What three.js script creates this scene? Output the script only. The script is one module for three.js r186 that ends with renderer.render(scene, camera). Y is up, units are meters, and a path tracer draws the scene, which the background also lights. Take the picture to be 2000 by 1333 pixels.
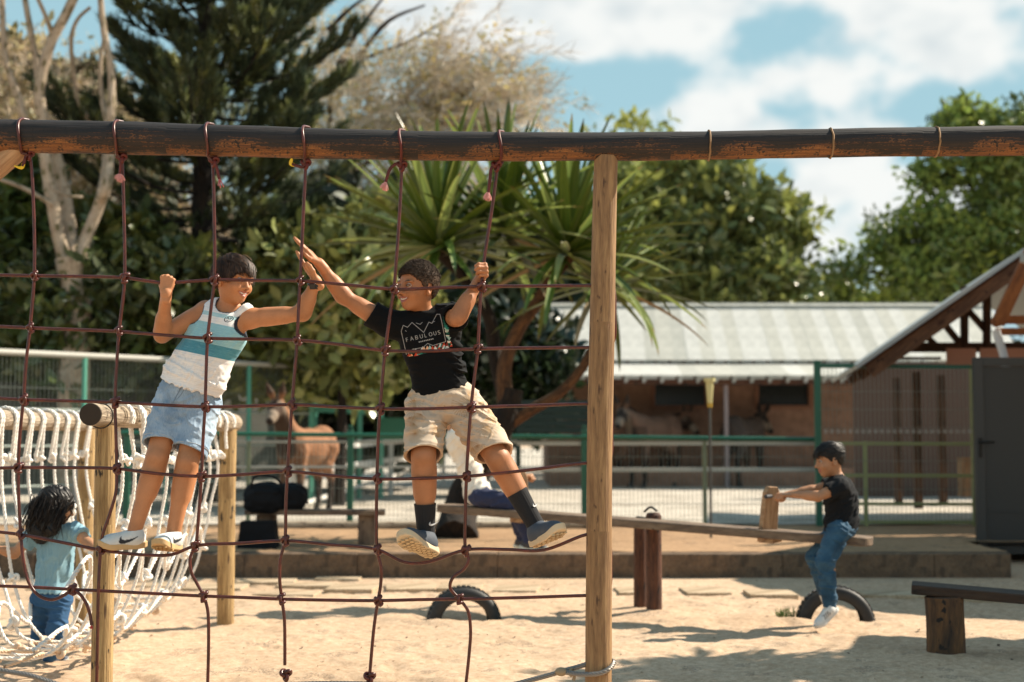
import * as THREE from 'three';
import { mergeGeometries } from 'three/addons/utils/BufferGeometryUtils.js';
import { RoundedBoxGeometry } from 'three/addons/geometries/RoundedBoxGeometry.js';
import { ImprovedNoise } from 'three/addons/math/ImprovedNoise.js';

// ------------------------------------------------------------------ camera, sky, sun, exposure
const scene = new THREE.Scene();
const EYE = 1.25, FOCAL = 2778, PITCH = Math.atan(189 / FOCAL);
const camera = new THREE.PerspectiveCamera(2 * Math.atan(666.5 / FOCAL) * 180 / Math.PI, 1.5, 0.1, 3000);
camera.filmGauge = 36;
camera.position.set(0, EYE, 0);
camera.rotation.set(PITCH, 0, 0);
camera.focus = 6.2; camera.userData.fStop = 2.0;
scene.add(camera);
const renderer = new THREE.WebGLRenderer({ antialias: true });
renderer.setSize(1024, 682);
renderer.toneMapping = THREE.LinearToneMapping;
renderer.toneMappingExposure = 1.82;
renderer.shadowMap.enabled = true;
renderer.shadowMap.type = THREE.PCFSoftShadowMap;

const V = (x, y, z) => new THREE.Vector3(x, y, z);
const TO_SUN = V(1.10, 1.08, -0.49).normalize();
const sun = new THREE.DirectionalLight(new THREE.Color(1.0, 0.89, 0.73), 5.0);
sun.position.copy(TO_SUN).multiplyScalar(60).add(V(0, 0, -9));
sun.target.position.set(0, 0, -9);
sun.castShadow = true;
sun.shadow.mapSize.set(4096, 4096);
Object.assign(sun.shadow.camera, { left: -22, right: 22, top: 22, bottom: -22, near: 1, far: 140 });
sun.shadow.bias = -0.0004;
scene.add(sun, sun.target);

// ------------------------------------------------------------------ helpers
const perlin = new ImprovedNoise();
const N3 = (x, y, z) => perlin.noise(x, y, z);
const fbm = (x, y, z, o = 4) => { let s = 0, a = 0.5; for (let i = 0; i < o; i++) { s += a * perlin.noise(x, y, z); x = x * 2.03 + 7.1; y = y * 2.03 + 3.7; z = z * 2.03 + 1.3; a *= 0.5; } return s; };
function rng(seed) { let a = seed >>> 0; return () => { a = (a + 0x6d2b79f5) | 0; let t = Math.imul(a ^ (a >>> 15), 1 | a); t = (t + Math.imul(t ^ (t >>> 7), 61 | t)) ^ t; return ((t ^ (t >>> 14)) >>> 0) / 4294967296; }; }
const clamp = THREE.MathUtils.clamp, lerp = THREE.MathUtils.lerp, sstep = THREE.MathUtils.smoothstep;
const cP = Math.cos(PITCH), sP = Math.sin(PITCH);
// the place that a full-size photograph pixel shows at distance d
function P(px, py, d) { const x = (px - 1000) / FOCAL, y = -(py - 666.5) / FOCAL, s = d / (cP - y * sP); return V(x * s, EYE + (y * cP + sP) * s, -d); }
// the place on level ground of height h that a pixel shows
function G(px, py, h = 0) { const y = -(py - 666.5) / FOCAL, d = (h - EYE) / (y * cP + sP) * (cP - y * sP); return P(px, py, d); }
const counts = {};
const numbered = (n) => { counts[n] = (counts[n] ?? -1) + 1; return counts[n] ? n + '_' + String(counts[n]).padStart(3, '0') : n; };
function shade(o) { o.castShadow = true; o.receiveShadow = true; return o; }
function tag(o, label, category, group, kind) { o.userData.label = label; if (category) o.userData.category = category; if (group) o.userData.group = group; if (kind) o.userData.kind = kind; return o; }
function thing(name, label, category, pos = V(0, 0, 0), group) { const o = new THREE.Group(); o.name = numbered(name); o.position.copy(pos); scene.add(o); return tag(o, label, category, group); }
// a mesh: a part under `parent`, whose geometry is given in world coordinates when `parent` is a thing at its own base
function part(name, geo, mat, parent, world = true) {
  const m = shade(new THREE.Mesh(Array.isArray(geo) ? (geo.length > 1 ? mergeGeometries(geo.map(plain)) : geo[0]) : geo, mat)); m.name = name;
  if (parent) { if (world) { const p = parent.getWorldPosition(V(0, 0, 0)); m.position.set(-p.x, -p.y, -p.z); } parent.add(m); } else { m.name = numbered(name); scene.add(m); }
  return m;
}
function plain(g) { let q = g.index ? g.toNonIndexed() : g.clone(); for (const k of Object.keys(q.attributes)) if (!['position', 'normal', 'uv', 'color'].includes(k)) q.deleteAttribute(k); if (!q.attributes.normal) q.computeVertexNormals(); if (!q.attributes.uv) q.setAttribute('uv', new THREE.BufferAttribute(new Float32Array(q.attributes.position.count * 2), 2)); return q; }
const lin = (r, g, b) => new THREE.Color().setRGB(r, g, b);
function mat(color, rough = 0.8, more = {}) { return new THREE.MeshPhysicalMaterial({ color: color instanceof THREE.Color ? color : new THREE.Color(color), roughness: rough, side: THREE.DoubleSide, ...more }); }
function texture(w, h, f, srgb = true, rep) {
  const d = new Uint8Array(w * h * 4), o = [0, 0, 0, 255];
  for (let y = 0; y < h; y++) for (let x = 0; x < w; x++) { o[3] = 255; f(x / w, y / h, o); const i = (y * w + x) * 4; for (let c = 0; c < 4; c++) d[i + c] = clamp(o[c], 0, 255); }
  const t = new THREE.DataTexture(d, w, h); t.colorSpace = srgb ? THREE.SRGBColorSpace : THREE.NoColorSpace; t.wrapS = t.wrapT = THREE.RepeatWrapping; t.magFilter = THREE.LinearFilter; t.minFilter = THREE.LinearMipmapLinearFilter; t.generateMipmaps = true; t.needsUpdate = true;
  if (rep) t.repeat.set(...rep); return t;
}
// noise that repeats every `px`, `py` periods over u, v in 0..1
const loopN = (u, v, px, py, s = 0) => { const a = u * 2 * Math.PI, r = px / (2 * Math.PI); return fbm(Math.cos(a) * r + s, Math.sin(a) * r + 5.2 + s, v * py + s, 4); };
const mixc = (a, b, t) => [lerp(a[0], b[0], t), lerp(a[1], b[1], t), lerp(a[2], b[2], t)];
const set3 = (o, c) => { o[0] = c[0]; o[1] = c[1]; o[2] = c[2]; };

// a round body swept along points, radii per point; u runs round, v along in metres
function sweep(pts, rad, { seg = 10, caps = true, sub = 0, rough = 0, uRep = 1, vLen = 1, twist = 0, seed = 0, flat = 1, fr = 30 } = {}) {
  let p = pts.map((q) => q.clone()), r = Array.isArray(rad) ? rad.slice() : p.map(() => rad);
  if (sub) {
    const c = new THREE.CatmullRomCurve3(p, false, 'centripetal'), n = (p.length - 1) * sub, q = [], s = [];
    for (let i = 0; i <= n; i++) { const t = i / n, k = t * (p.length - 1), j = Math.min(Math.floor(k), p.length - 2); q.push(c.getPoint(t)); s.push(lerp(r[j], r[j + 1], k - j)); }
    p = q; r = s;
  }
  const n = p.length, T = p.map((_, i) => p[Math.min(i + 1, n - 1)].clone().sub(p[Math.max(i - 1, 0)]).normalize());
  let u = Math.abs(T[0].y) < 0.9 ? V(0, 1, 0) : V(1, 0, 0); u.sub(T[0].clone().multiplyScalar(u.dot(T[0]))).normalize();
  const pos = [], uv = [], idx = []; let len = 0;
  for (let i = 0; i < n; i++) {
    if (i) { len += p[i].distanceTo(p[i - 1]); u.sub(T[i].clone().multiplyScalar(u.dot(T[i]))).normalize(); }
    const w = T[i].clone().cross(u);
    for (let j = 0; j <= seg; j++) {
      const a = (j % seg) / seg * 2 * Math.PI + twist * len, ca = Math.cos(a), sa = Math.sin(a);
      const k = r[i] * (1 + (rough ? rough * fbm(ca * 1.5 + seed, sa * 1.5 + seed * 1.7, len * fr / 10, 3) : 0));
      pos.push(p[i].x + k * (ca * u.x + sa * flat * w.x), p[i].y + k * (ca * u.y + sa * flat * w.y), p[i].z + k * (ca * u.z + sa * flat * w.z)); uv.push(j / seg * uRep, len / vLen);
    }
  }
  for (let i = 0; i < n - 1; i++) for (let j = 0; j < seg; j++) { const a = i * (seg + 1) + j, b = a + seg + 1; idx.push(a, a + 1, b, b, a + 1, b + 1); }
  const g = new THREE.BufferGeometry(); g.setAttribute('position', new THREE.Float32BufferAttribute(pos, 3)); g.setAttribute('uv', new THREE.Float32BufferAttribute(uv, 2)); g.setIndex(idx); g.computeVertexNormals();
  { const nn = g.attributes.normal; for (let i = 0; i < n; i++) { const a = i * (seg + 1), b = a + seg, x = nn.getX(a) + nn.getX(b), y = nn.getY(a) + nn.getY(b), z = nn.getZ(a) + nn.getZ(b), l = Math.hypot(x, y, z) || 1; nn.setXYZ(a, x / l, y / l, z / l); nn.setXYZ(b, x / l, y / l, z / l); } }
  if (!caps) return g;
  const out = [plain(g)];
  for (const e of [0, n - 1]) {
    if (r[e] < 0.0015) continue;
    const c = [], cu = [], s = e ? 1 : -1, at = (j) => { const k = (e * (seg + 1) + j) * 3; return [pos[k], pos[k + 1], pos[k + 2]]; }, o = p[e].clone().add(T[e].clone().multiplyScalar(s * r[e] * 0.06)).toArray();
    for (let j = 0; j < seg; j++) { const a = at(j), b = at(j + 1); c.push(...o, ...(s < 0 ? b : a), ...(s < 0 ? a : b)); for (const k of [0, j, j + 1]) cu.push(k ? 0.5 + 0.2 * Math.cos(k) : 0.5, 0.1); }
    const h = new THREE.BufferGeometry(); h.setAttribute('position', new THREE.Float32BufferAttribute(c, 3)); h.setAttribute('uv', new THREE.Float32BufferAttribute(cu, 2)); h.computeVertexNormals(); out.push(h);
  }
  return mergeGeometries(out);
}
const quatTo = (from, to) => new THREE.Quaternion().setFromUnitVectors(from.clone().normalize(), to.clone().normalize());
// a bevelled bar from a to b with section w (sideways) x h (towards up)
function bar(a, b, w, h, up = V(0, 1, 0), r = 0.004) {
  const L = a.distanceTo(b), g = r > 0 ? new RoundedBoxGeometry(w, h, L, 1, Math.min(r, w / 3, h / 3)) : new THREE.BoxGeometry(w, h, L), z = b.clone().sub(a).normalize(), x = up.clone().cross(z).normalize(), y = z.clone().cross(x);
  const q = g.attributes.position, uv = g.attributes.uv; for (let i = 0; i < q.count; i++) uv.setXY(i, (q.getX(i) + q.getY(i)) * 1.0, q.getZ(i));
  return g.applyMatrix4(new THREE.Matrix4().makeBasis(x, y, z).setPosition(a.clone().add(b).multiplyScalar(0.5)));
}
function box(c, w, h, d, r = 0.004, ry = 0) { const g = r > 0 ? new RoundedBoxGeometry(w, h, d, 1, Math.min(r, w / 3, h / 3, d / 3)) : new THREE.BoxGeometry(w, h, d); const q = g.attributes.position, uv = g.attributes.uv; for (let i = 0; i < q.count; i++) uv.setXY(i, q.getX(i) + q.getZ(i), q.getY(i)); if (ry) g.rotateY(ry); return g.translate(c.x, c.y, c.z); }

// ------------------------------------------------------------------ the sky: air and clouds
{
  const W = 2048, H = 1024, d = new Float32Array(W * H * 4), D = Math.PI / 180;
  // broad cloud banks by direction (degrees from due ahead, height): the ones in view and others round the horizon
  const banks = [[3.0, 17.4, 6.5, 2.6, 0.62], [2.9, 14.0, 3.0, 1.3, -0.6], [8.2, 13.2, 3.6, 1.2, 0.5], [11.0, 15.8, 1.4, 1.5, -0.18], [16.5, 15.2, 3.8, 3.4, 0.4], [12.8, 9.3, 3.2, 2.0, 0.5], [10.2, 10.5, 1.0, 0.7, -0.45], [-17.5, 14, 5, 4, -0.55], [-5, 17.5, 3, 2, 0.3], [9, 3, 14, 2.5, 0.3], [60, 14, 14, 6, 0.4], [-70, 12, 16, 5, 0.35], [140, 16, 18, 6, 0.35], [-140, 18, 16, 8, 0.4], [100, 30, 20, 9, 0.35]];
  for (let y = 0; y < H; y++) {
    const el = (y + 0.5) / H * 180 - 90, sy = Math.sin(el * D), cy = Math.cos(el * D);
    for (let x = 0; x < W; x++) {
      const a = ((x + 0.5) / W - 0.5) * 2 * Math.PI, dx = Math.cos(a) * cy, dz = Math.sin(a) * cy, az = Math.atan2(dx, -dz) / D, i = (y * W + x) * 4;
      const up = clamp(sy, 0, 1), k = 1 - sstep(up, 0.12, 0.9);
      let c = [lerp(0.13, 0.215, k), lerp(0.23, 0.35, k), lerp(0.31, 0.40, k)];
      const haze = Math.pow(1 - up, 12) * 0.5; c = mixc(c, [0.46, 0.48, 0.47], haze);
      if (sy > -0.02) {
        const w = 1 / (Math.max(sy, 0) + 0.12);
        let n = fbm(dx * w * 0.9 + 3.1, dz * w * 0.9, 0.7, 5) * 0.55 + fbm(dx * 16, sy * 26, dz * 16, 5) * 0.75;
        for (const b of banks) { let e = az - b[0]; if (e > 180) e -= 360; if (e < -180) e += 360; const q = (e / b[2]) ** 2 + ((el - b[1]) / b[3]) ** 2; if (q < 9) n += b[4] * Math.exp(-q); }
        const cover = sstep(n - 0.1 * sstep(sy, 0.3, 0.6), 0.0, 0.30), thick = sstep(n, 0.35, 1.0), lump = fbm(dx * 22 + 9, sy * 40, dz * 22, 4);
        const white = mixc([0.53, 0.535, 0.52], [0.335, 0.38, 0.40], clamp(thick * 0.5 + lump * 1.1 + 0.02, 0, 1));
        c = mixc(c, white, cover * 0.96); 
      }
      if (sy < 0) c = [0.24, 0.21, 0.17];
      d[i] = c[0]; d[i + 1] = c[1]; d[i + 2] = c[2]; d[i + 3] = 1;
    }
  }
  const t = new THREE.DataTexture(d, W, H, THREE.RGBAFormat, THREE.FloatType);
  t.mapping = THREE.EquirectangularReflectionMapping; t.magFilter = t.minFilter = THREE.LinearFilter; t.colorSpace = THREE.LinearSRGBColorSpace; t.needsUpdate = true;
  scene.background = t; scene.environment = t;
}

// ------------------------------------------------------------------ materials of the place
const sandTex = texture(2048, 2048, (u, v, o) => {
  const big = loopN(u, v, 5, 5, 1), mid = loopN(u, v, 38, 38, 4), fine = loopN(u, v, 260, 260, 9), g = Math.random() - 0.5;
  let c = mixc([172, 145, 117], [195, 167, 139], clamp(0.5 + big * 1.1 + mid * 0.7, 0, 1)); const s = fine * 40 + g * 26; c = c.map((q) => q + s);
  if (mid > 0.20 && g > 0.22) c = c.map((q) => q * 0.62); set3(o, c);
});
const sandBump = texture(1024, 1024, (u, v, o) => { const n = loopN(u, v, 30, 30, 4) * 110 + loopN(u, v, 130, 130, 2) * 80 + (Math.random() - 0.5) * 40; o[0] = o[1] = o[2] = 128 + n; }, false);
const sandMat = mat('#ffffff', 0.95, { map: sandTex, bumpMap: sandBump, bumpScale: 0.009 });
const dirtMat = mat('#d6c8b4', 0.97, { map: sandTex, bumpMap: sandBump, bumpScale: 0.02 });
const paleMat = mat('#ffffff', 0.95, { map: texture(512, 512, (u, v, o) => { const n = loopN(u, v, 6, 6, 3) * 60 + loopN(u, v, 60, 60, 2) * 50 + (Math.random() - 0.5) * 26; set3(o, [182 + n, 172 + n, 158 + n]); }), bumpMap: sandBump, bumpScale: 0.02 });
function woodTex(w, h, light, dark, { grain = 60, stain = 0, stainC = [30, 24, 20], knots = 3, seed = 1, stretch = 4, under = 0 } = {}) {
  const R = rng(seed * 77 + 5), K = [...Array(knots)].map(() => [R(), R(), 0.012 + R() * 0.018]);
  return texture(w, h, (u, v, o) => {
    let warp = loopN(u, v, 3, 3, seed) * 0.05, kn = 0;
    for (const k of K) { let du = Math.abs(u - k[0]); du = Math.min(du, 1 - du); let dv = Math.abs(v - k[1]); dv = Math.min(dv, 1 - dv); const q = Math.hypot(du, dv / 2.2) / k[2]; warp += Math.exp(-q * q / 3) * 0.03; if (q < 1) kn = Math.max(kn, 1 - q * q * 0.8); }
    const g = loopN(u + warp, v, grain, stretch, seed + 2), f = loopN(u + warp, v, grain * 4, stretch * 5, seed + 4), b = loopN(u, v, 3, 4, seed + 8);
    let c = mixc(light, dark, clamp(0.45 + g * 1.2 + f * 0.5 + b * 0.5, 0, 1));
    { const cr = sstep(g + f * 0.6, 0.34, 0.5); c = c.map((q) => q * (1 - 0.25 * cr)); }
    if (stain) { const s = loopN(u + warp * 2, v, 7, 9, seed + 12) + loopN(u, v, grain, stretch * 3, seed + 3) * 0.6; c = mixc(c, stainC, sstep(s, 0.34 - stain, 0.44 - stain)); }
    if (kn) c = mixc(c, [60, 38, 22], kn * 0.8);
    set3(o, c.map((q) => q + (R() - 0.5) * 10));
  });
}
const bumpOf = (seed, grain = 60, stretch = 4) => texture(512, 512, (u, v, o) => { const n = loopN(u, v, grain, stretch, seed + 2) * 150 + loopN(u, v, grain * 3, stretch * 4, seed + 4) * 80; o[0] = o[1] = o[2] = 128 + n; }, false);
const grainBump = bumpOf(1);
const poleMat = mat('#ffffff', 0.72, { map: woodTex(512, 1024, [160, 126, 86], [116, 86, 56], { seed: 3, knots: 6, grain: 18, stain: -0.02, stainC: [92, 66, 42] }), bumpMap: grainBump, bumpScale: 0.004 });
const greyLogMat = mat('#ffffff', 0.85, { map: woodTex(512, 1024, [186, 170, 148], [118, 102, 84], { seed: 5, knots: 3, grain: 40, stain: 0.02, stainC: [72, 60, 48] }), bumpMap: grainBump, bumpScale: 0.005 });
const postMat = mat('#ffffff', 0.8, { map: woodTex(512, 1024, [186, 156, 108], [132, 104, 66], { seed: 7, knots: 3, grain: 30, stain: 0.06, stainC: [52, 42, 30] }), bumpMap: grainBump, bumpScale: 0.004 });
const darkWoodMat = mat('#ffffff', 0.75, { map: woodTex(512, 512, [104, 64, 42], [58, 34, 24], { seed: 9, knots: 2, grain: 24, stain: 0.05, stainC: [26, 18, 15] }), bumpMap: grainBump, bumpScale: 0.004 });
const plankMat = mat('#ffffff', 0.8, { map: woodTex(512, 512, [188, 150, 112], [140, 104, 72], { seed: 11, knots: 2, grain: 20 }), bumpMap: grainBump, bumpScale: 0.003 });
const oldPlankMat = mat('#ffffff', 0.85, { map: woodTex(512, 512, [128, 108, 88], [82, 66, 54], { seed: 13, knots: 2, grain: 20, stain: 0.03 }), bumpMap: grainBump, bumpScale: 0.004 });
const stumpMat = mat('#ffffff', 0.85, { map: woodTex(512, 512, [112, 78, 46], [52, 38, 28], { seed: 15, knots: 1, grain: 14, stain: 0.12, stainC: [26, 22, 19], stretch: 2 }), bumpMap: grainBump, bumpScale: 0.008 });
const barkTex = texture(512, 512, (u, v, o) => { const n = loopN(u, v, 16, 5, 3), m = loopN(u, v, 60, 30, 8); set3(o, mixc([150, 130, 108], [70, 56, 44], clamp(0.5 + n * 1.4 + m, 0, 1))); });
const barkBump = texture(512, 512, (u, v, o) => { const n = loopN(u, v, 16, 5, 3) * 160 + loopN(u, v, 60, 30, 8) * 60; o[0] = o[1] = o[2] = 128 - n; }, false);
const barkMat = mat('#8a7c70', 0.95, { map: barkTex, bumpMap: barkBump, bumpScale: 0.03 });
const darkBarkMat = mat('#544a42', 0.95, { map: barkTex, bumpMap: barkBump, bumpScale: 0.03 });
const paleBarkMat = mat('#ffffff', 0.9, { map: texture(512, 512, (u, v, o) => { const n = loopN(u, v, 6, 5, 5), m = loopN(u, v, 40, 20, 8), p = loopN(u, v, 7, 9, 17); let c = mixc([196, 178, 156], [142, 122, 102], clamp(0.5 + n + m * 0.8, 0, 1)); if (p > 0.16) c = mixc(c, [104, 96, 62], sstep(p, 0.16, 0.3)); set3(o, c); }), bumpMap: barkBump, bumpScale: 0.02 });
const greenPaint = mat(lin(0.012, 0.11, 0.065), 0.4), paleGreen = mat(lin(0.10, 0.36, 0.26), 0.55), wireMat = mat(lin(0.20, 0.23, 0.20), 0.5, { metalness: 0.4 }), galvMat = mat(lin(0.46, 0.46, 0.42), 0.45, { metalness: 0.35 });
// ------------------------------------------------------------------ ground
const TER = 0.22;
function groundY(x, z) { const f = sstep(-z, 3.5, 5) * (1 - sstep(-z, 12, 13)) * (1 - sstep(Math.abs(x), 5, 6.5)); return f * (fbm(x * 0.9, z * 0.9, 3.3, 3) * 0.035 + fbm(x * 4.5, z * 4.5, 8.1, 3) * 0.024 + fbm(x * 15, z * 15, 1.1, 2) * 0.009 + hollows(x, z) + steps(x, z)); }
const STEPS = (() => { const R = rng(77), a = []; for (let i = 0; i < 420; i++) { const d = 5.6 + R() * 7, t = R() * 6.3; a.push([(R() - 0.5) * 0.8 * d, -d, Math.cos(t), Math.sin(t), 0.005 + R() * 0.010, 0.8 + R() * 0.5]); } const cells = new Map(); for (const q of a) for (let i = -1; i <= 1; i++) for (let j = -1; j <= 1; j++) { const k = (Math.floor(q[0] / 0.35) + i) + ',' + (Math.floor(q[1] / 0.35) + j); if (!cells.has(k)) cells.set(k, []); cells.get(k).push(q); } return cells; })();
function steps(x, z) { let h = 0; for (const q of STEPS.get(Math.floor(x / 0.35) + ',' + Math.floor(z / 0.35)) ?? []) { const dx = x - q[0], dz = z - q[1], a = (dx * q[2] + dz * q[3]) / (0.11 * q[5]), b = (dz * q[2] - dx * q[3]) / (0.045 * q[5]), r = a * a + b * b; if (r < 6) h += q[4] * (-Math.exp(-r * r) + 0.5 * Math.exp(-((Math.sqrt(r) - 1.35) ** 2) * 7)); } return h; }
const TYRES = [[G(906, 1207), 0.255], [G(1632, 1207), 0.265]];
function hollows(x, z) { let h = 0; for (const [c] of TYRES) { const q = Math.hypot((x - c.x) / 0.33, (z - c.z) / 0.17); h += -0.045 * Math.exp(-q * q) + 0.02 * Math.exp(-((q - 1.6) ** 2) * 4); } for (const [px, py] of [[1848, 1285], [1278, 1198], [450, 1215]]) { const c = G(px, py), q = Math.hypot(x - c.x, z - c.z) / 0.15; h += 0.028 * Math.exp(-q * q); } return h; }
function gridSheet(xs, ds, hf, uvm = 10) {
  const pos = [], uv = [], idx = [];
  for (const d of ds) for (const x of xs) { pos.push(x, hf(x, -d), -d); uv.push(x / uvm, d / uvm); }
  const n = xs.length; for (let i = 0; i < ds.length - 1; i++) for (let j = 0; j < n - 1; j++) { const a = i * n + j; idx.push(a, a + 1, a + n, a + n, a + 1, a + n + 1); }
  const g = new THREE.BufferGeometry(); g.setAttribute('position', new THREE.Float32BufferAttribute(pos, 3)); g.setAttribute('uv', new THREE.Float32BufferAttribute(uv, 2)); g.setIndex(idx); g.computeVertexNormals(); return g;
}
const range = (a, b, n) => [...Array(n + 1)].map((_, i) => lerp(a, b, i / n));
tag(part('ground', gridSheet([-700, -120, -30, -12, ...range(-6.5, 6.5, 330), 12, 30, 120, 700], [-300, -40, -5, 3, ...range(4.5, 13, 230), 14, 30, 120, 900], groundY), sandMat), 'pale sandy playground floor with footprints and small litter', null, null, 'structure');
{
  const hf = (x, z) => TER + fbm(x * 1.3, z * 1.3, 5, 3) * 0.02 * sstep(-z, 13.0, 13.6) + fbm(x * 6, z * 6, 2, 2) * 0.012;
  const a = gridSheet(range(-12, 4.5, 200), range(12.98, 14.25, 26), hf), b = gridSheet([-60, -20, ...range(-12, 12, 200), 20, 60], range(14.25, 17.3, 40), hf);
  tag(part('terrace', [a, b], dirtMat), 'raised brown dirt terrace behind the stone kerb', null, null, 'structure');
  tag(part('paddock_ground', gridSheet([-60, -20, ...range(-12, 12, 120), 20, 60], [...range(16.9, 36, 90), 60, 140], (x, z) => TER + 0.012 + fbm(x, z, 1, 3) * 0.03, 4), paleMat), 'pale trampled ground inside the animal paddock', null, null, 'structure');
}
{
  // the kerb that holds the terrace: long rough blocks
  const k = thing('stone_kerb', 'long low rough stone kerb holding up the dirt terrace', 'kerb', V(0, 0, -12.95)); k.userData.kind = 'structure';
  const m = mat('#ffffff', 0.95, { map: texture(512, 512, (u, v, o) => { const n = loopN(u, v, 6, 6, 31), q = loopN(u, v, 50, 50, 5), s = loopN(u, v, 9, 4, 3); let c = mixc([124, 100, 78], [96, 78, 62], clamp(0.5 + n * 1.3 + q, 0, 1)); if (s > 0.12) c = mixc(c, [88, 72, 58], sstep(s, 0.12, 0.34)); set3(o, c); }), bumpMap: barkBump, bumpScale: 0.03 });
  let x = -7; const R = rng(4), ends = []; while (x < 4.45) { const w = Math.min(0.8 + R() * 0.9, 4.47 - x + 0.001); ends.push([x, w]); x += w; }
  for (const [x0, w] of ends) part('stone_block', box(V(x0 + w / 2, 0.095 + R() * 0.006, -12.93 + R() * 0.02), w + 0.002, 0.235, 0.2, 0.016), m, k);
}
{
  const p = new THREE.Group(); p.name = 'paving'; scene.add(p); tag(p, 'flat stone paving slabs set in the sand before the kerb', null, null, 'structure');
  const m = mat('#ffffff', 0.9, { map: texture(256, 256, (u, v, o) => { const n = loopN(u, v, 5, 5, 41) * 60 + loopN(u, v, 50, 50, 5) * 60; set3(o, [172 + n, 150 + n, 122 + n]); }), bumpMap: sandBump, bumpScale: 0.006 }), R = rng(8);
  for (const [px, py, w, d] of [[1240, 1157, 0.3, 0.4], [1377, 1158, 0.36, 0.42], [1505, 1163, 0.38, 0.38], [1740, 1165, 0.48, 0.34], [1905, 1170, 0.5, 0.36], [1010, 1154, 0.36, 0.44], [900, 1150, 0.36, 0.42], [800, 1150, 0.4, 0.42], [690, 1152, 0.4, 0.44], [560, 1163, 0.5, 0.25], [600, 1147, 0.5, 0.25], [520, 1140, 0.5, 0.3], [660, 1133, 0.4, 0.25], [420, 1150, 0.5, 0.4], [330, 1146, 0.5, 0.35], [120, 1150, 0.5, 0.4]]) {
    const c = G(px, py); part('slab', box(V(c.x, -0.008 + R() * 0.012, c.z), w, 0.05, d, 0.006, (R() - 0.5) * 0.25), m, p);
  }
}
{
  // leaf litter and pebbles: uncounted small stuff
  const R = rng(21), g = new THREE.PlaneGeometry(1, 0.5, 2, 1); { const q = g.attributes.position; for (let i = 0; i < q.count; i++) q.setZ(i, Math.abs(q.getX(i)) * 0.35); } g.rotateX(-Math.PI / 2); g.computeVertexNormals();
  const n = 1500, im = new THREE.InstancedMesh(g, mat('#ffffff', 0.9), n), o = new THREE.Object3D(), c = new THREE.Color(); im.name = 'leaf_litter';
  for (let i = 0; i < n; i++) { const d = 6.4 + R() * 10.4, x = (R() * 2 - 1) * d * 0.4; let y = d > 13.1 ? TER + 0.02 : groundY(x, -d) + 0.003; if (d > 12.7 && d < 13.1) y = -0.2; const s = 0.006 + R() * R() * 0.022; o.position.set(x, y, -d); o.rotation.set((R() - 0.5) * 0.6, R() * 7, (R() - 0.5) * 0.6); o.scale.set(s, s, s * (0.6 + R())); o.updateMatrix(); im.setMatrixAt(i, o.matrix); const k = R(); im.setColorAt(i, k < 0.5 ? c.setRGB(0.10, 0.06, 0.035) : k < 0.85 ? c.setRGB(0.26, 0.17, 0.09) : c.setRGB(0.42, 0.34, 0.24)); }
  scene.add(shade(im)); tag(im, 'small dry leaves and crumbs scattered over the sand', null, null, 'stuff');
}

function mid3(a, b) { return a.clone().lerp(b, 0.5).add(V(0, 0.008, 0)); }
// ------------------------------------------------------------------ fences
function tube(a, b, r, seg = 8) { return sweep([a, b], r, { seg }); }
function wires(A, B, y0, y1, step, r, hs = []) {
  const L = A.distanceTo(B), n = Math.round(L / step), out = [], d = B.clone().sub(A);
  for (let i = 1; i < n; i++) { const p = A.clone().addScaledVector(d, i / n); out.push(new THREE.BoxGeometry(r * 2, y1 - y0, r * 2).translate(p.x, (y0 + y1) / 2, p.z)); }
  for (const h of hs) out.push(bar(V(A.x, h, A.z + 0.004), V(B.x, h, B.z + 0.004), r * 2.4, r * 2.4, V(0, 1, 0), 0));
  return out;
}
{
  const d = 17, f = thing('paddock_fence', 'low green post and rail fence with wire mesh along the paddock', 'fence', V(0, TER, -d));
  const X = (px) => (px - 1000) / FOCAL * d, Y = (py) => EYE + (855 - py) / FOCAL * d;
  for (const px of [250, 685, 1141]) part('post', [box(V(X(px), (TER + Y(838)) / 2, -d), 0.075, Y(838) - TER, 0.06, 0.008), box(V(X(px), Y(833), -d), 0.05, 0.03, 0.05, 0.004)], greenPaint, f);
  part('top_rail', tube(V(X(180), Y(845), -d + 0.05), V(X(1597), Y(858), -d + 0.05), 0.026), greenPaint, f);
  for (const [y, a, b] of [[866, 1010, 1597], [917, 1010, 1597]]) part('rail', bar(V(X(a), Y(y), -d - 0.04), V(X(b), Y(y), -d - 0.04), 0.03, 0.05), galvMat, f);
  for (const [y, a, b] of [[863, 250, 1010], [912, 250, 1010]]) part('rail', bar(V(X(a), Y(y), -d - 0.04), V(X(b), Y(y), -d - 0.04), 0.03, 0.028), galvMat, f);
  for (const px of [1376, 905, 486]) part('post', box(V(X(px), (TER + Y(862)) / 2, -d - 0.04), 0.05, Y(862) - TER, 0.04, 0.006), mat(lin(0.2, 0.23, 0.14), 0.5), f);
  const w = part('wire_mesh', wires(V(X(180), 0, -d), V(X(1597), 0, -d), TER + 0.03, Y(858), 0.05, 0.0022, range(TER + 0.06, Y(862), 5)), wireMat, f); w.userData.kind = 'stuff';
}
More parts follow.
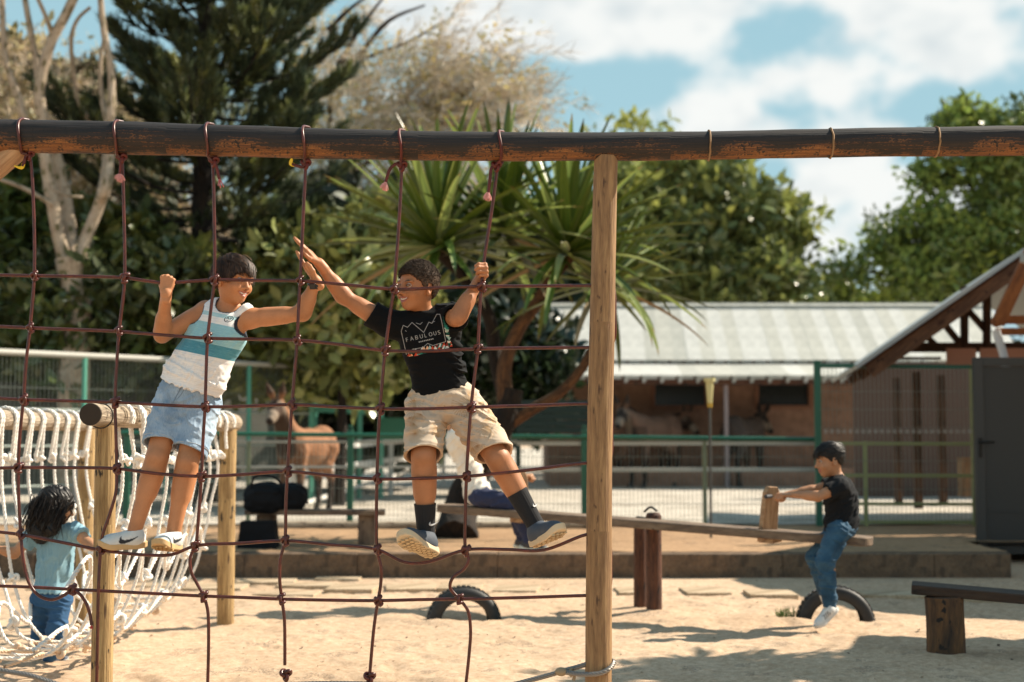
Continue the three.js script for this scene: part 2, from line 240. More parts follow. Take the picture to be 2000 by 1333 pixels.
{
  const d = 16.7, f = thing('tall_mesh_fence', 'tall green framed wire mesh fence between the corner post and the grey door', 'fence', V(3.6, TER, -d));
  const X = (px) => (px - 1000) / FOCAL * d, Y = (py) => EYE + (855 - py) / FOCAL * d, rail = mat(lin(0.30, 0.33, 0.14), 0.45);
  part('post', [box(V(X(1597), (TER + Y(708)) / 2, -d), 0.075, Y(708) - TER, 0.06, 0.006), box(V(X(1597), Y(706), -d), 0.085, 0.02, 0.07, 0.004)], greenPaint, f);
  part('post', box(V(X(1688), (TER + Y(862)) / 2, -d), 0.05, Y(862) - TER, 0.04, 0.006), rail, f);
  part('post', box(V(X(1899), (TER + Y(712)) / 2, -d), 0.05, Y(712) - TER, 0.04, 0.006), rail, f);
  part('top_rail', bar(V(X(1600), Y(715), -d), V(X(1905), Y(717), -d), 0.04, 0.045), greenPaint, f);
  for (const y of [866, 928, 983, 1018]) part('rail', bar(V(X(1600), Y(y), -d), V(X(1905), Y(y + 1), -d), 0.035, 0.04), rail, f);
  const w = part('wire_mesh', wires(V(X(1600), 0, -d + 0.03), V(X(1905), 0, -d + 0.03), TER + 0.03, Y(717), 0.05, 0.0026, [Y(765), Y(800), Y(836), Y(900), Y(955)]), wireMat, f); w.userData.kind = 'stuff';
  const loops = []; for (let i = 0; i < 24; i++) loops.push(new THREE.TorusGeometry(0.018, 0.006, 5, 8).translate(X(1610 + i * 12.2), Y(843), -d + 0.05)); part('wire_loop_row', loops, galvMat, f);
}
{
  // mesh pen at the left, with a pale top rail and grey shade cloth
  const A = P(-120, 680, 17.6), B = P(608, 716, 22), f = thing('animal_pen', 'long pen of green posts, pale top rail and grey wire mesh at the left', 'pen', V(-4, TER, -16));
  const at = (t, y) => V(lerp(A.x, B.x, t), y, lerp(A.z, B.z, t)), top = 2.35;
  part('top_rail', tube(at(0, top), at(1, top), 0.04), mat(lin(0.50, 0.48, 0.42), 0.6), f);
  for (const t of [0.06, 0.34, 0.56, 0.8, 1]) { const p = at(t, 0); part('post', sweep([V(p.x, TER, p.z), V(p.x, top + (t === 1 ? 0.16 : -0.03), p.z)], 0.035), paleGreen, f); }
  for (const y of [0.62, 1.14, 1.62]) part('rail', tube(at(0, y), at(1, y), 0.016, 6), mat(lin(0.30, 0.34, 0.30), 0.6), f);
  part('wire_mesh', wires(at(0, 0), at(1, 0), TER + 0.03, top, 0.06, 0.003, [0.4, 0.9, 1.4, 1.9]), wireMat, f).userData.kind = 'stuff';
  const back = (t, y) => at(t, y).add(V(-0.8, 0, -2.2));
  const pts = [], R = rng(3); const cg = new THREE.PlaneGeometry(1, 1, 60, 12), q = cg.attributes.position;
  for (let i = 0; i < q.count; i++) { const t = q.getX(i) + 0.5, p = back(t * 1.0, 0.55 + (q.getY(i) + 0.5) * 1.5), w = fbm(t * 14, q.getY(i) * 2, 3, 3) * 0.12; q.setXYZ(i, p.x, p.y, p.z + w); } cg.computeVertexNormals();
  part('shade_cloth', cg, mat(lin(0.105, 0.105, 0.09), 0.95), f);
  for (const t of [0.1, 0.4, 0.7, 1]) { const p = back(t, 0); part('post', tube(V(p.x, TER, p.z + 0.1), V(p.x, 2.2, p.z + 0.1), 0.03), mat(lin(0.4, 0.38, 0.33), 0.7), f); }
}
{
  // corrugated sheet behind the girl
  const a = P(148, 900, 13.6), b = P(208, 900, 13.4), w = a.distanceTo(b), g = new THREE.PlaneGeometry(w, 0.72, 80, 1), q = g.attributes.position; for (let i = 0; i < q.count; i++) q.setZ(i, Math.sin(q.getX(i) * 2 * Math.PI / 0.045) * 0.008); g.computeVertexNormals();
  const s = thing('corrugated_sheet', 'upright grey corrugated metal sheet standing behind the girl', 'metal sheet', V((a.x + b.x) / 2, TER, a.z)); part('ribbed_panel', g.translate(0, 0.36, 0), mat(lin(0.32, 0.33, 0.33), 0.5, { metalness: 0.5 }), s, false); part('edge_strip', box(V(0, 0.735, 0), w, 0.03, 0.03), galvMat, s, false);
}
{
  const f = thing('white_rail_fence', 'white wooden rail fence running back into the paddock behind the donkey', 'fence', V(-1.9, TER, -19.4)), m = mat(lin(0.72, 0.70, 0.66), 0.6);
  for (const [a, b, h] of [[P(560, 880, 19.4), P(870, 853, 30), 0.11], [P(560, 925, 19.4), P(870, 886, 30), 0.09], [P(540, 1000, 19.4), P(850, 905, 30), 0.06]]) part('rail', bar(a, b, 0.03, h), m, f);
  for (const t of [0.02, 0.3, 0.55, 0.8, 0.98]) { const p = P(560, 880, 19.4).lerp(P(870, 853, 30), t); part('post', box(V(p.x, (TER + p.y) / 2, p.z - 0.04), 0.08, p.y - TER + 0.06, 0.06), m, f); }
}
{
  const f = thing('green_rail_gate', 'pale green tubular railing behind the donkey pen', 'railing', P(680, 850, 24).setY(TER));
  for (const [p, q] of [[[612, 772], [700, 792]], [[700, 766], [746, 766]], [[612, 800], [746, 806]]]) part('rail', bar(P(...p, 24), P(...q, 24), 0.05, 0.09), paleGreen, f);
  for (const px of [614, 702, 744]) { const p = P(px, 768, 24); part('post', tube(V(p.x, TER, p.z - 0.04), V(p.x, p.y, p.z - 0.04), 0.045), paleGreen, f); }
  const p = P(775, 838, 23); part('green_board', box(V(p.x, p.y, p.z), 0.55, 0.35, 0.06), greenPaint, f);
}
{
  const a = P(470, 1027, 16.3), b = P(1190, 1029, 16.3); const l = thing('ground_log', 'long brown log lying along the foot of the paddock fence', 'log', V((a.x + b.x) / 2, TER, -16.3)); part('trunk', sweep([a, P(830, 1028, 16.3), b], 0.052, { seg: 12, rough: 0.15, vLen: 1 }), greyLogMat, l);
}
{
  const p = P(1389, 1050, 14.7), h = P(1389, 738, 14.7).y, t = thing('slim_pole', 'thin dark pole with a pale yellow tapered top standing before the fence', 'pole', V(p.x, TER, p.z));
  part('shaft', tube(V(p.x, TER - 0.05, p.z), V(p.x, P(0, 780, 14.7).y, p.z), 0.013), mat(lin(0.06, 0.06, 0.055), 0.5), t);
  const yy = (q) => P(0, q, 14.7).y; part('tapered_top', [sweep([V(p.x, yy(792), p.z), V(p.x, yy(786), p.z), V(p.x, yy(752), p.z), V(p.x, yy(746), p.z)], [0.022, 0.026, 0.040, 0.040], { seg: 14 }), sweep([V(p.x, yy(746), p.z), V(p.x, yy(739), p.z)], 0.058, { seg: 14 })], mat(lin(0.62, 0.55, 0.26), 0.6), t);
  part('tip', sweep([V(p.x, yy(796), p.z), V(p.x, yy(788), p.z)], 0.027, { seg: 12 }), mat(lin(0.5, 0.30, 0.03), 0.5), t);
}
// ------------------------------------------------------------------ the stable
{
  const s = thing('stable', 'long brown stable with pale ribbed metal roof and open shaded front', 'stable', V(6, TER, -31));
  const roofTex = texture(256, 512, (u, v, o) => { const n = loopN(u, v, 5, 9, 3), m = loopN(u, v, 30, 60, 5), r = loopN(u, v, 9, 14, 21); let c = mixc([198, 197, 191], [168, 168, 163], clamp(0.4 + n * 1.1 + m * 0.6, 0, 1)); set3(o, c); });
  const roofMats = [0, 1, 2].map((k) => mat(['#ffffff', '#f0efea', '#e6e6e2'][k], 0.62, { map: roofTex, specularIntensity: 0.6 }));
  const R = rng(12), D = (d) => d * 1.4, x0 = 0.77, x1 = 11.06, pitch = 0.3, n = Math.round((x1 - x0) / pitch), Yp = (py, d) => EYE + (855 - py) / FOCAL * d;
  const sheet = (a, b, w) => { // a rib and the flat pan beside it, from eave a to ridge b
    const sh = new THREE.Shape(), t = 0.075; sh.moveTo(0, 0); for (const [x, y] of [[w * 0.60, 0], [w * 0.605, -0.07], [w * 0.76, -0.07], [w * 0.78, t], [w * 0.90, t], [w, 0], [w, -0.08], [0, -0.08]]) sh.lineTo(x, y);
    const L = a.distanceTo(b), g = new THREE.ExtrudeGeometry(sh, { depth: L, bevelEnabled: false }), z = b.clone().sub(a).normalize(), x = V(1, 0, 0), y = z.clone().cross(x);
    const uv = g.attributes.uv; for (let i = 0; i < uv.count; i++) uv.setXY(i, g.attributes.position.getX(i) / 2, g.attributes.position.getZ(i) / 4);
    return g.applyMatrix4(new THREE.Matrix4().makeBasis(x, y, z).setPosition(a));
  };
  const de = 30.4, dr = 33.0, eaveY = Yp(710, de), ridgeY = Yp(601, dr);
  const ga = sheet(V(0, eaveY, -de), V(0.12, ridgeY, -dr), pitch), gb = sheet(V(0, Yp(741, 28.9), -28.9), V(0.05, Yp(716, 30.6), -30.6), pitch * 1.22);
  for (let i = 0; i < n; i++) { const m = part('roof_panel', ga, roofMats[Math.floor(R() * 3)], s, false); m.position.set(x0 + i * pitch - 6, -TER + R() * 0.008, 31); }
  for (let i = 0; i < n / 1.22 - 6; i++) { const m = part('awning_panel', gb, roofMats[Math.floor(R() * 3)], s, false); m.position.set(x0 + 0.14 + i * pitch * 1.22 - 6, -TER + R() * 0.006, 31); }
  part('ridge_cap', [bar(V(x0, ridgeY + 0.05, -dr + 0.08), V(x1, ridgeY + 0.05, -dr + 0.08), 0.3, 0.07, V(0, 1, 0.3)), bar(V(x0, ridgeY + 0.085, -dr), V(x1, ridgeY + 0.085, -dr), 0.11, 0.07)], roofMats[1], s);
  part('rear_roof', sheet(V(0, eaveY - 0.3, -de - 5.4), V(0, ridgeY, -dr), pitch * n).translate(x0, 0, 0), roofMats[0], s);
  part('eave_beam', bar(V(x0, eaveY - 0.08, -de - 0.03), V(x1, eaveY - 0.08, -de - 0.03), 0.11, 0.14), darkWoodMat, s);
  part('awning_beam', bar(V(x0, Yp(746, 29.05), -29.05), V(8.4, Yp(746, 29.05), -29.05), 0.1, 0.12), darkWoodMat, s);
  const wallM = mat('#ffffff', 0.95, { map: texture(256, 256, (u, v, o) => { const q = loopN(u, v, 5, 5, 61) * 40 + loopN(u, v, 40, 40, 2) * 26; set3(o, [152 + q, 118 + q * 0.8, 98 + q * 0.7]); }) });
  const wd = 31.4, wz = -wd, Xw = (px) => (px - 1000) / FOCAL * wd, xs = [x0, Xw(1278), Xw(1376), Xw(1480), Xw(1577), x1], yb = Yp(792, wd), yt = Yp(748, wd), topY = Yp(706, wd), wall = [];
  for (let i = 0; i < 5; i++) { const w = xs[i + 1] - xs[i], cx = (xs[i] + xs[i + 1]) / 2; if (i === 1 || i === 3) { wall.push(box(V(cx, (TER + yb) / 2, wz), w, yb - TER, 0.2, 0), box(V(cx, (yt + topY) / 2, wz), w, topY - yt, 0.2, 0)); } else wall.push(box(V(cx, (TER + topY) / 2, wz), w, topY - TER, 0.2, 0)); }
  part('wall', wall, wallM, s);
  part('side_wall', [box(V(x0 + 0.1, (TER + topY) / 2, wz - 2.2), 0.2, topY - TER, 4.2, 0), box(V(x1 - 0.1, (TER + topY) / 2, wz - 2.2), 0.2, topY - TER, 4.2, 0), box(V((x0 + x1) / 2, (TER + topY) / 2, wz - 4.3), x1 - x0, topY - TER, 0.2, 0)], wallM, s);
  for (const [a, b] of [[xs[1], xs[2]], [xs[3], xs[4]]]) { const c = V((a + b) / 2, (yb + yt) / 2, wz + 0.12), w = part('window_frame', [box(V(c.x, yt + 0.05, c.z), b - a + 0.16, 0.1, 0.08), box(V(c.x, yb - 0.04, c.z), b - a + 0.16, 0.07, 0.1), box(V(a - 0.04, c.y, c.z), 0.08, yt - yb, 0.08), box(V(b + 0.04, c.y, c.z), 0.08, yt - yb, 0.08)], mat(lin(0.26, 0.12, 0.07), 0.7), s); const gl = shade(new THREE.Mesh(box(V(c.x, c.y, c.z - 0.09), b - a, yt - yb, 0.006, 0), mat(lin(0.012, 0.02, 0.02), 0.25))); gl.name = 'pane'; w.add(gl); }
  for (const px of [1418, 1186, 1800]) { const x = (px - 1000) / FOCAL * 29.1; part('roof_post', tube(V(x, TER, -29.1), V(x, Yp(748, 29.1), -29.1), 0.045), mat(lin(0.30, 0.24, 0.24), 0.6), s); }
  part('floor_step', box(V(5.9, 0.42, -30.6), 10.2, 0.4, 1.5, 0.02), wallM, s);
}
{
  const d = 20.9, g = thing('dark_green_board', 'dark green board wall at the left end of the stable, behind the palm', 'board wall', V(0.62, TER, -d)), c = (px) => (px - 1000) / FOCAL * d, y = (py) => EYE + (855 - py) / FOCAL * d;
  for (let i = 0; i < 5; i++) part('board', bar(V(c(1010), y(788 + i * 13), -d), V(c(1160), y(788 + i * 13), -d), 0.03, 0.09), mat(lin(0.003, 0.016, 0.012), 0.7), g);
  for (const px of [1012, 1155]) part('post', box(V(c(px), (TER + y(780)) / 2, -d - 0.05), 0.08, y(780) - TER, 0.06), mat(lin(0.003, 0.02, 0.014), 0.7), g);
}
// ------------------------------------------------------------------ timber gable porch and grey door at the right
{
  const d = 16.4, s = thing('timber_porch', 'open timber gable porch with metal roof beyond the grey door', 'porch', V(6, TER, -17));
  const W = (px, py, dd = d) => P(px, py, dd), A = W(1688, 712), B = W(1997, 497), depth = 4.2, bargeM = mat('#d8b49a', 0.85, { map: oldPlankMat.map, bumpMap: grainBump, bumpScale: 0.004 });
  const dir = B.clone().sub(A).normalize(), nrm = V(-dir.y, dir.x, 0), C = V(2 * B.x - A.x, A.y, A.z), dir2 = C.clone().sub(B).normalize();
  const off = (p, n, z = 0) => p.clone().addScaledVector(nrm, n).add(V(-z * 0.155, 0, z));
  part('barge_board', bar(off(A, -0.10), off(B, -0.10), 0.05, 0.17, nrm), bargeM, s);
  part('barge_board', bar(V(B.x, B.y - 0.1, B.z), V(C.x, C.y - 0.1, C.z), 0.05, 0.17, V(-nrm.x, nrm.y, 0)), bargeM, s);
  const roofM = mat(lin(0.36, 0.37, 0.36), 0.5, { metalness: 0.3, bumpMap: bumpOf(5, 30, 2), bumpScale: 0.004 });
  const ext = (p, k) => p.clone().addScaledVector(dir, k);
  const KX = 0.155, slab = (a, b) => { const L = a.distanceTo(b), g = new THREE.BoxGeometry(L, 0.045, depth), z = b.clone().sub(a).normalize(); return g.applyMatrix4(new THREE.Matrix4().makeBasis(z, V(-z.y, z.x, 0), V(-KX, 0, 1)).setPosition(a.clone().add(b).multiplyScalar(0.5).add(V(KX * (depth / 2 - 0.12), 0.03, -depth / 2 + 0.12)))); };
  part('roof_sheet', slab(ext(A, -0.12), ext(B, 0.02)), roofM, s); part('roof_sheet', slab(B.clone().add(V(0, 0, 0)), C.clone().addScaledVector(dir2, 0.12)), roofM, s);
  const boardM = mat('#6e5646', 0.9, { map: plankMat.map });
  for (let k = 0; k < 9; k++) { const t0 = k / 9, t1 = (k + 1) / 9 - 0.006; part('ceiling_board', bar(off(A.clone().lerp(B, (t0 + t1) / 2), -0.015, 0.05), off(A.clone().lerp(B, (t0 + t1) / 2), -0.015, -depth + 0.2), A.distanceTo(B) / 9 - 0.01, 0.02, nrm, 0), boardM, s); }
  for (const z of [-1.4, -2.8]) part('rafter', bar(off(A, -0.1, z), off(B, -0.1, z), 0.06, 0.13, nrm), bargeM, s);
  // truss behind the barge board
  const tM = mat('#a08672', 0.9, { map: oldPlankMat.map }), D2 = d + 1.2;
  part('tie_beam', bar(W(1740, 673 + 6, D2), W(2150, 679, D2), 0.07, 0.12), tM, s);
  part('brace', bar(W(1800, 648, D2), W(1828, 674, D2), 0.05, 0.07, V(1, 1, 0)), tM, s);
  part('brace', bar(W(1836, 622, D2), W(1876, 672, D2), 0.05, 0.08, V(1, 1, 0)), tM, s);
  part('brace', bar(W(1880, 594, D2), W(1932, 652, D2), 0.05, 0.08, V(1, 1, 0)), tM, s);
  for (const px of [1884, 1928]) part('king_post', bar(W(px, 690, D2), W(px, 560, D2), 0.08, 0.1, V(0, 0, 1)), tM, s);
  part('slat', bar(W(1745, 700, D2 - 0.5), W(1838, 700, D2 - 0.5), 0.04, 0.03), tM, s);
  // near rafter with its rounded tail, on pale crossbeams
  const near = mat('#c09468', 0.8, { map: plankMat.map, bumpMap: grainBump, bumpScale: 0.004 });
  part('near_rafter', [bar(W(1950, 632, 15.2), W(2060, 395, 15.2), 0.07, 0.14, V(1, 0.4, 0)), sweep([W(1952, 630, 15.2).add(V(-0.02, 0.01, -0.03)), W(1952, 630, 15.2).add(V(-0.02, 0.01, 0.03))], 0.062, { seg: 14 })], near, s);
  part('crossbeam', bar(W(1948, 625, 15.5), W(2200, 625, 15.5), 0.08, 0.09), near, s); part('crossbeam', bar(W(1946, 648, 15.4), W(2200, 648, 15.4), 0.08, 0.075), near, s);
  part('drain_pipe', sweep([W(1946, 645, 15.3), W(1950, 660, 15.3), W(1962, 700, 15.3), W(1966, 760, 15.3)], 0.045, { seg: 12, sub: 3 }), mat(lin(0.58, 0.60, 0.62), 0.35), s);
  part('wall_panel', box(V((W(1835, 0, 17.4).x + W(1891, 0, 17.4).x) / 2, (W(0, 681, 17.4).y + W(0, 714, 17.4).y) / 2, -17.4), W(1891, 0, 17.4).x - W(1835, 0, 17.4).x, 0.21, 0.05), mat(lin(0.40, 0.21, 0.15), 0.9), s);
  part('wall_panel', box(V((W(1899, 0, 17.4).x + W(2100, 0, 17.4).x) / 2, W(0, 697, 17.4).y, -17.4), W(2100, 0, 17.4).x - W(1899, 0, 17.4).x, 0.21, 0.05), mat(lin(0.40, 0.21, 0.15), 0.9), s);
  { const sh = new THREE.Shape([[5.02, 13.96], [5.68, 11.76], [6.63, 11.28], [9.6, 11.2], [9.6, 16.2], [6.26, 16.2], [5.75, 15.0]].map(([x, z]) => new THREE.Vector2(x, z))); part('front_roof', new THREE.ExtrudeGeometry(sh, { depth: 0.08, bevelEnabled: false }).rotateX(-Math.PI / 2).translate(0, 2.98, 0), roofM, s); part('front_post', [[6.6, 12.0], [9.4, 11.6], [9.4, 15.9], [6.6, 15.9]].map(([x, z]) => box(V(x, 1.5, -z), 0.12, 2.96, 0.12)), tM, s); }
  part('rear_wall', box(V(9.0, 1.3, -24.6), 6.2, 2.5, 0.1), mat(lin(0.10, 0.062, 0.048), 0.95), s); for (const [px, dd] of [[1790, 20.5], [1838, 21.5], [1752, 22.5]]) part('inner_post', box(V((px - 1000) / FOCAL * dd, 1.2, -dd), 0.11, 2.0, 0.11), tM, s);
  for (const x of [W(1896, 0, D2).x, W(2130, 0, D2).x]) part('porch_post', box(V(x, 1.15, -D2), 0.1, 1.9, 0.1), tM, s);
  part('wood_trough', box(V(W(1868, 0, 18.2).x, 0.75, -18.2), 0.16, 0.5, 0.2), plankMat, s);
}
{
  const d = 14.45, x0 = P(1903, 800, d).x, x1 = x0 + 0.98, y0 = TER - 0.14, y1 = P(0, 699, d).y, t = thing('grey_door', 'dark grey metal door with a lever handle at the right edge', 'door', V((x0 + x1) / 2, y0, -d)); t.userData.kind = 'thing';
  const m = mat(lin(0.032, 0.034, 0.034), 0.5), m2 = mat(lin(0.026, 0.028, 0.028), 0.55), c = V((x0 + x1) / 2, (y0 + y1) / 2, -d), w = x1 - x0, h = y1 - y0, fr = 0.085;
  part('door_frame', [box(V(x0 + fr / 2, c.y, c.z), fr, h, 0.08), box(V(x1 - fr / 2, c.y, c.z), fr, h, 0.08), box(V(c.x, y1 - fr / 2, c.z), w - 2 * fr - 0.002, fr, 0.078), box(V(c.x, y0 + fr / 2, c.z), w - 2 * fr - 0.002, fr, 0.078)], m, t);
  part('door_panel', [box(V(c.x, c.y, c.z - 0.01), w - 2 * fr - 0.01, h - 2 * fr - 0.01, 0.04), box(V(c.x, y0 + 0.42, c.z + 0.012), w - 2 * fr - 0.02, 0.012, 0.01, 0)], m2, t);
  const hy = P(0, 865, d).y, hd = part('handle', [sweep([V(x0 + 0.045, hy, -d + 0.04), V(x0 + 0.045, hy, -d + 0.09), V(x0 + 0.17, hy + 0.004, -d + 0.09)], 0.011, { seg: 8, sub: 4 }), box(V(x0 + 0.045, hy - 0.05, -d + 0.045), 0.035, 0.2, 0.012)], mat(lin(0.012, 0.012, 0.012), 0.3, { metalness: 0.6 }), t);
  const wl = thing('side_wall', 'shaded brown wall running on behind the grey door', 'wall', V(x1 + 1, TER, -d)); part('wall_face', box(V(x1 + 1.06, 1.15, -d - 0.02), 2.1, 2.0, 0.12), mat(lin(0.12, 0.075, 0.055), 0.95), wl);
}
{
  // small shelter just out of the frame at the right; its roof shades the sand by the bench
  const s = thing('shade_shelter', 'flat roofed wooden shelter beside the playground, past the bench', 'shelter', V(6, 0, -10)), h = 2.45, c = (px, py) => { const g = G(px, py); return V(g.x + h * 1.10 / 1.08, h, g.z - h * 0.49 / 1.08); };
  const a = c(1690, 1245), b = c(1612, 1360), e = a.clone().add(V(2.6, 0, 0.15)), f2 = b.clone().add(V(2.6, 0, 0.15)), sh = new THREE.Shape([new THREE.Vector2(a.x, -a.z), new THREE.Vector2(e.x, -e.z), new THREE.Vector2(f2.x, -f2.z), new THREE.Vector2(b.x, -b.z)]);
  part('flat_roof', new THREE.ExtrudeGeometry(sh, { depth: 0.06, bevelEnabled: false }).rotateX(-Math.PI / 2).translate(0, h, 0), oldPlankMat, s);
  for (const [p, kx, kz] of [[a, 0.9, 0.15], [e, -0.12, 0.15], [f2, -0.12, -0.15], [b, 0.9, -0.15]]) part('post', tube(V(p.x + kx, 0, p.z + kz), V(p.x + kx, h, p.z + kz), 0.06), postMat, s);
}
{
  const c = G(1540, 1206), R = rng(88), g = []; for (let i = 0; i < 70; i++) { const p = c.clone().add(V((R() - 0.5) * 0.16, 0, (R() - 0.5) * 0.07)), q = p.clone().add(V((R() - 0.5) * 0.05, 0.03 + R() * 0.05, (R() - 0.5) * 0.04)); g.push(sweep([p, mid3(p, q), q], [0.0026, 0.002, 0.0005], { seg: 4, caps: false })); }
  tag(part('grass', g, mat(lin(0.09, 0.15, 0.03), 0.8)), 'small green grass tuft beside the tyre under the seesaw boy', null, null, 'stuff');
}
// ------------------------------------------------------------------ trees and plants
// one leaf clump: n curved leaf blades scattered in a ball of radius 1
function leafClump(n, len, wid, seed, up = 0.3) {
  const R = rng(seed), pos = [], idx = [];
  for (let i = 0; i < n; i++) {
    const a = R() * 6.283, c = R() * 2 - 1, s = Math.sqrt(1 - c * c), r = Math.cbrt(R()) * 0.8, o = V(Math.cos(a) * s * r, c * r, Math.sin(a) * s * r);
    const d = V(R() - 0.5, R() - 0.5 + up * 0.3, R() - 0.5).normalize().addScaledVector(o, 0.8).normalize(), w = d.clone().cross(V(R() - 0.5, R() + 0.4, R() - 0.5)).normalize(), nn = w.clone().cross(d), L = len * (0.7 + R() * 0.6), W = wid * (0.7 + R() * 0.6), b = pos.length / 3;
    const put = (t, k, h) => { const p = o.clone().addScaledVector(d, L * t).addScaledVector(w, W * k).addScaledVector(nn, h * L); pos.push(p.x, p.y, p.z); };
    put(0, 0, 0); put(0.35, 0.5, 0.03); put(0.35, -0.5, 0.03); put(0.4, 0, 0.09); put(0.75, 0.36, -0.02); put(0.75, -0.36, -0.02); put(1, 0, -0.14);
    idx.push(b, b + 1, b + 3, b, b + 3, b + 2, b + 1, b + 4, b + 3, b + 3, b + 5, b + 2, b + 4, b + 6, b + 3, b + 3, b + 6, b + 5);
  }
  const g = new THREE.BufferGeometry(); g.setAttribute('position', new THREE.Float32BufferAttribute(pos, 3)); g.setIndex(idx); g.computeVertexNormals(); return g;
}
// a spray of thin needles or twigs along +y
function spray(n, len, wid, cone, seed, along = 0.7) {
  const R = rng(seed), pos = [], idx = [];
  for (let i = 0; i < n; i++) {
    const a = R() * 6.283, t = cone * (0.25 + 0.75 * R()), d = V(Math.sin(t) * Math.cos(a), Math.cos(t), Math.sin(t) * Math.sin(a)), o = V(0, R() * along, 0), w = d.clone().cross(V(R() - 0.5, R() - 0.5, R() - 0.5)).normalize(), L = len * (0.6 + 0.6 * R()), b = pos.length / 3;
    for (const [k, h] of [[-0.5, 0], [0.5, 0], [0, 1]]) { const p = o.clone().addScaledVector(d, L * h).addScaledVector(w, wid * k); pos.push(p.x, p.y, p.z); }
    for (const [k, h] of [[0, 0.5]]) { const p = o.clone().addScaledVector(d, L * h).addScaledVector(w.clone().cross(d), wid * 0.5); pos.push(p.x, p.y, p.z); }
    idx.push(b, b + 1, b + 3, b + 1, b + 2, b + 3, b + 2, b, b + 3);
  }
  const g = new THREE.BufferGeometry(); g.setAttribute('position', new THREE.Float32BufferAttribute(pos, 3)); g.setIndex(idx); g.computeVertexNormals(); return g;
}
function scatter(name, geo, material, places, parent, tint) {
  const im = shade(new THREE.InstancedMesh(geo, material, places.length)), o = new THREE.Object3D(), c = new THREE.Color(); im.name = name; im.userData.kind = 'stuff';
  places.forEach((p, i) => { o.position.copy(p.p); if (p.q) o.quaternion.copy(p.q); else o.rotation.set(p.r[0], p.r[1], p.r[2]); o.scale.setScalar(p.s); o.updateMatrix(); im.setMatrixAt(i, o.matrix); im.setColorAt(i, tint(c, i, p)); });
  const w = parent.getWorldPosition(V(0, 0, 0)); im.position.set(-w.x, -w.y, -w.z); parent.add(im); return im;
}
// places in uneven blobs; blobs are [px, py, distance, rx px, ry px, share]
function blobPlaces(blobs, n, size, seed, { gap = -0.12, freq = 0.9, shell = 0.5, deep = 1, clump = 0, spread = 0.45 } = {}) {
  const R = rng(seed), out = [], tot = blobs.reduce((s, b) => s + (b[5] ?? b[3] * b[4]), 0);
  for (const b of blobs) {
    const c = P(b[0], b[1], b[2]), k = b[2] / FOCAL, m = Math.round(n * (b[5] ?? b[3] * b[4]) / tot); let tries = 0;
    for (let i = 0; i < m && tries < m * 6; tries++) {
      const a = R() * 6.283, y = R() * 2 - 1, s = Math.sqrt(1 - y * y), d = V(Math.cos(a) * s, y, Math.sin(a) * s), r = (shell + (1 - shell) * Math.cbrt(R())) * (1 + 0.5 * fbm(d.x * 1.6 + seed, d.y * 1.6, d.z * 1.6 + b[0] * 0.01, 3));
      const p = V(c.x + d.x * r * b[3] * k, c.y + d.y * r * b[4] * k, c.z + d.z * r * Math.min(b[3], b[4]) * k * deep);
      if (fbm(p.x * freq + seed, p.y * freq, p.z * freq, 3) < gap || p.y < 0.1) continue;
      if (clump) { for (let j = 0; j < clump && i < m; j++, i++) { const g = () => (R() + R() + R() - 1.5) * spread, e = p.clone().add(V(g() * 1.2, g() * 0.8 - Math.abs(g()) * 0.3, g() * 1.2)); out.push({ p: e, r: [R() * 6.28, R() * 6.28, R() * 6.28], s: size * (0.6 + R() * 0.8) }); } continue; }
      out.push({ p, r: [R() * 6.28, R() * 6.28, R() * 6.28], s: size * (0.6 + R() * 0.8) }); i++;
    }
  }
  return out;
}
const leafy = (c, t = 0.45) => mat(c, 0.92, { transmission: t, thickness: 0, specularIntensity: 0.5 }), glossy = (c, r = 0.38) => mat(c, r);
const tinter = (seed, spread = 0.5, warm = 0.15) => { const R = rng(seed); return (c) => { const k = 1 - spread * 0.5 + R() * spread, w = (R() - 0.4) * warm; return c.setRGB(k * (1 + w * 2.2), k * (1 + w), k * (1 - w)); }; };
function broadTree(name, label, blobs, trunkPts, { n = 2200, size = 0.3, leaf = [0.34, 0.15], color, gloss, seed = 1, gap, freq, shell, bark = darkBarkMat, limbs = [], cat = 'tree', r0 = 0.2, twoThirds = 0.55, leaves = 16, deep, clump, spread } = {}) {
  const b = trunkPts[0], t = thing(name, label, cat, V(b.x, Math.max(0, Math.min(b.y, TER)), b.z));
  part('trunk', sweep(trunkPts, trunkPts.map((_, i) => r0 * (1 - 0.6 * i / (trunkPts.length - 1))), { seg: 10, sub: 4, rough: 0.2, vLen: 1.5 }), bark, t);
  for (const l of limbs) part('limb', sweep(l[0], l[0].map((_, i) => l[1] * (1 - 0.75 * i / (l[0].length - 1))), { seg: 7, sub: 4, rough: 0.2, vLen: 1.5 }), bark, t);
  const places = blobPlaces(blobs, n, size, seed, { gap, freq, shell, deep, clump, spread }), k = Math.floor(places.length * twoThirds), g = leafClump(leaves, leaf[0] / size, leaf[1] / size, seed + 3);
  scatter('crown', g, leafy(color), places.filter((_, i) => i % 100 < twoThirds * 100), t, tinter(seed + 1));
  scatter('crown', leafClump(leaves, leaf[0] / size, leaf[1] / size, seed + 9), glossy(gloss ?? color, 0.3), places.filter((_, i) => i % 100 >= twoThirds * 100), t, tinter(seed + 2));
  return t;
}
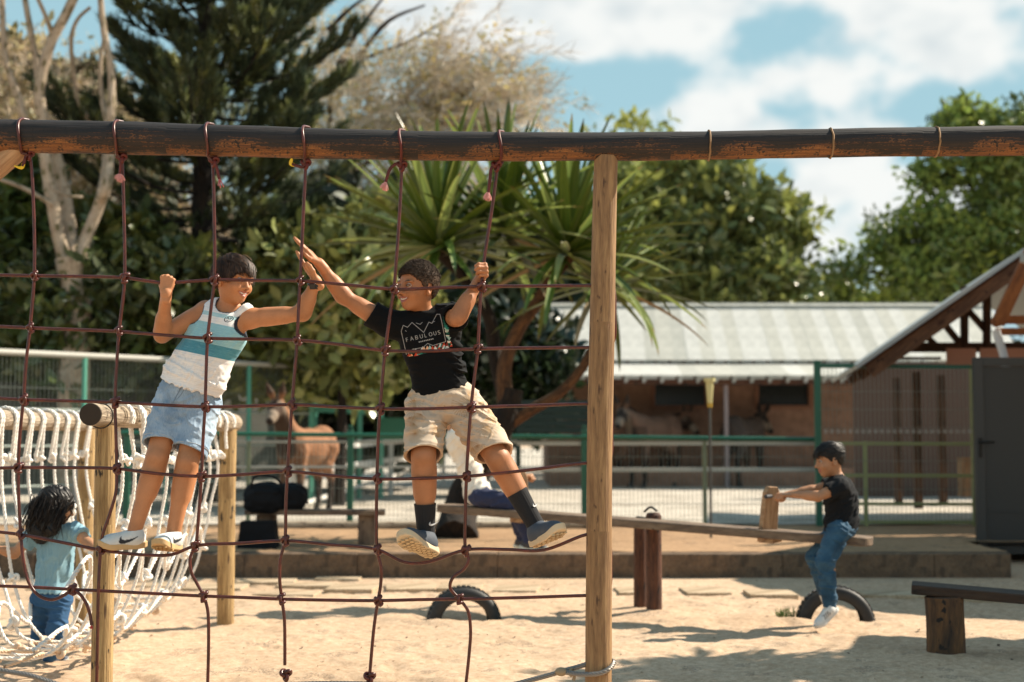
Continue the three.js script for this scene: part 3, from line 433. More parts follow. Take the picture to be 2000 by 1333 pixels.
// the far dark wood that closes the view
{
  const row = []; const R = rng(5);
  for (let px = -260; px < 1100; px += 70) { const d = px > 850 ? 40 : 29; row.push([px, 560 + R() * 60, d, 90, 170]); row.push([px + 20, 760, d - 1, px > 1020 ? 50 : 90, 110]); }
  for (let px = 1180; px < 2300; px += 90) row.push([px, 770 + R() * 20, 50, 90, 100]);
  const places = blobPlaces(row, 5200, 0.62, 6, { gap: -0.2, shell: 0.3 }), h = new THREE.Group(); h.name = 'far_trees'; scene.add(h); tag(h, 'dark mass of far trees closing the view behind the paddock', null, null, 'stuff');
  scatter('foliage', leafClump(18, 0.75, 0.36, 6), glossy(lin(0.022, 0.034, 0.012), 0.6), places, h, tinter(7, 0.9, 0.3));
}
// dark evergreen shrubs along the back of the paddock
{
  const list = [
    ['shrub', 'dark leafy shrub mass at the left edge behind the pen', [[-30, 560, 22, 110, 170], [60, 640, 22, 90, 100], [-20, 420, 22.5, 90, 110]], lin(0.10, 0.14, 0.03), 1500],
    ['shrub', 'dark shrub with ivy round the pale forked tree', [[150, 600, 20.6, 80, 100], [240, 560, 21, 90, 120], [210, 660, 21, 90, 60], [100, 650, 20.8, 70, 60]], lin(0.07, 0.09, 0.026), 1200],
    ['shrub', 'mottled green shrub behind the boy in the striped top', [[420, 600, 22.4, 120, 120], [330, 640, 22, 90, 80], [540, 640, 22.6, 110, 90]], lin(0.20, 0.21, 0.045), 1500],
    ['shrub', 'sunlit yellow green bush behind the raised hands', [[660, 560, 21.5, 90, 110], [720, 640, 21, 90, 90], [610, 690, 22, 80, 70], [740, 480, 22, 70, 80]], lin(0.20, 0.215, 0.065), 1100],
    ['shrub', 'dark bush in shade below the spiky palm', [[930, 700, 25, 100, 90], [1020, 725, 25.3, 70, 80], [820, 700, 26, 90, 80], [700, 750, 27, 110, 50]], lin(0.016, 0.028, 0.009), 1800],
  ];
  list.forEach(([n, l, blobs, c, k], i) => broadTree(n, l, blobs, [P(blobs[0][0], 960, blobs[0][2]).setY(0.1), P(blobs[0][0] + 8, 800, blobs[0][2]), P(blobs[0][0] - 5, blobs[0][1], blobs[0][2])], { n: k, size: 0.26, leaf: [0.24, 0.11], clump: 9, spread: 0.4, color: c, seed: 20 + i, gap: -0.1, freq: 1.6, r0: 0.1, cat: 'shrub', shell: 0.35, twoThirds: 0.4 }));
}
// round green tree right of the post
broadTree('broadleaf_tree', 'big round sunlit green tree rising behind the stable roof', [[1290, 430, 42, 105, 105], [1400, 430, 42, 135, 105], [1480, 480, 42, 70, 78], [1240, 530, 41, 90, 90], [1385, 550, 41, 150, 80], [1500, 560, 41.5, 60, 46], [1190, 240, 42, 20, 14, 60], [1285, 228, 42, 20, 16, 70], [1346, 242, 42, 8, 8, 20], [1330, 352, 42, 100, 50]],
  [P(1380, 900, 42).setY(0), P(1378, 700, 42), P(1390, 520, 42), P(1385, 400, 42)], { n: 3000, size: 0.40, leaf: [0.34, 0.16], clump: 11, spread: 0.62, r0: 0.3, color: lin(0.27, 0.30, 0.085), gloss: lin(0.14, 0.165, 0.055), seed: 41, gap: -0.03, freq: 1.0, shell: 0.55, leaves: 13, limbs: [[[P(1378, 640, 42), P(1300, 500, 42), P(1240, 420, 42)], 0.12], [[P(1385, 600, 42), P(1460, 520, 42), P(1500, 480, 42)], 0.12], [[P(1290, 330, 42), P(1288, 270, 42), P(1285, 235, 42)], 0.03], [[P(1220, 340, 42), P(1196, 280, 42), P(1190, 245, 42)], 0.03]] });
// right tree over the porch, open branches with gaps
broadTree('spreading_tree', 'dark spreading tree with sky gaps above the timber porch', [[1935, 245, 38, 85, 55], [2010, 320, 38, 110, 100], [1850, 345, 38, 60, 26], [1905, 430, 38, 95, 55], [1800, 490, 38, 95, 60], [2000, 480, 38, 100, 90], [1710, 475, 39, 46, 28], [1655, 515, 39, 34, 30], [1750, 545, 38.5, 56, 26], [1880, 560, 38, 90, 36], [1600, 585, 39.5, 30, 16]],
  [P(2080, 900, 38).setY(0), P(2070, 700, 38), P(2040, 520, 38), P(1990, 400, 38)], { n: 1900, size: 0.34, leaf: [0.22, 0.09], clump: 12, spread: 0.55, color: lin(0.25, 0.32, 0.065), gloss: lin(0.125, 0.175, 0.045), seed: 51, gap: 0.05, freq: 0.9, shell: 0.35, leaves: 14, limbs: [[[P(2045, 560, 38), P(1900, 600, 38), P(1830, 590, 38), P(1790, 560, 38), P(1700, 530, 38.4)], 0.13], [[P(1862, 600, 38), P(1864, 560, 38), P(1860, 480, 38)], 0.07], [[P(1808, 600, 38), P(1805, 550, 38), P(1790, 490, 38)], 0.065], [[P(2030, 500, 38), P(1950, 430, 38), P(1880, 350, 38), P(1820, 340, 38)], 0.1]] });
broadTree('far_shrub', 'small bright green shrub showing over the stable ridge', [[1636, 588, 46, 36, 22], [1720, 600, 47, 60, 14]], [P(1640, 900, 46).setY(0), P(1640, 700, 46), P(1638, 600, 46)], { n: 260, size: 0.3, leaf: [0.26, 0.12], color: lin(0.16, 0.2, 0.03), seed: 61, cat: 'shrub' });
// tree out of frame at the right that dapples the sand
broadTree('shade_tree', 'leafy tree standing out of frame beyond the shelter', [[2540, 60, 9.6, 190, 110], [2440, 200, 9.4, 70, 40]], [V(7.5, 0, -9.9), V(7.3, 1.8, -9.8), V(6.2, 3.3, -9.6)], { n: 46, size: 0.26, leaf: [0.2, 0.09], color: lin(0.06, 0.09, 0.02), seed: 71, gap: 0.02, freq: 1.3 });
// conifer
{
  const d = 22.5, k = d / FOCAL, base = P(398, 900, d).setY(TER), t = thing('conifer', 'tall dark conifer with upswept sprays behind the rope net', 'tree', base), R = rng(91);
  part('trunk', sweep([base, P(396, 620, d), P(398, 300, d), P(404, 0, d), P(405, -300, d)], [0.26, 0.22, 0.18, 0.14, 0.09], { seg: 12, sub: 5, rough: 0.15, vLen: 1.5 }), darkBarkMat, t);
  const places = [], limbs = [];
  for (let i = 0; i < 118; i++) {
    const py = lerp(640, -300, i / 117) + (R() - 0.5) * 16, az = i * 2.399 + R() * 0.9, o = P(399, py, d);
    let L = (py > 420 ? lerp(1.5, 2.3, clamp((640 - py) / 220, 0, 1)) : lerp(2.55, 1.6, clamp((420 - py) / 700, 0, 1))) * (0.72 + R() * 0.42);
    const side = Math.cos(az); if (side < -0.1 && py < 260 && py > 80) L *= 0.62; if (side < -0.3 && R() < 0.3) L *= 0.5;
    const dir = V(Math.cos(az), 0, Math.sin(az)), up = py > 420 ? 0.02 : 0.34, c = [0, 0.35, 0.7, 1].map((q) => o.clone().addScaledVector(dir, L * q).add(V(0, L * (up * q * q - 0.12 * q * (1 - q) * 2), 0)));
    limbs.push(sweep(c, [0.035, 0.028, 0.018, 0.008], { seg: 5, sub: 2, caps: false }));
    const curve = new THREE.CatmullRomCurve3(c), m = Math.round(13 + L * 15);
    for (let j = 0; j < m; j++) {
      const q = 0.16 + 0.84 * Math.pow(R(), 0.75), p = curve.getPoint(q), tan = curve.getTangent(q), w = (1 - q * 0.62) * L * 0.26, s = (R() - 0.5) * 2, lat = V(-dir.z, 0, dir.x);
      p.addScaledVector(lat, s * w).add(V(0, Math.abs(s) * w * 0.25 + (R() - 0.5) * 0.1, 0));
      const aim = tan.clone().addScaledVector(lat, s * 0.7).add(V((R() - 0.5) * 0.4, 0.55 + (R() - 0.5) * 0.4, (R() - 0.5) * 0.4)).normalize();
      places.push({ p, q: quatTo(V(0, 1, 0), aim), s: 0.34 * (0.65 + R() * 0.6) });
    }
  }
  part('limb_whorl', limbs, darkBarkMat, t);
  scatter('crown', spray(34, 0.62, 0.075, 0.62, 4), mat(lin(0.045, 0.065, 0.030), 0.6), places.filter((_, i) => i % 5 < 3), t, tinter(13, 0.7, 0.2));
  scatter('crown', spray(34, 0.62, 0.08, 0.62, 5), leafy(lin(0.14, 0.17, 0.062), 0.35), places.filter((_, i) => i % 5 >= 3), t, tinter(14, 0.7, 0.25));
}
// pale forked tree
{
  const d = 20, b = P(140, 900, d).setY(TER), t = thing('pale_forked_tree', 'bare pale barked tree forking into limbs at the far left', 'tree', b), pt = (a) => a.map(([x, y, e = 0]) => P(x, y, d + e));
  const limb = (a, r0, r1, name = 'limb') => part(name, sweep(pt(a), a.map((_, i) => 0.8 * lerp(r0, r1, i / (a.length - 1))), { seg: 12, sub: 5, rough: 0.25, vLen: 1.2, seed: r0 * 50 }), paleBarkMat, t);
  part('trunk', sweep([b, ...pt([[148, 690], [152, 600], [142, 545], [140, 505]])], [0.24, 0.21, 0.2, 0.2, 0.23], { seg: 14, sub: 5, rough: 0.25, vLen: 1.2 }), paleBarkMat, t);
  limb([[130, 520, 0.05], [118, 480, 0], [97, 365], [86, 290], [81, 230], [77, 172], [100, 80], [130, 25], [160, -40]], 0.125, 0.08);
  limb([[146, 520, 0.1], [138, 470, 0.2], [124, 370, 0.3], [106, 300, 0.3], [92, 255, 0.2], [84, 225]], 0.135, 0.1);
  limb([[104, 76, 0], [92, 40, -0.1], [70, -10, -0.2]], 0.05, 0.035);
  limb([[100, 300, 0.3], [70, 255, 0.2], [47, 230], [34, 185], [12, 126], [6, 70], [2, -30]], 0.085, 0.05);
  limb([[80, 230, 0.5], [72, 140, 0.5], [58, 54, 0.4], [45, -20, 0.4]], 0.075, 0.05);
  limb([[150, 520, -0.1], [166, 470], [196, 395], [206, 370, -0.2], [214, 300], [216, 230, -0.1], [217, 144], [203, 65], [194, -20]], 0.115, 0.05);
  limb([[188, 408, 0], [205, 300, 0.6], [192, 260, 0.6], [169, 228, 0.5], [154, 200, 0.5], [144, 144, 0.4], [139, 72, 0.3], [152, 36, 0.3], [176, 14, 0.3]], 0.06, 0.03);
  limb([[212, 250, 0.2], [198, 190, 0.4], [196, 120, 0.4], [206, 60, 0.5]], 0.05, 0.035);
  limb([[104, 400, -0.2], [40, 365, -0.3], [-20, 345, -0.3]], 0.045, 0.03); limb([[160, 385, 0], [130, 382, -0.2], [100, 370, -0.3]], 0.03, 0.02);
}
// fine bare twig trees
function twigTree(name, label, blobs, limbs, n, seed, color, d) {
  const b = limbs[0][0], t = thing(name, label, 'tree', P(b[0], b[1], d).setY(0)), R = rng(seed);
  limbs.forEach((l, i) => part(i ? 'limb' : 'trunk', sweep(l.map(([x, y]) => P(x, y, d)), l.map((_, j) => (i ? 0.075 : 0.16) * (1 - 0.7 * j / (l.length - 1))), { seg: 7, sub: 4, rough: 0.2 }), barkMat, t));
  const pl = blobPlaces(blobs, n, 0.5, seed, { gap: -0.10, freq: 0.9, shell: 0.2, clump: 8, spread: 0.8 }), c0 = P(blobs[0][0] - 160, blobs[0][1] + 220, d);
  for (const p of pl) p.q = quatTo(V(0, 1, 0), p.p.clone().sub(c0).normalize().multiplyScalar(0.7).add(V(R() - 0.5 + 0.25, R() - 0.62, R() - 0.5).multiplyScalar(1.6)).normalize());
  scatter('crown', spray(13, 0.8, 0.030, 0.95, seed + 1, 0.9), mat(color, 0.9), pl, t, tinter(seed, 0.5, 0.1));
  scatter('crown', leafClump(10, 0.30, 0.13, seed + 2), leafy(lin(0.46, 0.40, 0.22), 0.4), pl.filter((_, i) => i % 5 < 2), t, tinter(seed + 5, 0.5, 0.2));
}
twigTree('bare_twig_tree', 'wide bare tree with fine tan twigs in the middle distance', [[780, 190, 32, 170, 130], [900, 180, 32, 120, 100], [975, 205, 32, 80, 50], [690, 340, 31, 130, 110], [850, 290, 32, 150, 70], [640, 130, 33, 90, 90], [600, 420, 31, 110, 80], [1000, 180, 32, 60, 18, 800], [880, 70, 32, 50, 22, 700]],
  [[[560, 900], [560, 620], [590, 440], [640, 330]], [[640, 330], [720, 250], [820, 230], [900, 190], [960, 130]], [[600, 420], [700, 330], [800, 260], [900, 200]], [[640, 300], [660, 130], [720, 110], [800, 80], [870, 40]], [[700, 110], [760, 40], [830, 10]], [[640, 60], [680, 20], [720, -10]], [[590, 440], [680, 390], [760, 380], [820, 340]], [[720, 250], [780, 200], [860, 130], [930, 110]], [[820, 230], [900, 250], [980, 240], [1050, 215]], [[800, 260], [840, 200], [850, 150]], [[660, 130], [700, 60], [760, -20]]], 1700, 101, lin(0.62, 0.53, 0.42), 32);
twigTree('bare_twig_tree', 'tangled tan twig tree showing between the pale forked limbs', [[60, 300, 26, 130, 120], [180, 300, 26, 100, 90], [20, 180, 26, 70, 80], [240, 400, 26, 90, 70]], [[[40, 900], [50, 600], [80, 420], [110, 330]], [[80, 420], [30, 320], [-10, 200]], [[110, 340], [170, 280], [210, 220]]], 1100, 111, lin(0.58, 0.48, 0.36), 26);
broadTree('shrub', 'olive leafed tree top among the tan twigs at left', [[170, 200, 27, 60, 46], [70, 190, 27, 50, 40], [30, 130, 27, 40, 40], [250, 290, 27, 60, 60]], [P(160, 900, 27).setY(0), P(160, 600, 27), P(170, 240, 27)], { n: 620, size: 0.3, leaf: [0.26, 0.12], color: lin(0.09, 0.085, 0.03), seed: 121, gap: -0.05, cat: 'tree' });
// spiky palm with strap leaves
{
  const d = 15, t = thing('spiky_palm', 'spiky palm with three heads of long strap leaves behind the boys', 'palm', G(893, 1046, TER)), R = rng(131), pt = (a) => a.map(([x, y, e = 0]) => P(x, y, d + e));
  const palmBark = mat('#c29a72', 0.9, { map: barkTex, bumpMap: barkBump, bumpScale: 0.02 });
  part('trunk', sweep([G(890, 1052, TER), ...pt([[898, 1000], [925, 930], [970, 850], [992, 800], [1000, 760]])], [0.22, 0.18, 0.16, 0.15, 0.13, 0.115], { seg: 16, sub: 5, rough: 0.25, vLen: 0.8 }), darkBarkMat, t);
  part('limb', sweep(pt([[990, 800], [985, 720], [1015, 640], [1050, 590], [1085, 535], [1110, 500]]), [0.10, 0.075, 0.07, 0.065, 0.065, 0.08], { seg: 12, sub: 5, rough: 0.15, vLen: 0.8 }), palmBark, t);
  part('limb', sweep(pt([[990, 790, 0.2], [968, 700, 0.3], [955, 620, 0.3], [905, 540, 0.2], [858, 490, 0.1]]), [0.09, 0.075, 0.07, 0.065, 0.08], { seg: 12, sub: 5, rough: 0.15, vLen: 0.8 }), darkBarkMat, t);
  part('limb', sweep(pt([[985, 835], [1040, 800], [1090, 770], [1140, 715], [1175, 640], [1180, 580]]), [0.07, 0.06, 0.055, 0.05, 0.05, 0.07], { seg: 10, sub: 5, rough: 0.15, vLen: 0.8 }), palmBark, t);
  // strap leaf: a folded blade that arches over; the base at the origin, growing along +y and bending towards +z
  const strap = (L, w, droop, seed) => {
    const n = 12, pos = [], uv = [], idx = []; let p = V(0, 0, 0), a = 0;
    for (let i = 0; i <= n; i++) { const q = i / n, ww = w * Math.min(1, 0.55 + q * 2.2) * Math.pow(1 - q, 0.55) + 0.002; a = droop * Math.pow(q, 1.6); const dir = V(0, Math.cos(a), Math.sin(a)), nn = V(0, -Math.sin(a), Math.cos(a)); if (i) p = p.clone().addScaledVector(dir, L / n); for (const s of [-1, -0.45, 0, 0.45, 1]) { const e = p.clone().add(V(s * ww / 2, 0, 0)).addScaledVector(nn, -Math.abs(s) * ww * 0.28); pos.push(e.x, e.y, e.z); uv.push(s * 0.5 + 0.5, q); } }
    for (let i = 0; i < n; i++) for (let j = 0; j < 4; j++) { const b = i * 5 + j; idx.push(b, b + 1, b + 5, b + 5, b + 1, b + 6); }
    const g = new THREE.BufferGeometry(); g.setAttribute('position', new THREE.Float32BufferAttribute(pos, 3)); g.setAttribute('uv', new THREE.Float32BufferAttribute(uv, 2)); g.setIndex(idx); g.computeVertexNormals(); return g;
  };
  const stripe = texture(64, 128, (u, v, o) => { const e = Math.abs(u - 0.5) * 2, n = loopN(u, v, 20, 4, 7) * 30; let c = mixc([128 + n, 146 + n, 76], [168, 172, 92], sstep(e, 0.7, 0.95)); if (v > 0.93) c = mixc(c, [150, 118, 70], 0.8); set3(o, c); });
  const gs = [0.10, 0.24, 0.42, 0.65, 0.95, 1.35].map((q, i) => strap(1.32 + (i % 3) * 0.13, 0.130, q, i)), ms = [mat('#8a9a70', 0.33, { map: stripe }), mat('#aab884', 0.38, { map: stripe }), mat('#ffffff', 0.9, { map: stripe, transmission: 0.35, thickness: 0 })], dead = mat(lin(0.30, 0.22, 0.12), 0.85);
  const head = (c, n, scale, tilt = V(0, 1, 0)) => {
    for (let i = 0; i < n; i++) {
      const q = (i + 0.5) / n, el = lerp(1.5, -0.62, Math.pow(q, 0.95)), az = i * 2.39996 + R() * 0.5, dir = V(Math.cos(az) * Math.cos(el), Math.sin(el), Math.sin(az) * Math.cos(el)).addScaledVector(tilt, 0.2).normalize();
      const y = dir, z = V(0, -1, 0).addScaledVector(y, y.y); if (z.length() < 0.15) z.set(Math.cos(az), 0, Math.sin(az)).addScaledVector(y, -y.dot(V(Math.cos(az), 0, Math.sin(az)))); z.normalize(); const x = y.clone().cross(z).normalize();
      const gi = el > 0.4 ? Math.floor(R() * 2) : el > -0.1 ? Math.floor(R() * 3) : 1 + Math.floor(R() * 4), isDead = el < -0.5 && R() < 0.5, m = part(isDead ? 'dead_leaf' : 'leaf', gs[gi], isDead ? dead : ms[Math.floor(R() * 3)], t, false);
      m.quaternion.setFromRotationMatrix(new THREE.Matrix4().makeBasis(x, y, z)); m.position.copy(c).addScaledVector(dir, 0.04).sub(t.position); m.scale.setScalar(scale * (0.85 + R() * 0.3));
    }
  };
  head(P(856, 486, 15.1), 88, 1.02, V(-0.3, 1, 0)); head(P(1106, 500, 15), 88, 0.98, V(0.15, 1, 0.2)); head(P(1182, 560, 15.2), 50, 0.80, V(0.6, 0.8, 0.1)); head(P(982, 462, 15.6), 72, 1.02, V(0, 1, 0));
}
// ------------------------------------------------------------------ climbing frame and rope net
const ND = 6.17, Q = (a, d = ND) => a.map(([x, y, e = 0]) => P(x, y, d + e));
const charM = mat('#ffffff', 0.68, { map: (() => { const R = rng(44); return texture(1024, 1024, (u, v, o) => {
  // creosote that has worn off along the underside in scratches and flakes
  const side = Math.cos((u - 0.43) * 2 * Math.PI), g = loopN(u, v, 60, 5, 3), f = loopN(u, v, 150, 70, 5), b = loopN(u, v, 4, 3, 9), cr = loopN(u, v, 10, 60, 12);
  let c = mixc([44, 33, 27], [24, 19, 17], clamp(0.5 + g * 1.5, 0, 1)); const w = side * 0.36 - 0.27 + g * 0.7 + f * 0.5 + b * 1.1 + cr * 0.35;
  if (w > 0.02) c = mixc(c, mixc([146, 94, 46], [84, 50, 26], clamp(0.5 + g * 2, 0, 1)), sstep(w, 0.02, 0.16)); if (cr + f * 0.6 > 0.22) c = mixc(c, [26, 19, 15], sstep(cr + f * 0.6, 0.22, 0.34)); set3(o, c.map((q) => q + (R() - 0.5) * 12)); }); })(), bumpMap: grainBump, bumpScale: 0.003 });
{
  const f = thing('jungle_gym', 'wooden climbing gym of a long dark beam on a pale round post', 'climbing gym', V(0.4, 0, -ND));
  const bp = [[-160, 264], [0, 265.5], [200, 269], [400, 274], [800, 284.5], [1190, 287], [1400, 284], [1700, 278.5], [2000, 275], [2160, 273]];
  const bm = part('beam', sweep(Q(bp), [34, 33, 32.3, 31.5, 29, 28, 28, 28.5, 29.5, 30].map((r) => r / 450), { seg: 28, sub: 6, rough: 0.09, vLen: 1.1, fr: 40 }), charM, f);
  part('post', sweep([P(1167, 1440, ND).setY(-0.05), ...Q([[1169, 1320], [1170, 1150], [1171, 900], [1176, 650], [1181, 420], [1184, 306]])], [25.5, 25.5, 25, 24.5, 25, 24, 23].map((r) => r / 450), { seg: 26, sub: 5, rough: 0.08, vLen: 0.9, fr: 30 }), poleMat, f);
  part('brace', sweep(Q([[70, 262, 0.02], [-60, 372, 0.02]]), 0.05, { seg: 18, rough: 0.06, vLen: 1 }), plankMat, f);
  const ringM = mat(lin(0.26, 0.15, 0.07), 0.8);
  for (const [px, py] of [[1384, 284.3], [1622, 279.8], [1828, 277]]) { const c = P(px, py, ND), a = P(px + 5, py, ND).sub(c).normalize(), g = new THREE.TorusGeometry(0.0655, 0.0045, 6, 36), R = rng(px), q = g.attributes.position; for (let i = 0; i < q.count; i++) q.setZ(i, q.getZ(i) + 0.006 * N3(q.getX(i) * 30, q.getY(i) * 30, px)); g.applyQuaternion(quatTo(V(0, 0, 1), a)).translate(c.x, c.y, c.z); g.computeVertexNormals(); part('worn_ring', g, ringM, f); }
}
const ropeTex = texture(64, 256, (u, v, o) => { const n = loopN(u, v, 8, 40, 5), m = loopN(u, v, 5, 7, 9); set3(o, mixc([122, 66, 52], [72, 38, 32], clamp(0.45 + n * 1.2 + m * 1.4, 0, 1))); });
const ropeM = mat('#d6b4a6', 0.32, { map: ropeTex }), redRopeM = mat('#e08a78', 0.55, { map: ropeTex }), frayM = mat(lin(0.75, 0.36, 0.33), 0.9);
const RR = 0.0072;
{
  const net = thing('climbing_net', 'brown rope climbing net of knotted squares hung from the dark beam', 'climbing net', V(-0.4, 1, -ND));
  const rope = (name, a, r = RR, m = ropeM) => part(name, sweep(Q(a), r, { seg: 10, sub: 6, vLen: 0.5 }), m, net);
  const V0 = [[[56, 300], [60, 320], [66, 440], [66, 538], [58, 640], [50, 710], [45, 781], [38, 850], [35, 913], [36, 980], [40, 1045], [44, 1090, -0.01], [54, 1135, -0.01], [74, 1163, -0.01], [100, 1172, -0.01], [125, 1163, -0.005], [140, 1152]],
    [[238, 308], [241, 400], [243, 543], [240, 580], [232, 647], [227, 720], [224, 785], [226, 850], [227, 916], [226, 960, -0.01], [212, 1010, -0.015], [200, 1045, -0.015], [196, 1075], [192, 1140, -0.01], [190, 1230, -0.01], [188, 1345]],
    [[415, 312], [418, 420], [418, 547], [412, 600], [405, 661], [402, 730], [400, 795], [396, 860], [393, 931], [388, 1000], [381, 1067], [371, 1090, -0.01], [373, 1118, -0.01], [384, 1140], [397, 1164], [405, 1192], [407, 1250], [405, 1345]],
    [[597, 318], [592, 420], [586, 548], [583, 600], [580, 664], [575, 730], [570, 791], [565, 860], [561, 922], [558, 990], [556, 1056], [547, 1095, -0.005], [546, 1135, -0.005], [550, 1170], [555, 1210], [556, 1260], [556, 1300]],
    [[785, 322], [780, 420], [773, 520], [769, 565], [761, 620], [752, 684], [747, 740], [742, 798], [738, 870], [736, 936], [735, 1000], [736, 1074], [744, 1110, -0.005], [743, 1145], [738, 1174], [731, 1220], [726, 1270], [722, 1318]],
    [[972, 322], [962, 400], [948, 490], [940, 560], [936, 620], [933, 682], [926, 740], [920, 796], [915, 860], [911, 931], [909, 1000], [909, 1075], [915, 1095, -0.01], [905, 1113, -0.01], [885, 1128, -0.01], [879, 1148, -0.005], [897, 1171], [913, 1192], [919, 1230], [916, 1280], [909, 1345]]];
  V0.forEach((a) => rope('vertical_rope', a));
  const H = [[[-40, 537], [66, 539], [243, 543], [285, 549], [320, 553], [345, 552], [418, 547], [500, 548], [586, 549], [680, 557], [769, 565], [870, 562], [940, 560], [1050, 559], [1150, 558], [1172, 558]],
    [[-40, 636], [58, 641], [232, 648], [320, 655], [405, 661], [490, 663], [580, 665], [670, 674], [752, 685], [840, 686], [933, 682], [1040, 680], [1148, 679], [1170, 679]],
    [[-40, 776], [45, 781], [224, 786], [310, 791], [400, 795], [480, 794], [570, 791], [650, 795], [742, 799], [830, 799], [920, 796], [1030, 793], [1146, 789], [1168, 789]],
    [[-40, 916], [35, 914], [130, 914], [227, 916], [310, 926], [393, 931], [480, 927], [561, 922], [650, 930], [736, 936], [820, 935], [911, 931], [1030, 919], [1145, 905], [1167, 905]],
    [[-40, 1036], [40, 1045], [120, 1060], [196, 1075], [240, 1081], [290, 1085], [335, 1084], [381, 1067], [470, 1062], [556, 1057], [640, 1064], [736, 1074], [790, 1099], [835, 1099], [909, 1075], [990, 1074], [1062, 1075], [1145, 1045], [1167, 1045]],
    [[-40, 1144], [70, 1148], [140, 1152], [260, 1158], [397, 1165], [480, 1168], [550, 1171], [640, 1173], [738, 1174], [820, 1172], [897, 1171], [1020, 1168], [1146, 1164], [1168, 1164]]];
  H.forEach((a) => rope('horizontal_rope', a));
  // knots: the upright rope turns once round the level one
  const knotGeo = (() => { const a = []; for (let i = 0; i <= 22; i++) { const t = i / 22 * Math.PI * 2.7 - 0.6; a.push(V(Math.cos(t) * 0.0125 + 0.002 * Math.sin(t * 2), 0.020 - 0.040 * i / 22, Math.sin(t) * 0.0125 + 0.002)); } const b = []; for (let i = 0; i <= 12; i++) { const t = i / 12 * Math.PI * 1.7 + 0.4; b.push(V(-0.002 + 0.007 * Math.sin(t), Math.cos(t) * 0.0165, Math.sin(t) * 0.0155 + 0.003)); } return mergeGeometries([sweep(a, 0.0076, { seg: 8 }), sweep(b, 0.0072, { seg: 8 })]); })();
  const KN = [[[66, 539], [243, 543], [418, 547], [586, 549], [769, 565], [940, 560]], [[58, 641], [232, 648], [405, 661], [580, 665], [752, 685], [933, 682]], [[45, 781], [224, 786], [400, 795], [570, 791], [742, 799], [920, 796]], [[35, 914], [227, 916], [393, 931], [561, 922], [736, 936], [911, 931]], [[40, 1045], [196, 1075], [381, 1067], [556, 1057], [736, 1074], [909, 1075]], [[140, 1152], [397, 1165], [550, 1171], [738, 1174], [897, 1171]]];
  const R = rng(31); KN.flat().forEach(([x, y]) => { const p = P(x, y, ND - 0.004), k = part('knot', knotGeo, ropeM, net, false); k.position.copy(p).sub(net.position); k.rotation.set((R() - 0.5) * 0.4, (R() - 0.5) * 0.9, (R() - 0.5) * 0.6); k.scale.setScalar(0.98 + R() * 0.14); });
  // loops over the beam, hitch knots and tails with frayed ends
  const T = [[48, 268, 33, [56, 302], [[50, 306], [47, 316], [43, 325]], 'tape'], [233, 270.5, 32, [237, 309], [[236, 314], [235, 326], [234, 340]], 'fray'], [410, 275, 31.4, [417, 315], [[420, 320], [424, 332], [428, 350]], 'dot'], [598, 280, 30.4, [597, 320], [[590, 326], [580, 324], [570, 321]], 'tape'], [785, 285, 29, [785, 324], [[775, 320], [762, 330], [753, 356]], 'fray'], [979, 287, 28.3, [970, 324], [[961, 327], [957, 350], [954, 376]], 'fray']];
  T.forEach(([x, y, rp, [kx, ky], tail, end], i) => {
    const c = P(x, y, ND), r = rp / 450 + RR * 0.9, a = []; for (let j = 0; j <= 30; j++) { const t = -1.25 + j / 30 * (2 * Math.PI - 0.75); a.push(c.clone().add(V(0.006 * Math.sin(j * 0.4) + (j > 15 ? 0.008 : -0.004), Math.sin(t) * r, Math.cos(t) * r))); }
    const k = P(kx, ky, ND - 0.01); part('beam_loop', sweep([k.clone().add(V(-0.006, 0, 0.01)), ...a, k.clone().add(V(0.006, 0.004, -0.01))], RR * 0.92, { seg: 9, vLen: 0.5 }), i > 3 ? redRopeM : ropeM, net);
    const h = []; for (let j = 0; j <= 40; j++) { const t = j / 40 * 2 * Math.PI; h.push(k.clone().add(V((Math.sin(t) + 1.6 * Math.sin(2 * t)) * 0.0075, (Math.cos(t) - 1.6 * Math.cos(2 * t)) * 0.0085, -Math.sin(3 * t) * 0.0085))); }
    part('hitch_knot', sweep(h, 0.0078, { seg: 8 }), redRopeM, net);
    const tp = Q([[kx, ky], ...tail], ND - 0.016); part('rope_tail', sweep(tp, 0.0072, { seg: 8, sub: 5 }), redRopeM, net);
    const e = tp[tp.length - 1], dir = e.clone().sub(tp[tp.length - 2]).normalize();
    if (end === 'tape') part('yellow_tape', sweep([e.clone().addScaledVector(dir, -0.012), e.clone().addScaledVector(dir, 0.006), e.clone().add(V(-0.012 * (i ? 0 : 1), i ? 0.022 : -0.006, 0.002)), e.clone().add(V(-0.034 * (i ? -0.1 : 1), i ? 0.02 : 0.002, 0.004))], [0.0085, 0.009, 0.007, 0.003], { seg: 7, flat: 0.5, sub: 3 }), mat(lin(0.75, 0.5, 0.02), 0.45), net);
    else { const g = [], R2 = rng(i + 3), m = end === 'dot' ? 12 : 46; for (let j = 0; j < m; j++) { const d2 = dir.clone().multiplyScalar(0.8).add(V(R2() - 0.5, R2() - 0.5, R2() - 0.5)).normalize(), s = e.clone().add(V(R2() - 0.5, R2() - 0.5, R2() - 0.5).multiplyScalar(0.008)); g.push(sweep([s, s.clone().addScaledVector(d2, 0.018), s.clone().addScaledVector(d2, 0.03).add(V(0, -0.007, 0))], [0.002, 0.0018, 0.001], { seg: 4, caps: false })); } part('frayed_end', g, end === 'dot' ? mat(lin(0.5, 0.12, 0.12), 0.8) : frayM, net); }
  });
  // tail of the slack rope at the left
  rope('rope_tail', [[140, 1152, -0.01], [154, 1160, -0.015], [168, 1180, -0.015], [176, 1205, -0.015], [178, 1222, -0.015]]);
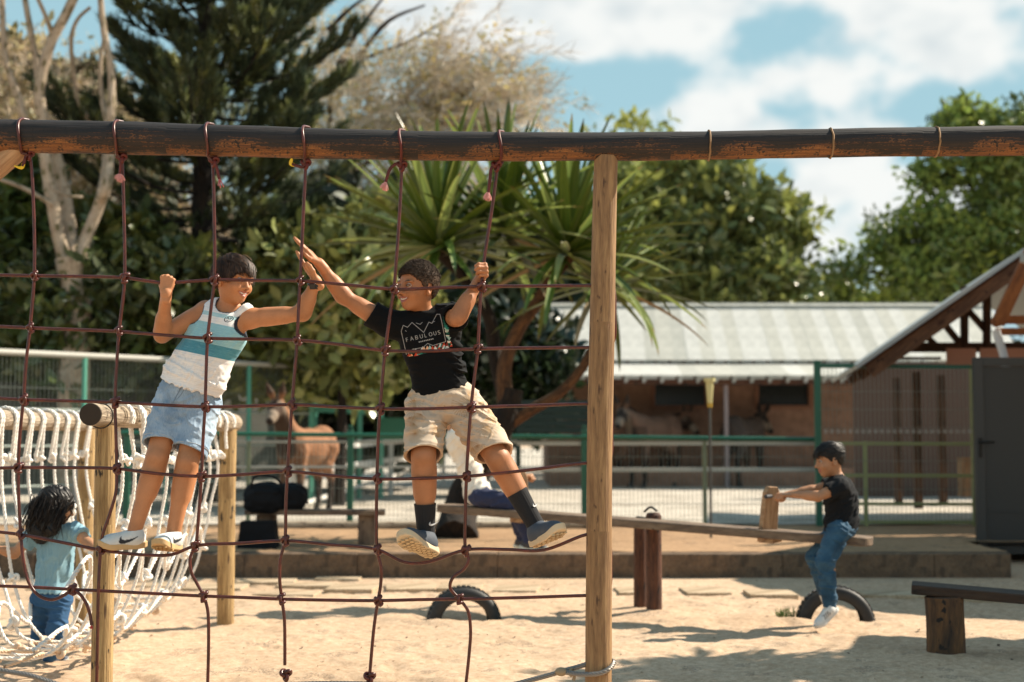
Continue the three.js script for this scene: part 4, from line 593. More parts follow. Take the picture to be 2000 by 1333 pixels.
  { const g = [], R2 = rng(77), e = P(178, 1222, ND - 0.015); for (let j = 0; j < 40; j++) { const d2 = V(R2() - 0.5, -0.6 - R2() * 0.5, R2() - 0.5).normalize(); g.push(sweep([e.clone(), e.clone().addScaledVector(d2, 0.01 + R2() * 0.008)], [0.0015, 0.0008], { seg: 4, caps: false })); } part('frayed_end', g, mat(lin(0.55, 0.07, 0.06), 0.8), net); }
  // the level ropes go round the post and come back as loops on its far side
  for (const [y0, y1, x] of [[560, 674, 1200], [792, 900, 1194], [1058, 1158, 1192]]) rope('post_loop', [[x - 14, y0 - 4, 0.04], [x - 2, y0 + 2, 0.02], [x + 1, (y0 + y1) / 2, 0.01], [x, y1 - 12, 0.015], [x - 8, y1 + 4, 0.03]], 0.0065, redRopeM);
  // end knots at the bottom cable
  for (const [x, y] of [[558, 1318], [722, 1324]]) { const k = P(x, y, ND), h = []; for (let j = 0; j <= 36; j++) { const t = j / 36 * 2 * Math.PI; h.push(k.clone().add(V((Math.sin(t) + 1.6 * Math.sin(2 * t)) * 0.0085, (Math.cos(t) - 1.6 * Math.cos(2 * t)) * 0.0095, -Math.sin(3 * t) * 0.009))); } part('hitch_knot', sweep(h, 0.0085, { seg: 8 }), ropeM, net); }
}
{
  // steel cable along the foot of the net: strands twisted together
  const cab = thing('steel_cable', 'twisted steel cable tied low round the pale post', 'cable', P(1150, 1310, ND)), cm = mat(lin(0.24, 0.22, 0.20), 0.4, { metalness: 0.6 });
  const twist = (path, r, n = 5) => { const c = new THREE.CatmullRomCurve3(path, false, 'centripetal'), L = c.getLength(), m = Math.ceil(L / 0.006), out = []; for (let k = 0; k < n; k++) { const q = []; for (let i = 0; i <= m; i++) { const p = c.getPointAt(i / m), t = c.getTangentAt(i / m), u = V(0, 0, 1).cross(t).normalize(), w = t.clone().cross(u), a = i / m * L * 2 * Math.PI / 0.075 + k / n * 6.283; q.push(p.addScaledVector(u, Math.cos(a) * r).addScaledVector(w, Math.sin(a) * r)); } out.push(sweep(q, r * 0.75, { seg: 5, caps: false })); } return out; };
  part('cable_strand', [...twist(Q([[-60, 1300], [0, 1310], [60, 1321], [130, 1342], [220, 1352], [420, 1352], [560, 1338], [722, 1337], [860, 1348], [960, 1346], [1030, 1331], [1095, 1313], [1130, 1303], [1152, 1296]]), 0.0065), ...twist(Q([[1105, 1314, -0.02], [1140, 1318, -0.07], [1172, 1316, -0.075], [1192, 1305, -0.05], [1199, 1294, 0], [1190, 1290, 0.05]]), 0.0065)], cm, cab);
  part('clamp_knot', [new THREE.SphereGeometry(0.021, 16, 12).scale(1.25, 0.9, 0.9).translate(...P(1096, 1313, ND - 0.02).toArray()), new THREE.TorusGeometry(0.014, 0.006, 8, 16).rotateY(1.2).translate(...P(1116, 1314, ND - 0.02).toArray()), sweep(Q([[1118, 1310, -0.02], [1122, 1322, -0.02], [1120, 1330, -0.02]]), 0.007, { seg: 8 })], mat(lin(0.30, 0.22, 0.13), 0.6), cab);
}
// ------------------------------------------------------------------ white rope bridge
{
  const t = thing('rope_bridge', 'white rope bridge slung between two grey logs on wooden posts', 'rope bridge', V(-2.4, 0, -8.2)), XR = -1.925, XL = -2.88, zN = -6.76, zF = -9.65;
  const yl = 1.352;
  part('log', sweep([V(XR - 0.02, yl + 0.005, zN + 0.19), V(XR, yl, -8), V(XR + 0.01, yl, zF - 0.15)], [0.052, 0.055, 0.06], { seg: 20, sub: 5, rough: 0.1, vLen: 0.9 }), greyLogMat, t);
  part('log', sweep([V(XL, yl + 0.01, -6.2), V(XL, yl, -8), V(XL, yl, zF - 0.15)], [0.056, 0.056, 0.056], { seg: 20, sub: 5, rough: 0.1, vLen: 0.9 }), greyLogMat, t);
  part('log_end', new THREE.CylinderGeometry(0.0505, 0.0505, 0.01, 28).rotateX(Math.PI / 2).translate(XR - 0.02, yl + 0.005, zN + 0.193), mat(lin(0.045, 0.032, 0.022), 0.9), t);
  for (const z of [zN + 0.10, zF - 0.07]) part('log_band', new THREE.TorusGeometry(0.0575, 0.0035, 6, 28).translate(XR, yl, z), mat(lin(0.03, 0.025, 0.02), 0.7), t);
  for (const [x, z, r] of [[XR, zN, 0.05], [XR, zF, 0.058], [XL, zN, 0.05], [XL, zF, 0.055]]) part('post', sweep([V(x, -0.06, z), V(x, 0.6, z), V(x, yl - 0.045, z)], r, { seg: 20, sub: 5, rough: 0.1, vLen: 0.9, seed: x + z }), postMat, t);
  // three-strand white rope
  const wm = mat(lin(0.82, 0.78, 0.72), 0.75), wm2 = mat(lin(0.66, 0.50, 0.36), 0.8);
  const strand = (path, r = 0.0092, n = 3, m = wm, name = 'rope') => {
    const c = new THREE.CatmullRomCurve3(path, false, 'centripetal'), L = c.getLength(), k = Math.max(8, Math.ceil(L / 0.016)), out = [], fr = c.computeFrenetFrames(k, false);
    for (let s = 0; s < n; s++) { const q = []; for (let i = 0; i <= k; i++) { const a = i / k * L * 2 * Math.PI / 0.075 + s / n * 6.283; q.push(c.getPointAt(i / k).addScaledVector(fr.normals[i], Math.cos(a) * r * 0.55).addScaledVector(fr.binormals[i], Math.sin(a) * r * 0.55)); } out.push(sweep(q, r * 0.62, { seg: 5, caps: false })); }
    return part(name, out, m, t);
  };
  const knotG = (() => { const h = []; for (let j = 0; j <= 30; j++) { const a = j / 30 * 2 * Math.PI; h.push(V((Math.sin(a) + 1.5 * Math.sin(2 * a)) * 0.012, (Math.cos(a) - 1.5 * Math.cos(2 * a)) * 0.012, -Math.sin(3 * a) * 0.012)); } return sweep(h, 0.0105, { seg: 7 }); })();
  const R = rng(55), knot = (p, m = wm, s = 1) => { const k = part('knot', knotG, m, t, false); k.position.copy(p).sub(t.position); k.rotation.set(R() * 6, R() * 6, R() * 6); k.scale.setScalar(s * (0.85 + R() * 0.4)); };
  // the U of the net: w runs 0..1 from the left log to the right one
  const U = (w, z, jit = 0) => { const s = w * 2 - 1, a = Math.abs(s), x = lerp(XL, XR, 0.5 + 0.5 * Math.sign(s) * Math.pow(a, 0.62)), y = 0.10 + 0.10 * Math.abs((z + 8.2) / 1.5) + (yl - 0.10 - 0.10 * Math.abs((z + 8.2) / 1.5)) * Math.pow(a, 2.1); return V(x + (fbm(w * 9 + jit, z * 3, jit, 2)) * 0.03, y + fbm(w * 7, z * 4 + jit, 2, 2) * 0.03, z + (fbm(w * 5, jit * 3.3, z, 2)) * 0.12); };
  const rows = 12; const wK = [0.045, 0.13, 0.22, 0.32, 0.43, 0.57, 0.68, 0.78, 0.87, 0.955];
  for (let i = 0; i < rows; i++) {
    const z = lerp(-6.98, -9.52, i / (rows - 1)) + (R() - 0.5) * 0.05;
    for (const side of [0, 1]) { // over the log, then down into the U
      const lx = side ? XR : XL, sg = side ? 1 : -1, r = 0.068, top = []; for (let j = 0; j <= 8; j++) { const a = lerp(-0.5, 3.5, j / 8); top.push(V(lx + sg * Math.cos(a) * r, yl + Math.sin(a) * r, z + (j - 4) * 0.004)); }
      const path = [...top]; for (let j = 1; j <= 10; j++) { const w = 0.02 + j / 10 * 0.5; path.push(U(side ? 1 - w : w, z, i * 1.7)); } strand(path);
      strand([...top.map((p) => p.clone().add(V(0, 0.002, 0.035))), U(side ? 0.955 : 0.045, z + 0.035, i)], 0.0100);
      if (i % 3 === 1) strand([V(lx + sg * 0.05, yl + 0.055, z + 0.05), V(lx + sg * 0.078, yl, z + 0.06), V(lx + sg * 0.072, yl - 0.08, z + 0.055), V(lx + sg * 0.08, yl - 0.14 - R() * 0.08, z + 0.06)], 0.010, 3, wm, 'rope_tail');
    }
    wK.forEach((w, j) => { if ((i + j) % 2 === 0 || w < 0.1 || w > 0.9) knot(U(w, z, i * 1.7), j > 3 && j < 6 ? wm2 : wm, 1.05); });
  }
  for (const [w, m] of [[0.3, wm], [0.46, wm2], [0.56, wm2], [0.66, wm], [0.8, wm]]) { const path = []; for (let i = 0; i <= 12; i++) path.push(U(w + (i % 2 ? 0.03 : -0.03), lerp(-6.6, -9.6, i / 12), 3)); strand(path, 0.0105, 3, m, 'long_rope'); }
}
// ------------------------------------------------------------------ seesaw, tyres, benches, bags
const SEE = { pivot: P(1278, 1010, 10.2), left: P(862, 985, 10.9), right: P(1702, 1050, 9.35) };
{
  const t = thing('seesaw', 'long wooden seesaw on a dark post carrying the boy in jeans', 'seesaw', G(1278, 1198)), a = SEE.left, b = SEE.right, dir = b.clone().sub(a).normalize(), up = V(0, 1, 0).addScaledVector(dir, -dir.y).normalize();
  part('board', (() => { const L = a.distanceTo(b), sh = new THREE.Shape(), w = 0.115, r = 0.08; sh.moveTo(-L / 2 + r, -w); sh.lineTo(L / 2 - r, -w); sh.quadraticCurveTo(L / 2, -w, L / 2, 0); sh.quadraticCurveTo(L / 2, w, L / 2 - r, w); sh.lineTo(-L / 2 + r, w); sh.quadraticCurveTo(-L / 2, w, -L / 2, 0); sh.quadraticCurveTo(-L / 2, -w, -L / 2 + r, -w); const g = new THREE.ExtrudeGeometry(sh, { depth: 0.045, bevelEnabled: true, bevelSize: 0.006, bevelThickness: 0.006, bevelSegments: 1, curveSegments: 8 }); const uv = g.attributes.uv, q = g.attributes.position; for (let i = 0; i < q.count; i++) uv.setXY(i, q.getY(i) + q.getZ(i), q.getX(i)); return g.applyMatrix4(new THREE.Matrix4().makeBasis(dir, up.clone().cross(dir), up).setPosition(a.clone().add(b).multiplyScalar(0.5).addScaledVector(up, -0.05))); })(), oldPlankMat, t);
  const pz = t.position;
  part('post', sweep([V(pz.x, -0.1, pz.z), V(pz.x, 0.4, pz.z), V(pz.x, P(0, 1009, 10.2).y, pz.z), V(pz.x, P(0, 1003, 10.2).y, pz.z)], [0.056, 0.056, 0.056, 0.04], { seg: 18, sub: 3, rough: 0.06, vLen: 0.6 }), darkWoodMat, t);
  part('post', sweep([V(pz.x - 0.075, -0.1, pz.z - 0.26), V(pz.x - 0.07, P(0, 1020, 10.45).y, pz.z - 0.26)], [0.05, 0.05], { seg: 18, rough: 0.06, vLen: 0.6 }), darkWoodMat, t);
  part('pivot_bar', [tube(V(pz.x - 0.09, SEE.pivot.y - 0.03, pz.z - 0.3), V(pz.x + 0.02, SEE.pivot.y - 0.03, pz.z + 0.075), 0.016), sweep([V(pz.x - 0.06, SEE.pivot.y + 0.03, pz.z - 0.06), V(pz.x - 0.02, SEE.pivot.y + 0.065, pz.z), V(pz.x + 0.02, SEE.pivot.y + 0.04, pz.z + 0.04)], 0.008, { sub: 3 })], mat(lin(0.03, 0.03, 0.03), 0.5, { metalness: 0.6 }), t);
  const on = (px) => { const q = (px - 862) / (1702 - 862); return a.clone().lerp(b, q); };
  for (const [px, d0] of [[1523, 9.65], [1036, 10.6]]) {
    const c = on(px), k = px > 1200 ? 1 : -1, top = c.clone().addScaledVector(up, 0.285).addScaledVector(dir, 0.02 * k), h = part('handle_board', (() => { const sh = new THREE.Shape(); sh.moveTo(-0.06, -0.08); sh.lineTo(0.06, -0.08); sh.lineTo(0.052, 0.25); sh.lineTo(0.03, 0.285); sh.lineTo(-0.03, 0.285); sh.lineTo(-0.052, 0.25); const g = new THREE.ExtrudeGeometry(sh, { depth: 0.04, bevelEnabled: true, bevelSize: 0.004, bevelThickness: 0.004, bevelSegments: 1 }); g.translate(0, 0, -0.02); const uv = g.attributes.uv; for (let i = 0; i < uv.count; i++) uv.setXY(i, uv.getX(i) * 2, uv.getY(i)); return g.applyMatrix4(new THREE.Matrix4().makeBasis(up.clone().cross(dir).add(dir.clone().multiplyScalar(0.75)).normalize(), up.clone().addScaledVector(dir, 0.06 * k).normalize(), dir.clone().addScaledVector(up.clone().cross(dir), -0.75).normalize()).setPosition(c)); })(), plankMat, t);
    const side = up.clone().cross(dir); part('hand_grip', tube(top.clone().addScaledVector(up, -0.06).addScaledVector(side, -0.13), top.clone().addScaledVector(up, -0.06).addScaledVector(side, 0.15), 0.014), mat(lin(0.03, 0.03, 0.035), 0.5), t);
    part('cleat', bar(c.clone().addScaledVector(up, -0.07).addScaledVector(side, -0.1).addScaledVector(dir, 0.02), c.clone().addScaledVector(up, -0.07).addScaledVector(side, 0.1).addScaledVector(dir, 0.02), 0.1, 0.03, up), plankMat, t);
  }
}
TYRES.forEach(([c, R0], i) => {
  const t = thing('half_buried_tyre', ['black tyre half sunk in the sand below the right climbing boy', 'worn tyre half sunk in the sand under the seesaw boy'][i], 'tyre', V(c.x, 0, c.z), 'tyres half buried in the sand'), prof = [], R = rng(6 + i);
  for (const [y, r] of [[-0.085, 0.66], [-0.092, 0.72], [-0.095, 0.84], [-0.085, 0.94], [-0.068, 0.985], [-0.03, 1.0], [0.03, 1.0], [0.068, 0.985], [0.085, 0.94], [0.095, 0.84], [0.092, 0.72], [0.085, 0.66], [0.07, 0.67], [0.075, 0.8], [0.06, 0.93], [-0.06, 0.93], [-0.075, 0.8], [-0.07, 0.67], [-0.085, 0.66]]) prof.push(new THREE.Vector2(r * R0, y));
  const tm = mat('#ffffff', 0.6, { map: texture(256, 256, (u, v, o) => { const n = loopN(u, v, 6, 6, 7 + i), q = loopN(u, v, 40, 40, 3); let cc = mixc([42, 41, 40], [30, 29, 28], 0.5 + q); if (n > 0.08) cc = mixc(cc, [128, 106, 80], sstep(n, 0.08, 0.5) * 0.6); set3(o, cc); }) }), yaw = i ? -0.12 : 0.1, lift = i ? -0.045 : -0.04;
  const body = part('tyre_body', new THREE.LatheGeometry(prof, 64).rotateX(Math.PI / 2).rotateY(yaw), tm, t, false); body.position.y = lift;
  const g = []; for (let k = 0; k < 44; k++) { const a = k / 44 * 2 * Math.PI; for (const s of [-1, 1]) { const b = new THREE.BoxGeometry(0.018, 0.008, 0.04); b.rotateY(s * 0.35).translate(0, 1.0 * R0 + 0.001, s * 0.038).rotateZ(a); g.push(b); } }
  const tr = part('tread', g.map((b) => b.rotateY(yaw)), tm, t, false); tr.position.y = lift; tr.userData.kind = 'stuff';
});
{
  const t = thing('bench', 'dark plank bench on a thick round stump at the right', 'bench', G(1848, 1283)), p = t.position, d = -p.z;
  part('stump_leg', sweep([V(p.x, -0.05, p.z), V(p.x, 0.2, p.z), V(p.x - 0.005, P(0, 1166, d).y, p.z)], [0.108, 0.105, 0.106], { seg: 22, sub: 4, rough: 0.12, vLen: 0.7 }), stumpMat, t);
  part('plank', bar(P(1781, 1148, d + 0.12), P(2260, 1190, d - 0.25), 0.26, 0.055, V(0, 1, 0), 0.008), mat('#8a7a6c', 0.8, { map: oldPlankMat.map, bumpMap: grainBump, bumpScale: 0.005 }), t);
  const q = P(2200, 1300, d - 0.2); part('stump_leg', sweep([V(q.x, -0.05, q.z), V(q.x, P(0, 1185, d - 0.2).y, q.z)], [0.108, 0.1], { seg: 22, rough: 0.12, vLen: 0.7 }), stumpMat, t);
}
{
  const d = 13.8, p = G(718, 1062, TER), t = thing('bench', 'old grey plank bench on the terrace before the donkey', 'bench', V(p.x, TER, p.z));
  part('plank', bar(P(480, 1000, d - 0.1), P(752, 1001, d), 0.3, 0.05, V(0, 1, 0), 0.008), oldPlankMat, t);
  for (const px of [718, 520]) { const c = P(px, 1062, d); part('leg', box(V(c.x, (TER + P(0, 1006, d).y) / 2, -d), 0.17, P(0, 1006, d).y - TER, 0.22, 0.01), oldPlankMat, t); }
}
{
  const blob = (c, r, seed, amp = 0.16) => { const g = new THREE.IcosahedronGeometry(1, 12), q = g.attributes.position; for (let i = 0; i < q.count; i++) { const v = V(q.getX(i), q.getY(i), q.getZ(i)), e = [v.x, v.y, v.z].map((x) => Math.sign(x) * Math.pow(Math.abs(x), 0.72)), k = 1 + amp * fbm(v.x * 2 + seed, v.y * 2.4, v.z * 2, 4) + 0.05 * Math.abs(fbm(v.x * 7, v.y * 3 + seed, v.z * 7, 3)); q.setXYZ(i, c.x + e[0] * r[0] * k, c.y + Math.max(-0.92, e[1]) * r[1] * k, c.z + e[2] * r[2] * k); } g.computeVertexNormals(); return g; };
  const bm = mat(lin(0.004, 0.005, 0.007), 0.75, { specularIntensity: 0.4 }), d = 13.65, a = P(520, 975, d), t = thing('black_bag', 'big black soft bag lying on the left end of the old bench', 'bag', a.clone().setY(P(0, 1000, d).y));
  part('bag_body', blob(P(517, 974, d), [0.20, 0.155, 0.16], 3), bm, t); part('bag_strap', [sweep([P(486, 962, d - 0.1), P(500, 930, d - 0.15), P(540, 936, d - 0.15), P(556, 966, d - 0.12)], 0.013, { sub: 6, flat: 0.5 })], bm, t);
  const t2 = thing('black_bag', 'smaller black bag leaning behind the big bag on the bench', 'bag', P(570, 1000, d + 0.02)); part('bag_body', blob(P(567, 973, d + 0.06), [0.15, 0.14, 0.13], 9), bm, t2); part('bag_strap', sweep([P(580, 950, d - 0.1), P(596, 955, d - 0.1), P(600, 985, d - 0.1)], 0.011, { sub: 6 }), bm, t2);
  const e = P(505, 1045, d - 0.25), t3 = thing('black_sack', 'black upright sack standing on the ground before the old bench', 'sack', e.clone().setY(TER));
  part('sack_body', (() => { const g = new THREE.BoxGeometry(0.36, 0.24, 0.24, 12, 10, 10), q = g.attributes.position; for (let i = 0; i < q.count; i++) { const x = q.getX(i), y = q.getY(i), z = q.getZ(i), k = 1 - 0.12 * (y / 0.24 + 0.5); q.setXYZ(i, e.x + x * k + 0.012 * fbm(x * 9, y * 9, z * 9, 3), TER + 0.12 + y, e.z + z * k + 0.03 * fbm(x * 7, y * 7, z * 7 + 4, 3)); } g.computeVertexNormals(); return g; })(), bm, t3);
  part('sack_rim', bar(V(e.x - 0.16, TER + 0.242, e.z), V(e.x + 0.16, TER + 0.242, e.z), 0.2, 0.02), bm, t3);
}
// ------------------------------------------------------------------ bodies: smooth unions of tapered limbs, meshed on a grid
const cap = (a, b, ra, rb, k = 0.02, o = {}) => ({ t: 0, a, b, ra, rb: rb ?? ra, k, ...o });
const ell = (c, r, q = null, k = 0.02, o = {}) => ({ t: 1, c, r, q: q && q.clone().invert(), k, ...o });
const axes = (x, y, z) => new THREE.Quaternion().setFromRotationMatrix(new THREE.Matrix4().makeBasis(x, y, z));
function pd(p, x, y, z) {
  let d;
  if (p.t === 0) {
    const ax = x - p.a.x, ay = y - p.a.y, az = z - p.a.z, bx = p.b.x - p.a.x, by = p.b.y - p.a.y, bz = p.b.z - p.a.z, bb = bx * bx + by * by + bz * bz || 1e-9;
    let h = (ax * bx + ay * by + az * bz) / bb; h = h < 0 ? 0 : h > 1 ? 1 : h;
    const ex = ax - bx * h, ey = ay - by * h, ez = az - bz * h; d = Math.sqrt(ex * ex + ey * ey + ez * ez) - p.ra - (p.rb - p.ra) * h;
  } else {
    let vx = x - p.c.x, vy = y - p.c.y, vz = z - p.c.z;
    if (p.q) { const q = p.q, tx = 2 * (q.y * vz - q.z * vy), ty = 2 * (q.z * vx - q.x * vz), tz = 2 * (q.x * vy - q.y * vx), ux = vx + q.w * tx + q.y * tz - q.z * ty, uy = vy + q.w * ty + q.z * tx - q.x * tz, uz = vz + q.w * tz + q.x * ty - q.y * tx; vx = ux; vy = uy; vz = uz; }
    const [rx, ry, rz] = p.r, ix = vx / rx, iy = vy / ry, iz = vz / rz, k0 = Math.sqrt(ix * ix + iy * iy + iz * iz);
    if (k0 < 1e-4) d = -Math.min(rx, ry, rz); else { const jx = ix / rx, jy = iy / ry, jz = iz / rz; d = k0 * (k0 - 1) / Math.sqrt(jx * jx + jy * jy + jz * jz); }
  }
  if (p.cut) for (const [c, n] of p.cut) { const e = (x - c.x) * n.x + (y - c.y) * n.y + (z - c.z) * n.z; if (e > d) d = e; }
  return d;
}
function evalPrims(ps, x, y, z) {
  let d = 1e3;
  for (const p of ps) {
    const e = pd(p, x, y, z), k = p.k;
    if (p.sub) { const h = Math.max(k - Math.abs(-e - d), 0) / k; d = Math.max(d, -e) + h * h * k * 0.25; } else { const h = Math.max(k - Math.abs(e - d), 0) / k; d = Math.min(d, e) - h * h * k * 0.25; }
  }
  return d;
}
function solid(prims, cell, { disp, amp = 0, post, color, uv, paint } = {}) {
  const lo = V(1e9, 1e9, 1e9), hi = V(-1e9, -1e9, -1e9);
  for (const p of prims) { if (p.sub) continue; for (const [c, r] of p.t ? [[p.c, Math.max(...p.r)]] : [[p.a, p.ra], [p.b, p.rb]]) { lo.min(V(c.x - r, c.y - r, c.z - r)); hi.max(V(c.x + r, c.y + r, c.z + r)); } }
  const pad = cell * 2 + amp + 0.01; lo.subScalar(pad); hi.addScalar(pad);
  const B = 8, nb = [0, 1, 2].map((i) => Math.ceil((hi.getComponent(i) - lo.getComponent(i)) / cell / B)), n = nb.map((q) => q * B + 1), [nx, ny, nz] = n, F = new Float32Array(nx * ny * nz).fill(1), sx = 1, sy = nx, sz = nx * ny, hd = cell * B * 0.87;
  for (let bz = 0; bz < nb[2]; bz++) for (let by = 0; by < nb[1]; by++) for (let bx = 0; bx < nb[0]; bx++) {
    const cx = lo.x + (bx + 0.5) * B * cell, cy = lo.y + (by + 0.5) * B * cell, cz = lo.z + (bz + 0.5) * B * cell, near = []; let any = false;
    for (const p of prims) { const e = pd(p, cx, cy, cz) * (p.t ? 0.6 : 1); if (e < hd + p.k + amp + cell) { near.push(p); if (!p.sub) any = true; } }
    if (!any) continue;
    const c0 = evalPrims(near, cx, cy, cz), inside = c0 < -(hd * 1.7 + amp + 0.02) && !post;
    for (let k = 0; k <= B; k++) for (let j = 0; j <= B; j++) for (let i = 0; i <= B; i++) {
      const gx = bx * B + i, gy = by * B + j, gz = bz * B + k, at = gx + gy * sy + gz * sz; if (inside) { if (F[at] === 1) F[at] = -1; continue; }
      const x = lo.x + gx * cell, y = lo.y + gy * cell, z = lo.z + gz * cell; let d = evalPrims(near, x, y, z); if (disp && Math.abs(d) < amp + cell * 3) d += disp(x, y, z); if (post) d = post(d, x, y, z); F[at] = d;
    }
  }
  const vid = new Int32Array(nx * ny * nz).fill(-1), pos = [], idx = [];
  const E = [[0, 1], [0, 2], [0, 4], [1, 3], [1, 5], [2, 3], [2, 6], [3, 7], [4, 5], [4, 6], [5, 7], [6, 7]], O = [...Array(8)].map((_, c) => (c & 1) * sx + ((c >> 1) & 1) * sy + ((c >> 2) & 1) * sz), v = new Float32Array(8);
  for (let z = 0; z < nz - 1; z++) for (let y = 0; y < ny - 1; y++) for (let x = 0; x < nx - 1; x++) {
    const at = x + y * sy + z * sz; let m = 0; for (let c = 0; c < 8; c++) { v[c] = F[at + O[c]]; if (v[c] < 0) m |= 1 << c; } if (m === 0 || m === 255) continue;
    let px = 0, py = 0, pz = 0, k = 0; for (const [a, b] of E) { if ((v[a] < 0) === (v[b] < 0)) continue; const t = v[a] / (v[a] - v[b]); px += (a & 1) + ((b & 1) - (a & 1)) * t; py += ((a >> 1) & 1) + (((b >> 1) & 1) - ((a >> 1) & 1)) * t; pz += ((a >> 2) & 1) + (((b >> 2) & 1) - ((a >> 2) & 1)) * t; k++; }
    vid[at] = pos.length / 3; pos.push(lo.x + (x + px / k) * cell, lo.y + (y + py / k) * cell, lo.z + (z + pz / k) * cell);
  }
  for (let z = 1; z < nz - 1; z++) for (let y = 1; y < ny - 1; y++) for (let x = 1; x < nx - 1; x++) {
    const at = x + y * sy + z * sz, a = F[at] < 0;
    const quad = (o, p, q) => { if ((F[at + o] < 0) === a) return; const i0 = vid[at], i1 = vid[at - p], i2 = vid[at - p - q], i3 = vid[at - q]; if (i0 < 0 || i1 < 0 || i2 < 0 || i3 < 0) return; if (a) idx.push(i0, i1, i2, i0, i2, i3); else idx.push(i0, i2, i1, i0, i3, i2); };
    quad(sx, sy, sz); quad(sy, sz, sx); quad(sz, sx, sy);
  }
  const g = new THREE.BufferGeometry(); g.setAttribute('position', new THREE.Float32BufferAttribute(pos, 3)); g.setIndex(idx); g.computeVertexNormals();
  const m = pos.length / 3, nr = g.attributes.normal;
  if (color) { const c = new Float32Array(m * 3), o = [0, 0, 0]; for (let i = 0; i < m; i++) { color(o, pos[i * 3], pos[i * 3 + 1], pos[i * 3 + 2], nr.getX(i), nr.getY(i), nr.getZ(i)); c.set(o, i * 3); } g.setAttribute('color', new THREE.BufferAttribute(c, 3)); }
  const u = new Float32Array(m * 2); if (uv) for (let i = 0; i < m; i++) { const [a, b] = uv(pos[i * 3], pos[i * 3 + 1], pos[i * 3 + 2], nr.getX(i), nr.getY(i), nr.getZ(i)); u[i * 2] = a; u[i * 2 + 1] = b; } g.setAttribute('uv', new THREE.BufferAttribute(u, 2));
  return g;
}
const mid = (a, b, t) => a.clone().lerp(b, t);
const along = (a, d, s) => a.clone().addScaledVector(d, s);
// ---- a hand: y along the fingers, z out of the back of the hand; thumb 1 puts the thumb at +x
function handPrims(wrist, y, z, s, thumb, pose, curl = [75, 85, 50], fan = 0) {
  y = y.clone().normalize(); z = z.clone().addScaledVector(y, -z.dot(y)).normalize(); const x = y.clone().cross(z), W = (a, b, c) => wrist.clone().addScaledVector(x, a * s).addScaledVector(y, b * s).addScaledVector(z, c * s), ps = [];
  ps.push(cap(W(0, -0.035, 0), W(0, 0.012, 0), 0.0235 * s, 0.024 * s, 0.012)); ps.push(ell(W(0, 0.048, -0.004), [0.038 * s, 0.044 * s, 0.0135 * s], axes(x, y, z), 0.012));
  const kx = [0.029, 0.0095, -0.010, -0.0275], ky = [0.090, 0.094, 0.088, 0.078], len = [[0.040, 0.025, 0.021], [0.044, 0.029, 0.022], [0.041, 0.027, 0.021], [0.032, 0.020, 0.019]], rad = [0.0098, 0.01, 0.0095, 0.0085];
  for (let f = 0; f < 4; f++) {
    const X = kx[f] * thumb, c = curl.map((q, i) => q * (1 + (f - 1.5) * 0.03) * Math.PI / 180); ps.push(cap(W(X * 0.55, 0.012, 0), W(X, ky[f], 0.001), 0.0135 * s, 0.0120 * s, 0.006));
    let a = 0, p = [X, ky[f], 0]; for (let i = 0; i < 3; i++) { a += c[i]; const q = [p[0] + X * fan * len[f][i], p[1] + Math.cos(a) * len[f][i], p[2] - Math.sin(a) * len[f][i]], r = rad[f] * [1, 0.93, 0.86, 0.74][i], r2 = rad[f] * [0.93, 0.86, 0.74][i]; ps.push(cap(W(...p), W(...q), r * s, r2 * s, i ? 0.003 : 0.006)); p = q; }
  }
  const T = thumb, tp = pose === 'grip' ? [[0.020, 0.020, -0.006], [0.036, 0.048, -0.022], [0.026, 0.074, -0.038], [0.004, 0.086, -0.047]] : pose === 'side' ? [[0.020, 0.020, -0.004], [0.040, 0.048, -0.014], [0.044, 0.078, -0.016], [0.040, 0.100, -0.014]] : [[0.020, 0.020, -0.004], [0.046, 0.044, -0.006], [0.062, 0.068, -0.004], [0.070, 0.090, 0.000]];
  for (let i = 0; i < 3; i++) ps.push(cap(W(tp[i][0] * T, tp[i][1], tp[i][2]), W(tp[i + 1][0] * T, tp[i + 1][1], tp[i + 1][2]), [0.0145, 0.0115, 0.0105][i] * s, [0.0115, 0.0105, 0.0085][i] * s, i ? 0.004 : 0.010));
  return { prims: ps, W };
}
